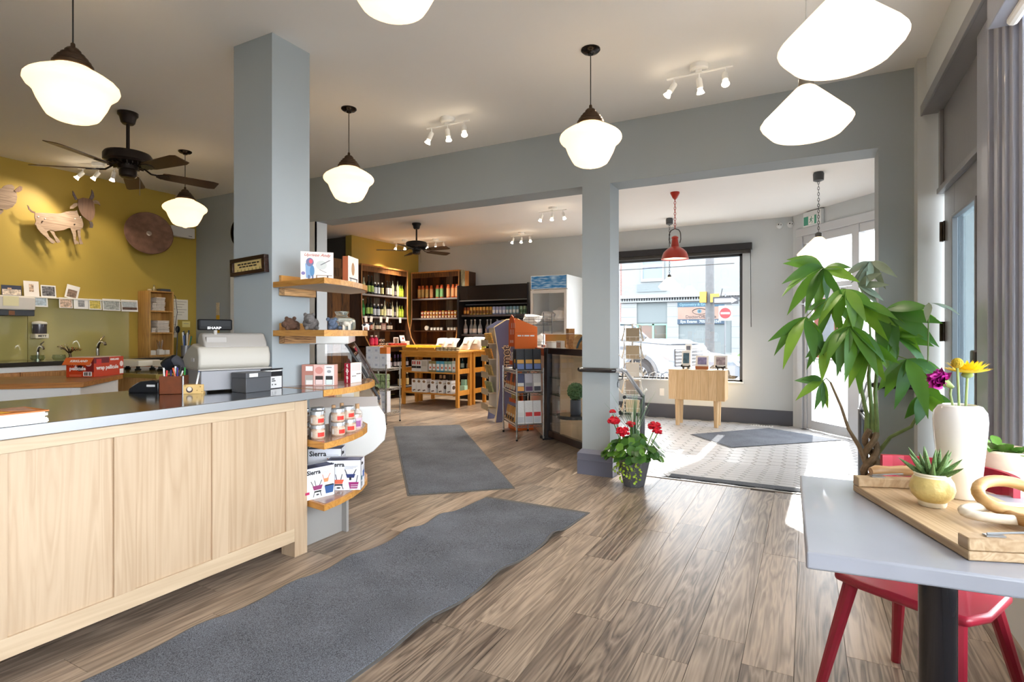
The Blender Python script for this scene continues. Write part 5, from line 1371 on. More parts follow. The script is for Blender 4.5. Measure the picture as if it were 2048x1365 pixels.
# ------------------------------------------------------------------ barn wood bookcases
bark = wood('#5a3820', '#1c0f08', 'Z', rough=0.5, fine=1.0, contrast=1.2)
bark2 = wood('#8a5a2c', '#3c2210', 'Z', rough=0.5, fine=1.0, contrast=1.2)
bark3 = wood('#8f8474', '#4a4036', 'Z', rough=0.55, fine=1.0, contrast=1.1)
edge_w = wood('#c98e4e', '#8a5626', 'Z', rough=0.45)
shelf_grey = mat('#8b8a8e', 0.4)
def bookcase(name, label, loc, rz, w, z_sh, zt, cnt):
    """local: x along the front 0..w, y 0 (front) to 0.32 (wall)"""
    t = thing(name, label, 'bookcase', loc, rz, 'barn wood bookcases')
    side = [(0.0, zt), (0.32, zt), (0.32, 0.0), (-0.20, 0.0), (-0.20, cnt), (-0.10, cnt + 0.15), (-0.02, cnt + 0.45), (0.0, cnt + 0.62)]
    for x in (0.0, w - 0.03):
        MB().prism(side, x, x + 0.03, 'X').build('side_panel', bark, t, smooth=False)
    for x in (0.0, w - 0.03):
        b = MB()
        b.tube([(x + 0.015, -0.204, 0.0), (x + 0.015, -0.204, cnt), (x + 0.015, -0.105, cnt + 0.15), (x + 0.015, -0.024, cnt + 0.45), (x + 0.015, -0.006, cnt + 0.62), (x + 0.015, -0.006, zt)], 0.014, 4)
        b.build('front_edge', edge_w, t, smooth=False)
    n = max(4, int((w - 0.06) / 0.15)); bwid = (w - 0.06) / n
    for k in range(n):
        MB().box(0.03 + bwid * k + 0.001, 0.03 + bwid * (k + 1) - 0.001, 0.295, 0.31 - 0.004 * (k % 2), 0.02, zt - 0.03).build('back_board', (bark, bark2, bark, bark3, bark, bark2)[(k * 5 + 1) % 6], t, smooth=False)
    MB().box(0.0, w, -0.012, 0.32, zt, zt + 0.03).build('top_board', edge_w, t, smooth=False)
    MB().box(0.03, w - 0.03, 0.0, 0.02, zt - 0.10, zt - 0.001).build('top_rail', bark2, t, smooth=False)
    for k, z in enumerate(z_sh):
        if z > cnt + 0.35:
            MB().box(0.031, w - 0.031, 0.012, 0.294, z - 0.028, z).build('shelf_board', bark2, t, smooth=False)
            MB().box(0.031, w - 0.031, -0.004, 0.012, z - 0.03, z + 0.002).build('shelf_edge', shelf_grey, t, smooth=False)
        else:
            MB().box(0.031, w - 0.031, 0.04, 0.294, z - 0.025, z).build('shelf_board', bark, t, smooth=False)
    MB().box(0.0, w, -0.235, 0.29, cnt - 0.03, cnt).build('counter_board', edge_w, t, smooth=False)
    MB().box(0.031, w - 0.031, -0.20, -0.18, cnt - 0.12, cnt - 0.031).build('counter_apron', bark, t, smooth=False)
    for z in (0.60, 0.22):
        MB().box(0.031, w - 0.031, -0.17, 0.29, z - 0.022, z).build('lower_shelf', shelf_grey, t, smooth=False)
    return t
ZS = (2.02, 1.60, 1.34)
# left one stands against the olive wall, front faces +X
bookcase('bookcase', 'barn wood bookcase against the olive wall, filled with bottles', (-7.28, 7.76, 0), PI / 2, 1.36, ZS, 2.545, 1.045)
bookcase('bookcase', 'barn wood bookcase in the back corner with orange bottles and jars', (-7.53, 9.56, 0), 0.0, 1.24, ZS, 2.56, 1.045)
t = thing('barn_wood_end', 'short grey-green barn board end piece beside the corner bookcase', 'boards', (-6.285, 9.60, 1.5))
MB().box(0.0, 0.10, 0, 0.02, 0, 1.08).build('board', mat('#a3a68c', 0.6, noise=0.25, nscale=20), t, smooth=False)
MB().box(0.101, 0.19, 0, 0.02, 0, 1.06).build('board', edge_w, t, smooth=False)
MB().box(-0.0, 0.185, 0.021, 0.285, 0, 1.05).build('return_box', bark, t, smooth=False)

# ------------------------------------------------------------------ bottles, jars and cans
def bottle_proto(prof, body, lab, cap, lz, capz, name='bottle', spec=0.12):
    t = thing(name, None, None)
    MB().lathe(prof, 12, cap=False).build('bottle_body', mat(body, spec, coat=0.4), t)
    rmax = max(p[0] for p in prof)
    if lab:
        MB().lathe([(rmax + 0.0008, lz[0]), (rmax + 0.0008, lz[1])], 12, cap=False).build('bottle_label', mat(lab, 0.5, noise=0.12, nscale=50), t)
    if cap:
        MB().lathe([(capz[0], capz[1]), (capz[0], capz[2]), (0, capz[2])], 10, cap=False).build('bottle_cap', mat(cap, 0.4), t)
    return t
def wine(h, r):
    return [(0, 0), (r * .95, 0), (r, .006), (r, h * .58), (r * .8, h * .66), (r * .38, h * .74), (r * .36, h * .97), (0, h * .97)]
def square(h, r):
    return [(0, 0), (r * .95, 0), (r, .006), (r, h * .68), (r * .85, h * .76), (r * .42, h * .80), (r * .42, h * .95), (0, h * .95)]
LX = -7.40      # row line in the left bookcase
def row_left(protos, z, seq, label_row):
    used = {}; lab = {}
    for key in protos:
        ps = [(LX + 0.03, y, z) for (y, q) in seq if q == key]
        lab[key] = which(ps, '%s %s' % (protos[key][1], label_row))
    for (y, key) in seq:
        p, what = protos[key]
        o = p if key not in used else clone(p)
        used[key] = 1
        o.location = (LX + 0.03, y, z + 0.001); o.rotation_euler.z = 0
        o['label'] = lab[key].pop(0); o['category'] = 'bottle'; o['group'] = 'bottles on the barn wood bookcase'
def protoset():
    return {
     'g': (bottle_proto(wine(0.32, 0.034), '#2c7a3a', '#4fae5c', '#dfeadf', (0.03, 0.16), (0.014, 0.30, 0.325)), 'tall green bottle'),
     'k': (bottle_proto(wine(0.36, 0.034), '#14201a', '#9cba62', '#1c2420', (0.05, 0.17), (0.014, 0.34, 0.365)), 'tall dark bottle with light green label'),
     'b': (bottle_proto(square(0.24, 0.034), '#1b2438', '#c9d6e4', '#e9e9e6', (0.03, 0.15), (0.017, 0.215, 0.245)), 'short dark blue bottle with pale label'),
     'y': (bottle_proto(square(0.245, 0.034), '#20241c', '#dcd79a', '#e0ddd0', (0.03, 0.15), (0.017, 0.22, 0.25)), 'short dark bottle with yellow label'),
     'w': (bottle_proto(wine(0.29, 0.036), '#20201c', '#e3dfe0', '#3a3432', (0.03, 0.16), (0.014, 0.275, 0.30)), 'dark wine bottle with white label'),
     'c': (bottle_proto(wine(0.33, 0.028), '#c9cdb0', '#eeeebe', '#2c2c2a', (0.03, 0.20), (0.013, 0.31, 0.335)), 'slim pale bottle with dark cap'),
     'l': (bottle_proto(wine(0.25, 0.034), '#a9c63c', '#c6da52', '#3c3a2a', (0.03, 0.13), (0.015, 0.235, 0.255)), 'bright lime bottle'),
     'p': (bottle_proto(wine(0.22, 0.028), '#1c1a20', '#8b8490', '#2a2a2e', (0.03, 0.11), (0.013, 0.205, 0.225)), 'small dark bottle with grey label'),
    }
seq = [(7.84, 'g'), (7.93, 'c'), (8.06, 'k'), (8.15, 'k'), (8.24, 'b'), (8.33, 'b'), (8.44, 'y'), (8.60, 'w'), (8.68, 'w'), (8.76, 'c'), (8.84, 'p'), (8.91, 'c'), (8.98, 'l'), (9.05, 'l')]
row_left(protoset(), 2.022, seq, 'on the upper bottle shelf')
seq = [(7.84, 'g'), (7.91, 'g'), (8.03, 'k'), (8.12, 'k'), (8.22, 'b'), (8.33, 'b'), (8.43, 'y'), (8.52, 'c'), (8.60, 'w'), (8.68, 'w'), (8.75, 'c'), (8.82, 'p'), (8.89, 'c'), (8.97, 'l'), (9.05, 'l')]
row_left(protoset(), 1.602, seq, 'on the second bottle shelf')
for k, y in enumerate((7.88, 8.04, 8.30, 8.49, 8.87)):
    o = MB().box(0, 0.002, -0.035, 0.035, -0.11, 0.0).build('price_tag', white_p, None, smooth=False)
    o.location = (-7.273, y, 1.60); o.rotation_euler.x = (0.1, -0.2, 0.0, -0.2, 0.05)[k]
    tag(o, ['first', 'second', 'third', 'fourth', 'last'][k] + ' white price tag hanging from the bottle shelf edge', 'price tag', 'price tags on the bottle shelf')
# small bottles and cartons on the third shelf
r3 = {'s': (bottle_proto(square(0.15, 0.036), '#3a2a1c', '#e9e2cf', '#22201e', (0.02, 0.09), (0.012, 0.13, 0.155)), 'small round bottle with cream label'),
      'o': (bottle_proto(square(0.15, 0.034), '#7a3020', '#d9a08a', '#22201e', (0.02, 0.09), (0.012, 0.13, 0.155)), 'small reddish bottle')}
row_left(r3, 1.342, [(8.28, 's'), (8.36, 's'), (8.62, 's'), (8.70, 's'), (7.92, 'o'), (8.12, 'o')], 'on the third bottle shelf')
for k, (y, w, col, lb) in enumerate(((8.02, 0.13, '#d9a9a0', 'pink carton on the third shelf of the bottle bookcase'), (8.18, 0.08, '#d3cfa4', 'cream carton on the third shelf of the bottle bookcase'), (8.49, 0.12, '#dcb6ac', 'patterned pink carton between the small bottles'))):
    t = carton('tea_carton', lb, 'carton', 0.07, w, 0.135, (LX + 0.0, y, 1.343), 0, col, 'cartons on the barn wood bookcase')
    MB().box(0.035, 0.0365, -w * 0.35, w * 0.35, 0.03, 0.10).build('printed_patch', mat('#efe6dc', 0.5, noise=0.15, nscale=60), t, smooth=False)
# on the counter board
cb = bottle_proto(square(0.19, 0.042), '#b01f4a', '#c9335c', '#d9d4d2', (0.03, 0.13), (0.024, 0.17, 0.195), 'syrup_bottle')
place(cb, [(-7.20, 7.96, 1.046), (-7.20, 8.07, 1.046)], 'crimson syrup bottle on the bookcase counter', 'bottle', 'crimson syrup bottles')
jp = jar_proto(0.03, 0.055, '#6b4a2c', '#d9d0c0', '#2a2622', '#2c2a28', 0.014)
place(jp, [(-7.20, 8.20 + 0.075 * k, 1.046 + 0.072 * q) for k in range(2) for q in range(2)] + [(-7.18, 8.36 + 0.08 * k, 1.046) for k in range(3)], 'dark-lidded preserve jar on the bookcase counter', 'jar', 'preserve jars on the bookcase counter')
for k in range(5):
    o = MB().box(-0.05, 0.05, -0.045, 0.045, 0, 0.035).build('flat_tin', mat('#b0382c', 0.4), None, bevel=0.004)
    o.location = (-7.14, 8.42 + 0.098 * k, 1.046); tag(o, 'flat red tin in the row on the bookcase counter, %s from left' % ORDN[k], 'tin', 'flat red tins')
t = thing('photo_card', 'white framed photo of a figure on the bookcase counter', 'picture', (-7.25, 8.72, 1.046))
MB().box(-0.008, 0.0, -0.075, 0.075, 0, 0.155).build('frame', white_p, t, smooth=False)
MB().box(0.0, 0.001, -0.055, 0.055, 0.025, 0.135).build('photo', mat('#7a6a5c', 0.5, noise=0.5, nscale=25), t, smooth=False)
t = thing('gift_tin', 'white gift box with red print, lid open, on the bookcase counter', 'box', (-7.22, 8.96, 1.046))
MB().box(-0.05, 0.06, -0.075, 0.075, 0, 0.075).build('box_base', white_p, t, bevel=0.003)
b = MB().at(-0.05, 0, 0.075, ry=math.radians(-15)).box(-0.006, 0.0, -0.075, 0.075, 0, 0.12); b.build('lid', white_p, t, smooth=False)
MB().at(-0.062, 0, 0.13, ry=PI / 2).cyl(0.022, 0.012, 0.0135, 12).build('printed_patch', mat('#a33a30', 0.5), t)
# lower shelves: bottles with purple necks, corked bottles
lb_ = bottle_proto(wine(0.25, 0.03), '#1c1620', '#cfc9d0', '#6a4a8a', (0.03, 0.11), (0.015, 0.19, 0.255))
place(lb_, [(-7.20, 8.62 + 0.095 * k, 0.601) for k in range(5)], 'dark bottle with purple neck foil on the lower shelf', 'bottle', 'purple-necked bottles')
lb_ = bottle_proto(wine(0.20, 0.03), '#1c1620', '#cfc9d0', '#d08a34', (0.03, 0.11), (0.016, 0.14, 0.20))
place(lb_, [(-7.20, 8.40, 0.601), (-7.20, 8.50, 0.601)], 'dark bottle with orange neck foil on the lower shelf', 'bottle', 'orange-necked bottles')
lb_ = bottle_proto(wine(0.30, 0.036), '#3a3020', '#d8c08a', '#efe9dc', (0.02, 0.15), (0.018, 0.24, 0.305))
place(lb_, [(-7.18, 8.74 + 0.12 * k, 0.221) for k in range(3)], 'cream-labelled bottle with white cap on the bottom shelf', 'bottle', 'white-capped bottles')

# orange bottles and jars in the corner bookcase (row along X)
RY = 9.70
ob = {'a': ('#c9622c', '#e2c078', 'tall orange bottle with yellow label'), 'd': ('#c9622c', '#e0a878', 'tall orange bottle with peach label'), 'e': ('#c2562a', '#7fb47a', 'tall orange bottle with green label')}
xs = [(-7.42, 'a'), (-7.33, 'a'), (-7.22, 'a'), (-7.10, 'd'), (-6.94, 'e'), (-6.83, 'e'), (-6.66, 'd'), (-6.54, 'd'), (-6.44, 'd'), (-6.35, 'd')]
prot = {k: bottle_proto([(0, 0), (.036, 0), (.04, .01), (.04, .22), (.032, .24), (.026, .25), (.026, .275), (0, .278)], v[0], v[1], v[0], (.03, .205), (.029, .25, .285), 'spice_bottle', 0.3) for k, v in ob.items()}
for key in prot:
    place(prot[key], [(x, RY, 2.023) for x, q in xs if q == key], ob[key][2] + ' on the corner bookcase', 'bottle', 'tall orange bottles')
jc = ['#a8462c', '#b0603c', '#c9843a', '#a33a34', '#d0a03c', '#b5502c']
for k, col in enumerate(jc):
    jp = jar_proto(0.032, 0.062, col, '#e0c9a4', '#8a3a2a', '#c03a30' if k % 2 == 0 else '#d9b23c', 0.014)
    spots = []
    for m_ in range(2):
        x = -7.30 + 0.078 * (k + 6 * m_)
        if x < -6.36:
            spots += [(x, RY - 0.05, 1.603), (x, RY - 0.05, 1.68)]
    place(jp, spots, ['rust', 'orange-brown', 'amber', 'dark red', 'golden', 'brick orange'][k] + ' preserve jar on the corner bookcase', 'jar', 'stacked preserve jars')
jp = jar_proto(0.033, 0.05, '#e2dfd6', '#f2f0ea', '#9a948a', '#d9d6d0', 0.012)
place(jp, [(-7.06 + 0.085 * k, RY - 0.04, 1.343) for k in range(4)] + [(-6.62 + 0.08 * k, RY - 0.04, 1.343) for k in range(3)], 'small white jar in the row on the corner bookcase', 'jar', 'small white jars')
o = MB().at(0, 0, 0.05, rx=PI / 2).cyl(0.05, -0.02, 0.02, 22).build('round_tin', mat('#d9d4cb', 0.4)); o.location = (-7.18, RY - 0.05, 1.3435); tag(o, 'round white tin standing on edge beside the small white jars', 'tin')

# ------------------------------------------------------------------ black open cooler
t = thing('open_cooler', 'black open-front refrigerated cooler stocked with cans and bottles', 'cooler', (-6.08, 9.15, 0))
ck = mat('#151417', 0.3); ck2 = mat('#24201f', 0.25, coat=0.3)
CW = 1.58
MB().box(0, 0.04, 0, 0.72, 0.02, 2.22).build('end_panel', ck, t, bevel=0.004)
MB().box(CW - 0.04, CW, 0, 0.72, 0.02, 2.22).build('end_panel', ck, t, bevel=0.004)
MB().box(0.04, CW - 0.04, 0.66, 0.72, 0.02, 2.22).build('back_panel', ck, t, smooth=False)
b = MB().prism([(-0.02, 2.20), (0.70, 2.22), (0.70, 2.16), (0.06, 1.93), (0.03, 1.93)], 0.04, CW - 0.04, 'X'); b.build('canopy', ck2, t, smooth=False)
MB().box(0.03, CW - 0.03, 0.02, 0.05, 1.905, 1.925).build('canopy_trim', mat('#8b8a8c', 0.3, metal=0.7), t, smooth=False)
MB().box(0.04, CW - 0.04, 0.25, 0.28, 1.84, 1.86).build('light_bar', mat('#77767a', 0.3), t, smooth=False)
for k, z in enumerate((1.64, 1.26, 0.90, 0.55)):
    MB().box(0.04, CW - 0.04, 0.12, 0.655, z - 0.03, z).build('shelf', ck, t, smooth=False)
    MB().box(0.04, CW - 0.04, 0.105, 0.119, z - 0.035, z + 0.004).build('price_rail', mat('#5d5b60', 0.35), t, smooth=False)
MB().prism([(-0.05, 0.02), (0.655, 0.02), (0.655, 0.48), (0.10, 0.48), (-0.03, 0.52), (-0.05, 0.45)], 0.041, CW - 0.041, 'X').build('lower_tub', ck, t, smooth=False)
def can_proto(col, band):
    t = thing('drink_can', None, None)
    MB().lathe([(0, 0), (.028, 0), (.033, .008), (.033, .145), (.027, .155), (0, .153)], 14, cap=False).build('can_body', mat(col, 0.3, metal=0.2, noise=0.12, nscale=40), t)
    MB().lathe([(.0335, .03), (.0335, .09)], 10, a0=-2.6, a1=-0.5, cap=False).build('can_print', mat(band, 0.4), t)
    return t
seqc = [('#e2b45c', '#7a4a1c', 7, 'amber'), ('#a9b6dc', '#e9ecf5', 4, 'periwinkle'), ('#7fa6b8', '#dfe9ea', 4, 'teal'), ('#9db89a', '#4c6a4a', 4, 'sage green')]
x = -5.86
can_groups = []
for col, band, n, nm in seqc:
    p = can_proto(col, band); sp = []
    for k in range(n):
        sp.append((x, 9.33, 1.641)); x += 0.074
    place(p, sp, nm + ' tall drink can on the top cooler shelf', 'can', 'tall cans in the cooler')
p = can_proto('#8a4a2c', '#e0a24c')
place(p, [(-6.00, 9.33, 1.641), (-5.93, 9.33, 1.641)], 'brown and orange can at the near end of the top cooler shelf', 'can', 'tall cans in the cooler')
sw = bottle_proto([(0, 0), (.04, 0), (.043, .01), (.043, .14), (.034, .17), (.016, .21), (.015, .26), (.019, .262), (.019, .275), (0, .278)], '#8f969c', '#d9d4d6', '#cfcfd2', (.03, .11), (.018, .262, .29), 'swing_bottle', 0.08)
place(sw, [(-6.0, 9.34, 1.261), (-5.90, 9.40, 1.261), (-5.78, 9.34, 1.261), (-5.66, 9.34, 1.261), (-5.53, 9.40, 1.261), (-5.42, 9.34, 1.261), (-5.30, 9.38, 1.261)], 'clear swing-top bottle on the second cooler shelf', 'bottle', 'swing-top bottles in the cooler')
gj = jar_proto(0.036, 0.12, '#8a8f4a', '#d9cf8a', '#5a6a34', '#d2c27a', 0.02)
place(gj, [(-5.14 + 0.085 * k, 9.32, 1.261 + 0.142 * q) for k in range(5) for q in range(2)], 'green pickle jar on the second cooler shelf', 'jar', 'pickle jars in the cooler')

# ------------------------------------------------------------------ white glass-door fridge
t = thing('display_fridge', 'tall white glass-door fridge with a blue wave header', 'fridge', (-4.43, 9.10, 0))
FW, FD, FH = 0.71, 0.74, 2.32
MB().box(0, 0.05, 0.02, FD, 0.02, FH).build('side_wall', wht, t, smooth=False)
MB().box(FW - 0.05, FW, 0.02, FD, 0.02, FH).build('side_wall', wht, t, smooth=False)
MB().box(0.05, FW - 0.05, FD - 0.05, FD, 0.02, FH).build('back_wall', wht, t, smooth=False)
MB().box(0.05, FW - 0.05, 0.02, FD - 0.05, FH - 0.05, FH).build('roof_panel', wht, t, smooth=False)
MB().box(0.05, FW - 0.05, 0.02, FD - 0.05, 0.02, 0.20).build('base_box', wht, t, smooth=False)
hm, hnt, hb = _base('wave_print')
tcn = hnt.nodes.new('ShaderNodeTexCoord'); mpn = hnt.nodes.new('ShaderNodeMapping'); mpn.inputs['Scale'].default_value = (3, 3, 16)
nn = hnt.nodes.new('ShaderNodeTexNoise'); nn.inputs['Scale'].default_value = 2.5; nn.inputs['Detail'].default_value = 6
rp = hnt.nodes.new('ShaderNodeValToRGB'); rp.color_ramp.elements[0].color = lin('#2b7fc4'); rp.color_ramp.elements[1].color = lin('#bfe0f2'); rp.color_ramp.elements[0].position = 0.42; rp.color_ramp.elements[1].position = 0.75
hnt.links.new(tcn.outputs['Object'], mpn.inputs['Vector']); hnt.links.new(mpn.outputs[0], nn.inputs['Vector']); hnt.links.new(nn.outputs['Fac'], rp.inputs['Fac']); hnt.links.new(rp.outputs['Color'], hb.inputs['Base Color'])
hd = MB().box(0.0, FW, -0.015, 0.02, 2.075, FH).build('header_panel', wht, t, smooth=False)
MB().box(0.012, FW - 0.012, -0.018, -0.0152, 2.085, FH - 0.012).build('wave_print', hm, hd, smooth=False)
dr = MB().box(0.0, FW, -0.03, 0.015, 2.0, 2.06).box(0, FW, -0.03, 0.015, 0.06, 0.20).box(0, 0.05, -0.03, 0.015, 0.20, 2.0).box(FW - 0.05, FW, -0.03, 0.015, 0.20, 2.0).build('door', mat('#d9d6d0', 0.35), t, smooth=False)
MB().box(0.05, FW - 0.05, -0.012, -0.006, 0.20, 2.0).build('pane', pane_m, dr, smooth=False)
for z in (1.50, 1.10, 0.70):
    b = MB()
    for k in range(12):
        b.box(0.055 + 0.052 * k, 0.060 + 0.052 * k, 0.06, FD - 0.06, z, z + 0.005)
    b.box(0.052, FW - 0.052, 0.06, 0.066, z, z + 0.006).box(0.052, FW - 0.052, FD - 0.07, FD - 0.064, z, z + 0.006)
    b.build('wire_shelf', mat('#c9c9c9', 0.3, metal=0.6), t, smooth=False)
# crumpled paper bags
def paper_bag(label, loc, sx, sy, sz, seed, group, col='#eceae6', rz=0.0):
    r_ = random.Random(seed)
    bm = bmesh.new()
    bmesh.ops.create_icosphere(bm, subdivisions=2, radius=1.0)
    for v in bm.verts:
        n_ = 1.0 + r_.uniform(-0.22, 0.18)
        p = v.co * n_
        f = 1.0 if p.z < 0.4 else 1.25
        v.co = Vector((max(-1, min(1, p.x * 1.15)) * sx * f, max(-1, min(1, p.y * 1.15)) * sy, (max(-0.8, p.z) + 0.8) / 1.8 * sz))
    me = bpy.data.meshes.new('paper_bag'); bm.to_mesh(me); bm.free()
    me.materials.append(mat(col, 0.6))
    o = bpy.data.objects.new('paper_bag', me); COL.objects.link(o); o.location = loc; o.rotation_euler.z = rz
    return tag(o, label, 'bag', group)
paper_bag('big crumpled white paper bag at the top of the fridge', (-3.93, 9.42, 1.506), 0.15, 0.16, 0.26, 1, 'white paper bags in the fridge')
paper_bag('smaller crumpled white paper bag beside it on the top fridge shelf', (-4.22, 9.38, 1.506), 0.11, 0.14, 0.18, 2, 'white paper bags in the fridge')
paper_bag('white paper bag on the second fridge shelf towards the side wall', (-3.95, 9.40, 1.106), 0.14, 0.16, 0.24, 3, 'white paper bags in the fridge')
paper_bag('white paper bag on the second fridge shelf by the hinge', (-4.22, 9.40, 1.106), 0.11, 0.14, 0.22, 4, 'white paper bags in the fridge')
# wire basket tower in front of the fridge
t = thing('basket_tower', 'black wire basket tower stacked with white cups and bags', 'rack', (-4.12, 8.55, 0), 0.0)
wire = mat('#3a3c40', 0.4, metal=0.6)
for (x, y) in ((-0.27, -0.17), (0.27, -0.17), (-0.27, 0.17), (0.27, 0.17)):
    MB().tube([(x, y, 0), (x, y, 1.62)], 0.006, 6).build('post', wire, t)
for z in (0.55, 1.0, 1.42):
    b = MB()
    for (x0, y0, x1, y1) in ((-.27, -.17, .27, -.17), (.27, -.17, .27, .17), (.27, .17, -.27, .17), (-.27, .17, -.27, -.17)):
        for q in range(4):
            b.tube([(x0, y0, z + 0.045 * q), (x1, y1, z + 0.045 * q)], 0.0028, 4)
        for q in range(7):
            f = q / 6
            b.tube([(lerp(x0, x1, f), lerp(y0, y1, f), z), (lerp(x0, x1, f), lerp(y0, y1, f), z + 0.135)], 0.002, 4)
    for q in range(8):
        b.tube([(-.27 + .077 * q, -.17, z), (-.27 + .077 * q, .17, z)], 0.002, 4)
    b.build('basket', wire, t)
cp = thing('cup_stack', None, None)
for k in range(7):
    MB().lathe([(.030, .038 * k), (.036, .038 * k + .036), (.038, .038 * k + .037)], 10, cap=False).build('paper_cup', mat('#eceae4', 0.5), cp)
place(cp, [(-4.36, 8.45, 1.004), (-4.28, 8.45, 1.004), (-4.20, 8.45, 1.004), (-4.12, 8.45, 1.004)], 'tall stack of white paper cups in the wire basket tower', 'cup stack', 'stacks of paper cups')
paper_bag('white paper bag leaning in the middle wire basket', (-3.96, 8.52, 1.006), 0.08, 0.12, 0.26, 6, 'white paper bags in the wire baskets')
paper_bag('crumpled white bag on the lowest wire basket', (-4.0, 8.52, 0.556), 0.15, 0.12, 0.30, 7, 'white paper bags in the wire baskets')
paper_bag('crumpled white bag spilling over the top wire basket', (-4.15, 8.55, 1.426), 0.15, 0.12, 0.18, 8, 'white paper bags in the wire baskets')

# ------------------------------------------------------------------ two pine display tables
pine = wood('#d9963e', '#b06f22', 'Z', rough=0.4, fine=0.8, contrast=0.7)
pine_x = wood('#dca04a', '#b87828', 'X', rough=0.4, fine=0.8, contrast=0.7)
def pine_table(label, y):
    t = thing('pine_table', label, 'table', (-6.46, y, 0), 0, 'pine display tables')
    W, D = 1.22, 0.44
    MB().box(-0.03, W + 0.03, -0.03, D + 0.02, 0.945, 0.97).build('table_top', pine_x, t, bevel=0.002)
    for (x, yy) in ((0, 0), (W - 0.055, 0), (0, D - 0.055), (W - 0.055, D - 0.055)):
        MB().box(x, x + 0.055, yy, yy + 0.055, 0, 0.944).build('leg', pine, t, bevel=0.002)
    for yy in (0.012, D - 0.035):
        MB().box(0.055, W - 0.055, yy, yy + 0.023, 0.855, 0.944).build('apron', pine_x, t, smooth=False)
    for xx in (0.012, W - 0.035):
        MB().box(xx, xx + 0.023, 0.055, D - 0.055, 0.855, 0.944).build('apron', pine, t, smooth=False)
        MB().box(xx, xx + 0.023, 0.055, D - 0.055, 0.575, 0.66).build('shelf_rail', pine, t, smooth=False)
        MB().box(xx, xx + 0.023, 0.055, D - 0.055, 0.20, 0.285).build('shelf_rail', pine, t, smooth=False)
    for z in (0.575, 0.205):
        MB().box(0.056, W - 0.056, 0.01, D - 0.01, z, z + 0.022).build('shelf', pine_x, t, smooth=False)
    return t
pine_table('pine display table with two shelves of cartons, the nearer of two', 7.92)
pine_table('pine display table standing behind the nearer one', 8.425)
def box_row(items, y, z, grp):
    for (x, w, d, hh, col, band, lb) in items:
        t = carton('food_carton', lb, 'carton', w, d, hh, (x, y, z), 0, col, grp)
        printed(t, w, d, hh, 'F', band)
zz1, zz2 = 0.598, 0.228
blk = ((0.0, 1.0, 0.28, 0.48, '#2c2a2c'), (0.15, 0.42, 0.62, 0.9, '#c6463a'), (0.58, 0.85, 0.62, 0.9, '#c6463a'))
wht_c = ((0.1, 0.9, 0.15, 0.75, '#f4f2ec'), (0.3, 0.7, 0.3, 0.5, '#c9572c', 'o'))
grp = 'cartons on the middle shelf of the pine table'
box_row([(-6.22, 0.10, 0.12, 0.20, '#e6e2dc', blk, 'white carton with red marks, first on the middle pine shelf'), (-6.115, 0.10, 0.12, 0.20, '#e6e2dc', blk, 'white carton with red marks, second on the middle pine shelf'),
         (-5.99, 0.13, 0.12, 0.21, '#cfcabf', ((0.1, 0.9, 0.45, 0.9, '#b9b2a2'),), 'grey-white carton on the middle pine shelf'),
         (-5.865, 0.075, 0.10, 0.19, '#9a8a5a', wht_c, 'olive carton with white panel on the middle pine shelf'), (-5.785, 0.075, 0.10, 0.19, '#9a8a5a', wht_c, 'second olive carton with white panel, beside the blue one'),
         (-5.70, 0.08, 0.10, 0.19, '#5aa6c4', wht_c, 'blue carton with white panel on the middle pine shelf'), (-5.615, 0.08, 0.10, 0.19, '#5aa6c4', wht_c, 'second blue carton with white panel, further along'),
         (-5.53, 0.075, 0.10, 0.19, '#8fae9a', wht_c, 'sage carton with white panel on the middle pine shelf'), (-5.45, 0.075, 0.10, 0.19, '#8fae9a', wht_c, 'second sage carton with white panel'),
         (-5.36, 0.08, 0.12, 0.20, '#cfdcd2', wht_c, 'pale green carton at the leg end of the middle pine shelf')], 8.03, zz1, grp)
cof = ((0.2, 0.8, 0.72, 0.92, '#8a6a4a', 'o'), (0.25, 0.5, 0.08, 0.2, '#4a3a34', 'o'), (0.5, 0.8, 0.12, 0.22, '#6a4a3a', 'o'))
grp = 'cartons on the lower shelf of the pine table'
for k, x in enumerate((-6.21, -6.10, -5.99, -5.80, -5.64, -5.46)):
    hh = 0.235 if k < 3 else 0.225
    t = carton('coffee_carton', ['first', 'second', 'third', 'fourth', 'fifth', 'sixth'][k] + ' white carton with brown seal on the lower pine shelf', 'carton', 0.105, 0.16, hh, (x, 8.04, zz2), 0, '#ecebe7', grp)
    printed(t, 0.105, 0.16, hh, 'F', cof)
    printed(t, 0.105, 0.16, hh, 'R', ((0.2, 0.8, 0.3, 0.62, '#5a4230', 'o'), (0.1, 0.9, 0.7, 0.8, '#cfc4b4')))
t = carton('mint_carton', 'mint green carton at the end of the lower pine shelf', 'carton', 0.12, 0.10, 0.13, (-5.33, 8.22, zz2), 0, '#a9d0b8', grp)
t = carton('mint_carton', 'taller mint green carton behind the shorter one', 'carton', 0.09, 0.07, 0.23, (-5.36, 8.30, zz2), 0, '#a3cdb2', grp)
# behind: bottles on the second table's shelves
bt = bottle_proto(wine(0.26, 0.034), '#3a2a18', '#c9a46a', '#d9b684', (0.05, 0.15), (0.026, 0.20, 0.265))
place(bt, [(-6.08, 8.60, 0.228), (-6.0, 8.60, 0.228), (-5.68, 8.60, 0.228), (-5.46, 8.60, 0.228)], 'brown bottle with tan top on the farther pine table', 'bottle', 'bottles on the farther pine table')
bt = bottle_proto(wine(0.24, 0.034), '#2a4a48', '#b9d0c4', '#3a3632', (0.05, 0.13), (0.014, 0.22, 0.245))
place(bt, [(-6.0, 8.58, 0.598), (-5.9, 8.58, 0.598), (-5.70, 8.58, 0.598), (-5.58, 8.58, 0.598), (-5.46, 8.58, 0.598)], 'teal bottle on the farther pine table', 'bottle', 'bottles on the farther pine table')
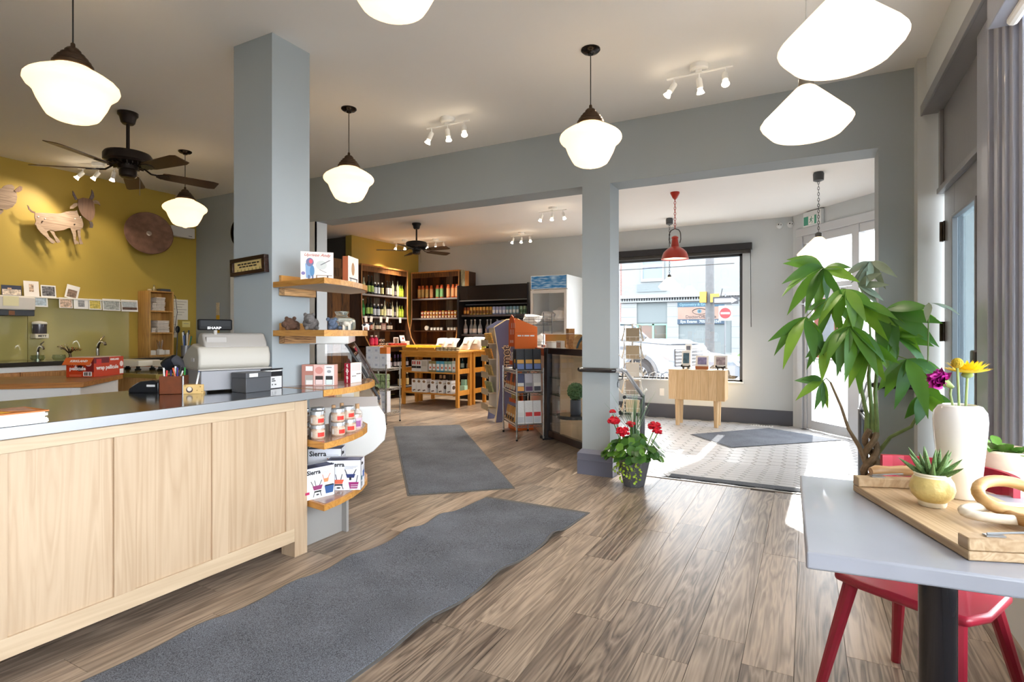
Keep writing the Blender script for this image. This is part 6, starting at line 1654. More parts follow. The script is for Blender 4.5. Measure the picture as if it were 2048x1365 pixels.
# on the table tops: trays of yellow packets, tin stacks, bags of crisps
def tray(label, x, y, w, d, hh):
    t = thing('wooden_tray', label, 'tray', (x, y, 0.9705), 0, 'wooden trays on the pine table')
    for (x0, x1, y0, y1, tx, ty) in ((-w / 2, w / 2, -d / 2, -d / 2 + 0.01, 0, -0.02), (-w / 2, w / 2, d / 2 - 0.01, d / 2, 0, 0.02), (-w / 2, -w / 2 + 0.01, -d / 2, d / 2, -0.02, 0), (w / 2 - 0.01, w / 2, -d / 2, d / 2, 0.02, 0)):
        MB().hexa([(x0, y0, 0), (x1, y0, 0), (x1, y1, 0), (x0, y1, 0)], [(x0 + tx, y0 + ty, hh), (x1 + tx, y0 + ty, hh), (x1 + tx, y1 + ty, hh), (x0 + tx, y1 + ty, hh)]).build('tray_side', pine_x, t, smooth=False)
    MB().box(-w / 2 + 0.01, w / 2 - 0.01, -d / 2 + 0.01, d / 2 - 0.01, 0, 0.008).build('tray_floor', pine_x, t, smooth=False)
tray('shallow pine tray of yellow packets, first of two', -6.29, 8.06, 0.32, 0.24, 0.055)
tray('shallow pine tray of yellow packets, second of two', -5.92, 8.06, 0.36, 0.24, 0.055)
yp = thing('yellow_packet', None, None)
b = MB().at(0, 0, 0, rx=math.radians(-35)).box(-0.035, 0.035, -0.006, 0.006, 0.0, 0.10); b.build('packet', mat('#f2cf2a', 0.4), yp, bevel=0.004)
b = MB().at(0, 0, 0, rx=math.radians(-35)).box(-0.035, 0.035, -0.0068, -0.0062, 0.012, 0.035); b.build('printed_patch', mat('#f4e9a0', 0.5), yp, smooth=False)
sp = []
for k in range(4):
    for q in range(4):
        sp.append((-6.40 + 0.073 * k, 7.985 + 0.045 * q, 0.980, 0.0))
for k in range(4):
    for q in range(4):
        sp.append((-6.045 + 0.083 * k, 7.985 + 0.045 * q, 0.980, 0.0))
place(yp, sp, ['yellow packet in the %s pine tray, %s column, %s from the front' % (ORDN[k // 16], ORDN[k % 16 // 4], ORDN[k % 4]) for k in range(32)], 'packet', 'yellow packets in the pine trays')
tn = thing('round_tin', None, None)
MB().lathe([(0, 0), (.036, 0), (.038, .004), (.038, .03), (.036, .034), (0, .034)], 14, cap=False).build('tin_body', mat('#5a4a34', 0.35, metal=0.4), tn)
MB().lathe([(.0386, .008), (.0386, .026)], 14, cap=False).build('tin_band', mat('#d9c9a0', 0.5, noise=0.4, nscale=40), tn)
place(tn, [(-5.68 + 0.08 * k, 7.955, 0.971 + 0.035 * q) for k in range(6) for q in range(2)], 'small round tin on the pine table edge', 'tin', 'small round tins')
def crisp_bag(label, loc, rz, lean, w, hh, seed):
    t = thing('crisp_bag', label, 'bag', loc, rz, 'white crisp bags on the pine tables')
    r_ = random.Random(seed)
    n = 6; b = MB(); pts = {}
    b.T = Matrix.Rotation(math.radians(lean), 4, 'X')
    for s_ in (-1, 1):
        for i in range(n + 1):
            for j in range(n + 1):
                u, v = i / n - 0.5, j / n
                puff = s_ * 0.045 * math.sin(PI * i / n) ** 0.6 * math.sin(PI * min(1, v * 0.94)) ** 0.6 if 0 < i < n else 0
                pts[(s_, i, j)] = b.P((u * w * (1 + 0.08 * math.cos(2 * PI * v)), puff + r_.uniform(-.004, .004), v * hh))
    for i in range(n):
        for j in range(n):
            a = [pts[(-1, i, j)], pts[(-1, i + 1, j)], pts[(-1, i + 1, j + 1)], pts[(-1, i, j + 1)]]
            b.f.append(tuple(a))
            a = [pts[(1, i, j)], pts[(1, i, j + 1)], pts[(1, i + 1, j + 1)], pts[(1, i + 1, j)]]
            b.f.append(tuple(a))
    bo = b.build('bag_body', mat('#e9e4de', 0.35, noise=0.04, nscale=20), t, angle=80)
    b = MB(); b.T = Matrix.Rotation(math.radians(lean), 4, 'X')
    b.box(-w * 0.2, w * 0.2, -0.05, -0.047, hh * 0.35, hh * 0.7); b.build('printed_patch', mat('#cfc2b6', 0.5, noise=0.2, nscale=30), t, smooth=False)
crisp_bag('white crisp bag leaning back, first on the far pine table', (-6.02, 8.50, 0.985), 0.15, -42, 0.26, 0.26, 1)
crisp_bag('white crisp bag leaning back, second on the far pine table', (-5.80, 8.46, 0.985), 0.1, -42, 0.26, 0.26, 2)
crisp_bag('white crisp bag standing in the tray nearest the cooler', (-5.50, 8.50, 0.985), -0.2, -38, 0.26, 0.27, 3)
crisp_bag('wide white crisp bag at the end of the far pine table', (-5.31, 8.56, 0.985), -0.1, -32, 0.28, 0.26, 4)
rj = jar_proto(0.028, 0.07, '#8a2420', '#b0423a', '#d9b09a', '#6a1c1a', 0.012)
place(rj, [(-6.30 + 0.06 * k, 8.62, 0.971) for k in range(3)], 'red sauce jar at the back of the far pine table', 'jar', 'red sauce jars')
rj = jar_proto(0.026, 0.07, '#8fae3a', '#c2d05a', '#e9e29a', '#3a3a34', 0.012)
place(rj, [(-5.29 + 0.055 * k, 8.80, 0.971) for k in range(2)], 'lime green small jar at the end of the far pine table', 'jar', 'lime jars')

# ------------------------------------------------------------------ chrome wire racks
def wire_rack(name, label, loc, rz, w, d, zs, ht):
    t = thing(name, label, 'wire rack', loc, rz, 'chrome wire racks')
    for (x, y) in ((0, 0), (w, 0), (0, d), (w, d)):
        MB().tube([(x, y, 0.02), (x, y, ht)], 0.011, 8).build('post', chrome2, t)
        MB().lathe([(0.0, 0.0), (0.012, 0.0), (0.014, 0.02), (0.0, 0.022)], 8, x=x, y=y).build('foot', black_m, t)
    for z in zs:
        b = MB()
        for (x0, y0, x1, y1) in ((0, 0, w, 0), (0, d, w, d), (0, 0, 0, d), (w, 0, w, d)):
            b.tube([(x0, y0, z), (x1, y1, z)], 0.005, 5).tube([(x0, y0, z - 0.03), (x1, y1, z - 0.03)], 0.004, 5)
            L_ = math.hypot(x1 - x0, y1 - y0); n = max(2, int(L_ / 0.045)); pts = []
            for q in range(n * 2 + 1):
                f = q / (n * 2); pts.append((lerp(x0, x1, f), lerp(y0, y1, f), z - 0.002 - 0.026 * (q % 2)))
            b.tube(pts, 0.003, 4)
        n = int(w / 0.03)
        for q in range(1, n):
            b.tube([(w * q / n, 0, z), (w * q / n, d, z)], 0.0025, 4)
        b.build('wire_shelf', chrome2, t)
    return t
chrome2 = mat('#c9c9c8', 0.2, metal=0.9)
# rack with white boxed mugs behind the deli case
wire_rack('wire_rack', 'chrome wire rack of white boxes behind the deli case', (-5.52, 5.95, 0), math.radians(8), 0.36, 0.36, (0.16, 0.50, 0.78), 0.84)
wb = thing('white_box', None, None)
MB().box(-0.055, 0.055, -0.05, 0.05, 0, 0.1).build('carton', mat('#e6e6ea', 0.5), wb, bevel=0.002)
MB().box(-0.02, 0.02, -0.0508, -0.05, 0.03, 0.06).build('printed_patch', mat('#c4c6d2', 0.5), wb, smooth=False)
ca, sa = math.cos(math.radians(8)), math.sin(math.radians(8))
def rk(x, y, z): return (-5.52 + x * ca - y * sa, 5.95 + x * sa + y * ca, z, math.radians(8))
sp = [rk(0.07 + 0.115 * k, 0.07, 0.166 + 0.102 * q) for k in range(3) for q in range(3)]
place(wb, sp, 'white mug box on the lowest wire rack shelf', 'box', 'white mug boxes on the wire rack')
wb2 = clone(wb)
place(wb2, [rk(0.07 + 0.115 * k, 0.07, 0.786 + 0.102 * q) for k in range(3) for q in range(2)] + [rk(0.07, 0.07, 0.99), rk(0.185, 0.07, 0.99)], 'white mug box on top of the wire rack', 'box', 'white mug boxes on the wire rack')
t = carton('orange_box', 'orange and white box topping the boxes on the wire rack', 'box', 0.11, 0.10, 0.09, rk(0.30, 0.07, 0.99)[:3], math.radians(8), '#d9762a')
for k in range(6):
    t = thing('tea_packet', ['green leafy packet on the middle wire rack shelf, ' + q for q in ('lowest near the post', 'lowest in the middle', 'lowest at the far post', 'upper near the post', 'upper in the middle', 'upper at the far post')][k], 'packet', rk(0.07 + 0.11 * (k % 3), 0.08, 0.506 + 0.10 * (k // 3))[:3], math.radians(8), 'green packets on the wire rack')
    MB().box(-0.05, 0.05, -0.05, 0.05, 0, 0.095).build('packet_body', mat('#8fa070', 0.5, noise=0.55, nscale=28), t, bevel=0.01)
# rack of crackers at the pillar
RA = math.atan2(-0.51, 0.47)
wire_rack('wire_rack', 'chrome wire rack of crackers and packets before the glass counter', (-3.46, 6.29, 0), RA, 0.66, 0.33, (0.19, 0.57, 0.83), 0.86)
ca2, sa2 = math.cos(RA), math.sin(RA)
def rk2(x, y, z): return (-3.46 + x * ca2 - y * sa2, 6.29 + x * sa2 + y * ca2, z)
def pouch(name, label, p, rz, w, hh, col, band, band2, grp):
    t = thing(name, label, 'packet', p, rz, grp)
    MB().hexa([(-w / 2, -0.035, 0), (w / 2, -0.035, 0), (w / 2, 0.035, 0), (-w / 2, 0.035, 0)], [(-w / 2, -0.006, hh), (w / 2, -0.006, hh), (w / 2, 0.006, hh), (-w / 2, 0.006, hh)]).build('pouch', mat(col, 0.35, noise=0.25 if col[1] in '012' else 0.05, nscale=60), t, smooth=False)
    a = math.atan2(0.029, hh)
    for (v0, v1, c_) in ((0.05, 0.3, band), (0.32, 0.5, band2)):
        b = MB().at(0, -0.0362, 0, rx=-a).box(-w * 0.42, w * 0.42, -0.001, 0.0005, v0 * hh, v1 * hh); b.build('printed_patch', mat(c_, 0.5), t, smooth=False)
FE = RA + PI / 2
ORD = ('nearest the left', 'in the middle', 'nearest the counter post')
for q, x in enumerate((0.58, 0.44)):
    for k in range(3):
        pouch('cracker_pouch', 'dark cracker pouch on the rack top, %s row, %s' % (('front', 'back')[q], ORD[k]), rk2(x, 0.06 + 0.105 * k, 0.836), FE, 0.098, 0.25, '#231f22', '#6a7cae', '#d9a04a', 'cracker pouches on the chrome rack')
cols = (('#3a3c60', '#e9a24a', '#d9d4cc'), ('#b9b4bc', '#5a3a5c', '#8a8a8a'), ('#cfcac6', '#4a4a52', '#e9e4dc'))
for k in range(3):
    pouch('snack_pouch', ('blue and orange', 'silver and purple', 'pale grey')[k] + ' snack pouch at the end of the middle rack shelf', rk2(0.58, 0.06 + 0.105 * k, 0.576), FE, 0.098, 0.215, cols[k][0], cols[k][1], cols[k][2], 'snack pouches on the chrome rack')
for k in range(5):
    pouch('snack_pouch', ('purple', 'dark blue', 'orange', 'black', 'red')[k] + ' snack pouch along the side of the middle rack shelf', rk2(0.06 + 0.10 * k, 0.05, 0.576), RA, 0.09, 0.20, ('#5a3a5c', '#2c3050', '#c9622c', '#2a2a34', '#a03430')[k], '#e9dcc4', '#d9843a', 'snack pouches on the chrome rack')
for k in range(3):
    pouch('paper_pouch', 'white flour bag at the end of the lowest rack shelf, ' + ORD[k], rk2(0.58, 0.06 + 0.105 * k, 0.196), FE, 0.098, 0.27, '#e9e9e8', '#c9ccd2', '#d23a3a' if k else '#e0e0de', 'flour bags on the chrome rack')
for k in range(4):
    pouch('spread_tube', ('first', 'second', 'third', 'fourth')[k] + ' dark-capped spread pouch along the side of the lowest rack shelf', rk2(0.08 + 0.11 * k, 0.05, 0.196), RA, 0.085, 0.17, '#d9a050', '#2a2628', '#e9dcc4', 'spread pouches on the chrome rack')

# ------------------------------------------------------------------ gourmet card stand and orange display
GA = math.atan2(-0.35, 0.34)
t = thing('card_stand', 'tall slate-blue cardboard stand lettered gourmet with snack pockets', 'display stand', (-3.87, 6.88, 0), math.radians(46))
slate = mat('#5c5d78', 0.6); kraft = mat('#e2cfa0', 0.6)
side = [(0.0, 0.0), (0.10, 0.0), (0.14, 0.10), (0.22, 0.16), (0.30, 0.12), (0.36, 0.0), (0.42, 0.0), (0.37, 0.45), (0.36, 0.8), (0.40, 1.15), (0.50, 1.38), (0.34, 1.48), (0.16, 1.47), (-0.02, 1.36), (0.05, 0.95), (0.06, 0.5)]
sd = [( -0.04 + 0.0 * p[0] + p[0], p[1]) for p in side]
MB().prism([(p[0], p[1]) for p in sd], 0.0, 0.012, 'Y').build('side_panel', slate, t, smooth=False)
b = MB(); n_ = len(sd)
for i in range(n_):
    p, q = sd[i], sd[(i + 1) % n_]
    b.tube([(p[0], 0.006, p[1]), (q[0], 0.006, q[1])], 0.009, 5)
b.build('panel_edging', kraft, t, smooth=False)
MB().prism([(p[0], p[1]) for p in sd], 0.42, 0.432, 'Y').build('side_panel', slate, t, smooth=False)
MB().box(-0.02, 0.0, 0.013, 0.419, 0.10, 1.36).build('back_panel', mat('#d9d6cf', 0.6), t, smooth=False)
o = text('gourmet', 0.17, mat('#2b2730', 0.5), t, (0.12, -0.004, 0.80), (PI / 2, -PI / 2, 0), ext=0.003, bold=0.002)
o2 = text('gourmet', 0.17, kraft, t, (0.12, -0.0015, 0.80), (PI / 2, -PI / 2, 0), ext=0.0015, bold=0.012, name='lettering_border')
for k, z in enumerate((1.12, 0.90, 0.66, 0.42, 0.20)):
    MB().box(-0.14, -0.021, 0.03, 0.40, z, z + 0.012).box(-0.145, -0.14, 0.03, 0.40, z - 0.03, z + 0.06).build('shelf_pocket', mat('#b9a98c', 0.6), t, smooth=False)
    if k < 4:
        for q in range(4):
            b = MB().at(-0.06, 0.08 + 0.085 * q, z + 0.013, ry=math.radians(-14)).box(-0.012, 0.012, -0.035, 0.035, 0, 0.15)
            pk = b.build('snack_packet', mat(('#d9a84a', '#c98f3a', '#b9a060', '#9aa06a')[k], 0.4, noise=0.4, nscale=40), t, bevel=0.004)
OA = math.atan2(-0.40, 0.44)
t = thing('orange_display', 'bright orange cardboard display stand with a slanted top', 'display stand', (-3.485, 6.67, 0), math.radians(-42))
org = mat('#d9591c', 0.5); org2 = mat('#e8742c', 0.5)
MB().prism([(0.0, 0.0), (0.26, 0.0), (0.24, 0.42), (0.20, 0.80), (0.22, 1.08), (0.10, 1.10), (0.06, 0.8), (0.03, 0.4)], 0, 0.02, 'Y').build('back_panel', org, t, smooth=False)
MB().prism([(0.01, 1.10), (0.23, 1.10), (0.24, 1.40), (0.19, 1.49), (0.12, 1.52), (0.05, 1.48), (0.01, 1.40)], -0.10, -0.09, 'Y').build('header_card', org, t, smooth=False)
b = MB().prism([(-0.10, 0.97), (0.22, 1.0), (0.22, 1.36), (-0.095, 1.48)], 0.235, 0.245, 'X'); b.build('side_wing', org2, t, smooth=False)
MB().box(0.2451, 0.246, -0.09, 0.2, 1.28, 1.283).build('wing_fold', mat('#b8481a', 0.5), t, smooth=False)
MB().prism([(-0.02, 0.55), (0.02, 0.97), (-0.09, 0.97)], 0.236, 0.244, 'X').build('wing_tail', org2, t, smooth=False)
for z_, hh_ in ((1.26, 0.16), (1.15, 0.035)):
    for q in range(2 if hh_ > .1 else 1):
        scribble(t, white_p, (0.012,) * (3 if hh_ > .1 else 4), 0.075 + 0.05 * q if hh_ > .1 else 0.07, -0.1005, z_, hh_ * (0.42 if hh_ > .1 else 1)).location.z = 0.085 * q if hh_ > .1 else 0
scribble(t, white_p, (0.05, 0.02, 0.07, 0.06), -0.06, 0.2455, 1.235, 0.018, 'Y')
for k, z in enumerate((0.86, 0.60, 0.36, 0.14)):
    MB().box(0.02, 0.24, -0.09, 0.0, z, z + 0.01).box(0.02, 0.24, -0.095, -0.09, z, z + 0.05).build('shelf_pocket', org, t, smooth=False)
    for q in range(3):
        MB().box(0.03 + 0.07 * q, 0.09 + 0.07 * q, -0.07, -0.03, z + 0.011, z + 0.16).build('snack_packet', mat(('#e9e2da', '#d9cfc9', '#b9a05a', '#3a3230')[k], 0.4, noise=0.35, nscale=45), t, bevel=0.004)
MB().box(0.0, 0.26, -0.10, 0.16, 0.0, 0.08).build('base_box', org2, t, smooth=False)

# ------------------------------------------------------------------ glass counter by the pillar
C0 = Vector((-2.79, 6.13)); CD = Vector((0.77, -0.638)).normalized(); CA = math.atan2(CD.y, CD.x)
t = thing('glass_counter', 'glass-fronted display counter with dark wood rails behind the pillar', 'display case', (C0.x, C0.y, 0), CA)
dkwd = wood('#3a2018', '#160a08', 'X', rough=0.25, coat=0.4)
GL = 1.0
MB().box(0, GL, 0.0, 0.05, 1.03, 1.10).build('top_rail', dkwd, t, smooth=False)
MB().box(0.0, GL, 0.05, 0.30, 1.055, 1.085).build('counter_top', mat('#b9a48c', 0.2, coat=0.4), t, smooth=False)
MB().box(0, GL, 0.0, 0.05, 0.03, 0.11).build('bottom_rail', dkwd, t, smooth=False)
MB().box(-0.02, 0.06, -0.01, 0.06, 0.0, 1.10).build('corner_post', mat('#47484e', 0.35, metal=0.4), t, smooth=False)
MB().box(-0.05, 0.09, -0.05, 0.10, 0.0, 0.03).build('post_foot', mat('#26262a', 0.4), t, smooth=False)
MB().box(GL - 0.05, GL, 0.0, 0.05, 0.11, 1.01).build('end_post', dkwd, t, smooth=False)
MB().box(0.06, GL - 0.05, 0.012, 0.018, 0.11, 1.01).build('pane', pane_m, t, smooth=False)
MB().box(0.36, GL - 0.05, 0.16, 0.18, 0.06, 1.05).build('inner_panel', mat('#f4dfbc', 0.25, coat=0.5), t, smooth=False)
MB().box(0.34, 0.36, 0.02, 0.18, 0.06, 1.05).build('divider', mat('#d9c09a', 0.4), t, smooth=False)
for z in (0.30, 0.54, 0.74):
    MB().box(0.06, 0.34, 0.02, 0.278, z, z + 0.01).build('glass_shelf', glass('#cfe3dc'), t, smooth=False)
MB().box(0.0, GL, 0.28, 0.30, 0.03, 1.055).build('rear_panel', mat('#d9c3a0', 0.5), t, smooth=False)
MB().box(0.0, 0.02, 0.06, 0.278, 0.11, 1.055).build('pane', pane_m, t, smooth=False)
def ccoord(x, y, z): return (C0.x + x * math.cos(CA) - y * math.sin(CA), C0.y + x * math.sin(CA) + y * math.cos(CA), z)
mg = thing('mug', None, None)
MB().lathe([(0, 0), (.036, 0), (.04, .01), (.04, .09), (.037, .09), (.036, .008), (0, .006)], 16, cap=False).build('mug_body', mat('#e9e9ea', 0.25), mg)
MB().tube([(.038, 0, .02), (.065, 0, .03), (.065, 0, .065), (.038, 0, .075)], .006, 6).build('handle', mat('#3c3c40', 0.3), mg)
place(mg, [ccoord(0.16, 0.14, 0.551) + (CA,), ccoord(0.26, 0.15, 0.551) + (CA + 1,)], 'white mug with dark handle on a glass counter shelf', 'mug', 'mugs in the glass counter')
for k, (x, z, w, hh, col, lb) in enumerate(((0.15, 0.311, 0.12, 0.15, '#d9d6d2', 'pale gift box on the lower glass counter shelf'), (0.28, 0.311, 0.06, 0.12, '#3a3a44', 'dark gift box on the lower glass counter shelf'), (0.17, 0.751, 0.10, 0.11, '#c9a888', 'tan gift box on the upper glass counter shelf'), (0.28, 0.751, 0.05, 0.13, '#8a4a34', 'brown bottle box on the upper glass counter shelf'))):
    t = carton('gift_carton', lb, 'box', w, 0.08, hh, ccoord(x, 0.16, z), CA, col, 'boxes in the glass counter')
    MB().box(-w * .3, w * .3, -0.041, -0.04, hh * .3, hh * .7).build('printed_patch', mat('#f1eee8', 0.5), t, smooth=False)
# round glass shelf with a topiary in front of the panel
t = thing('round_shelf', 'small round dark glass shelf bracketed to the counter panel', 'shelf', ccoord(1.0, -0.17, 0)[:2] + (0,), CA)
MB().lathe([(0, .40), (.17, .40), (.175, .405), (.175, .43), (.17, .435), (0, .435)], 28, cap=False).build('shelf_disc', mat('#2c2c2c', 0.08, coat=0.6), t)
MB().tube([(-0.05, 0.0, 0.392), (-0.05, 0.175, 0.392)], 0.008, 6).build('bracket', mat('#1c1c1e', 0.3), t)
t = thing('topiary', 'clipped round topiary in a dark pot on the small glass table', 'plant', ccoord(1.02, -0.15, 0)[:2] + (0.436,), CA)
MB().lathe([(0, 0), (.05, 0), (.055, .01), (.055, .15), (.05, .15), (.045, .14), (0, .14)], 16, cap=False).build('pot', mat('#4c5058', 0.5), t)
bm = bmesh.new(); bmesh.ops.create_icosphere(bm, subdivisions=4, radius=0.085)
rt = random.Random(2)
for v in bm.verts: v.co = v.co * (1 + rt.uniform(-0.14, 0.12)) + Vector((0, 0, 0.24))
me = bpy.data.meshes.new('foliage'); bm.to_mesh(me); bm.free(); me.materials.append(mat('#4c6a44', 0.8, noise=0.4, nscale=60))
o = bpy.data.objects.new('foliage', me); COL.objects.link(o); o.parent = t; o['kind'] = 'stuff'
MB().cyl(0.008, 0.13, 0.18, 8).build('stem', mat('#5a4430', 0.7), t)
# second unit, continuing away from the corner post
C1 = Vector((-3.42, 7.02)); C1D = (C0 - C1); C1L = C1D.length - 0.05; C1A = math.atan2(C1D.y, C1D.x)
t = thing('service_counter', 'cream-fronted service counter with red-brown top rail behind the cracker rack', 'counter', (C1.x, C1.y, 0), C1A)
MB().box(0, C1L, 0.0, 0.03, 0.0, 1.0).build('front_panel', mat('#e2cdb8', 0.5), t, smooth=False)
MB().box(0, C1L, -0.015, 0.05, 1.0, 1.09).build('top_rail', mat('#7a2a1c', 0.3, coat=0.4), t, smooth=False)
MB().box(0.0, C1L, 0.05, 0.55, 1.06, 1.09).build('counter_top', mat('#a9a5a2', 0.3), t, smooth=False)
MB().box(0.0, C1L, 0.03, 0.55, 0.0, 1.059).build('counter_body', mat('#cdb9a6', 0.6), t, smooth=False)
def c1(x, y, z): return (C1.x + x * math.cos(C1A) - y * math.sin(C1A), C1.y + x * math.sin(C1A) + y * math.cos(C1A), z)
t = thing('cardboard_box', 'brown cardboard box with white rim on the service counter', 'box', c1(0.42, 0.36, 1.0905), C1A + 0.5)
MB().box(-0.22, 0.22, -0.12, 0.12, 0, 0.17).build('box_body', mat('#b08c50', 0.7), t, smooth=False)
MB().box(-0.24, 0.24, -0.14, 0.14, 0.17, 0.18).build('box_rim', white_p, t, smooth=False)
t = thing('food_tub', 'round white lidded tub on the service counter', 'tub', c1(0.78, 0.14, 1.0905), 0)
MB().lathe([(0, 0), (.065, 0), (.075, .07), (0.0, .071)], 20, cap=False).build('tub', mat('#e9e9e4', 0.4), t)
MB().lathe([(.078, .066), (.08, .082), (0, .084)], 20, cap=False).build('lid', mat('#d6d0c4', 0.4), t)
t = carton('flat_carton', 'flat printed white carton beside the white tub', 'carton', 0.22, 0.10, 0.035, c1(0.52, 0.13, 1.0905), C1A + 0.1, '#e9e6e4')
printed(t, 0.22, 0.10, 0.035, 'F', ((0.1, 0.4, 0.2, 0.8, '#4a6a9a'), (0.55, 0.75, 0.2, 0.8, '#c9572c')))
# cheese boards on the glass counter
bd = wood('#d9b27c', '#a87a44', 'X', rough=0.5)
t = thing('cheese_board', 'rectangular pale wooden board standing on the glass counter', 'cutting board', ccoord(0.62, 0.22, 1.0855), CA)
b = MB().at(rx=math.radians(-14)).box(-0.16, 0.22, -0.012, 0.012, 0, 0.24); b.build('board', bd, t, bevel=0.004)
t = thing('cheese_board', 'round wooden board with a blue painted arc on the glass counter', 'cutting board', ccoord(0.68, 0.14, 1.0855), CA)
b = MB().at(rx=math.radians(-14)).prism([(-0.16, 0.0), (0.16, 0.0)] + arc(0, 0.02, 0.16, 0, 180, 14), -0.012, 0.012, 'Y'); b.build('board', bd, t, smooth=False)
ro, ri = arc(0, 0.02, 0.158, -2, 182, 16), arc(0, 0.02, 0.115, 182, -2, 16)
b = MB().at(rx=math.radians(-14)).prism(ro + ri, -0.0145, -0.012, 'Y'); b.build('painted_arc', mat('#3f6478', 0.5), t, smooth=False)
t = thing('cheese_board', 'small oval wooden board leaning beside the round one', 'cutting board', ccoord(0.44, 0.19, 1.0855), CA)
b = MB().at(rx=math.radians(-16)).prism(arc(0, 0.09, 0.12, 0, 360, 20, 0.09)[:-1], -0.01, 0.01, 'Y'); b.build('board', bd, t, smooth=False)
t = thing('wood_block_stand', 'upright wooden block stand on the glass counter', 'stand', ccoord(0.22, 0.22, 1.0855), CA)
for k in range(4):
    MB().box(-0.035, 0.035, -0.04, 0.04, 0.062 * k, 0.062 * k + 0.06).build('block', wood('#c08a50', '#8a5a2c', 'X', rough=0.5), t, bevel=0.003)
t = carton('small_carton', 'small white floral carton beside the block stand', 'carton', 0.13, 0.05, 0.10, ccoord(0.14, 0.13, 1.0855), CA, '#ece7df')
MB().box(-0.05, 0.05, -0.0262, -0.0252, 0.02, 0.08).build('printed_patch', mat('#c9a898', 0.5, noise=0.5, nscale=40), t, smooth=False)
t = thing('striped_jug', 'white jug with blue marks at the pillar end of the glass counter', 'jug', ccoord(0.90, 0.19, 1.0855), CA)
MB().lathe([(0, 0), (.06, 0), (.065, .02), (.055, .16), (.06, .22), (.056, .22), (.05, .16), (.058, .02), (0, .01)], 16, cap=False).build('jug_body', mat('#e6e9ea', 0.3, noise=0.2, nscale=14), t)
MB().tube([(.055, 0, .19), (.10, 0, .17), (.10, 0, .08), (.06, 0, .05)], .008, 6).build('handle', mat('#dfe2e4', 0.3), t)
# ------------------------------------------------------------------ entrance
rail_m = mat('#232326', 0.25, coat=0.3)
steel_d = mat('#6a6d72', 0.3, metal=0.7)
t = thing('handrail', 'black handrail wrapping the pillar and running down to a steel post', 'handrail', (0, 0, 0))
MB().tube([(-1.82, 4.86, 0.945), (-1.82, 4.745, 0.945), (-1.81, 4.735, 0.945), (-1.51, 4.735, 0.945), (-1.495, 4.745, 0.945), (-1.49, 4.93, 0.94)], 0.021, 10).build('rail_grip', rail_m, t)
MB().tube([(-1.49, 4.92, 0.94), (-1.49, 5.05, 0.925), (-1.49, 5.68, 0.63)], 0.021, 10).build('sloping_rail', steel_d, t)
MB().tube([(-1.49, 5.68, 0.64), (-1.49, 5.68, ramp(5.68))], 0.026, 12).build('newel_post', steel_d, t)
MB().tube([(-1.49, 5.04, 0.68), (-1.49, 5.66, 0.605)], 0.018, 8).build('middle_rail', rail_m, t)
MB().tube([(-1.535, 5.0, 0.84), (-1.50, 5.0, 0.85), (-1.49, 5.0, 0.92)], 0.006, 6).at(-1.537, 5.0, 0.80, ry=PI / 2).cyl(0.03, 0, 0.006, 14).build('wall_bracket', steel_d, t)
t = thing('handrail', 'black handrail wrapping the wall stub beside the potted tree', 'handrail', (0, 0, 0))
MB().tube([(0.66, 4.735, 0.90), (0.45, 4.735, 0.90), (0.435, 4.75, 0.90), (0.43, 5.02, 0.90)], 0.021, 10).build('rail_grip', rail_m, t)
MB().tube([(0.43, 5.0, 0.90), (0.43, 5.10, 0.885), (0.43, 5.75, 0.60)], 0.021, 10).build('sloping_rail', steel_d, t)
MB().tube([(0.43, 5.75, 0.61), (0.43, 5.75, ramp(5.75))], 0.026, 12).build('newel_post', steel_d, t)
MB().tube([(0.43, 5.10, 0.58), (0.43, 5.73, 0.58)], 0.018, 8).build('middle_rail', rail_m, t)
# mats
def carpet(col, tint=0.0):
    m, nt, b = _base('carpet')
    L = nt.links
    tc = nt.nodes.new('ShaderNodeTexCoord')
    n = nt.nodes.new('ShaderNodeTexNoise'); n.inputs['Scale'].default_value = 260; n.inputs['Detail'].default_value = 3
    L.new(tc.outputs['Object'], n.inputs['Vector'])
    n2 = nt.nodes.new('ShaderNodeTexNoise'); n2.inputs['Scale'].default_value = 3; L.new(tc.outputs['Object'], n2.inputs['Vector'])
    ad = nt.nodes.new('ShaderNodeMath'); ad.operation = 'MULTIPLY_ADD'; ad.inputs[1].default_value = 0.25; L.new(n2.outputs['Fac'], ad.inputs[0]); L.new(n.outputs['Fac'], ad.inputs[2])
    r = nt.nodes.new('ShaderNodeValToRGB'); c = lin(col)
    r.color_ramp.elements[0].position = 0.42; r.color_ramp.elements[1].position = 0.82
    r.color_ramp.elements[0].color = tuple(x * 0.35 for x in c[:3]) + (1,); r.color_ramp.elements[1].color = tuple(min(1, x * 1.9) for x in c[:3]) + (1,)
    L.new(ad.outputs[0], r.inputs['Fac']); L.new(r.outputs['Color'], b.inputs['Base Color'])
    b.inputs['Roughness'].default_value = 0.95; b.inputs['Specular IOR Level'].default_value = 0.15
    bp = nt.nodes.new('ShaderNodeBump'); bp.inputs['Strength'].default_value = 0.6; bp.inputs['Distance'].default_value = 0.004
    L.new(n.outputs['Fac'], bp.inputs['Height']); L.new(bp.outputs['Normal'], b.inputs['Normal'])
    return m
carpet_m = carpet('#5d6169')
rubber_m = mat('#5b5a5a', 0.7)
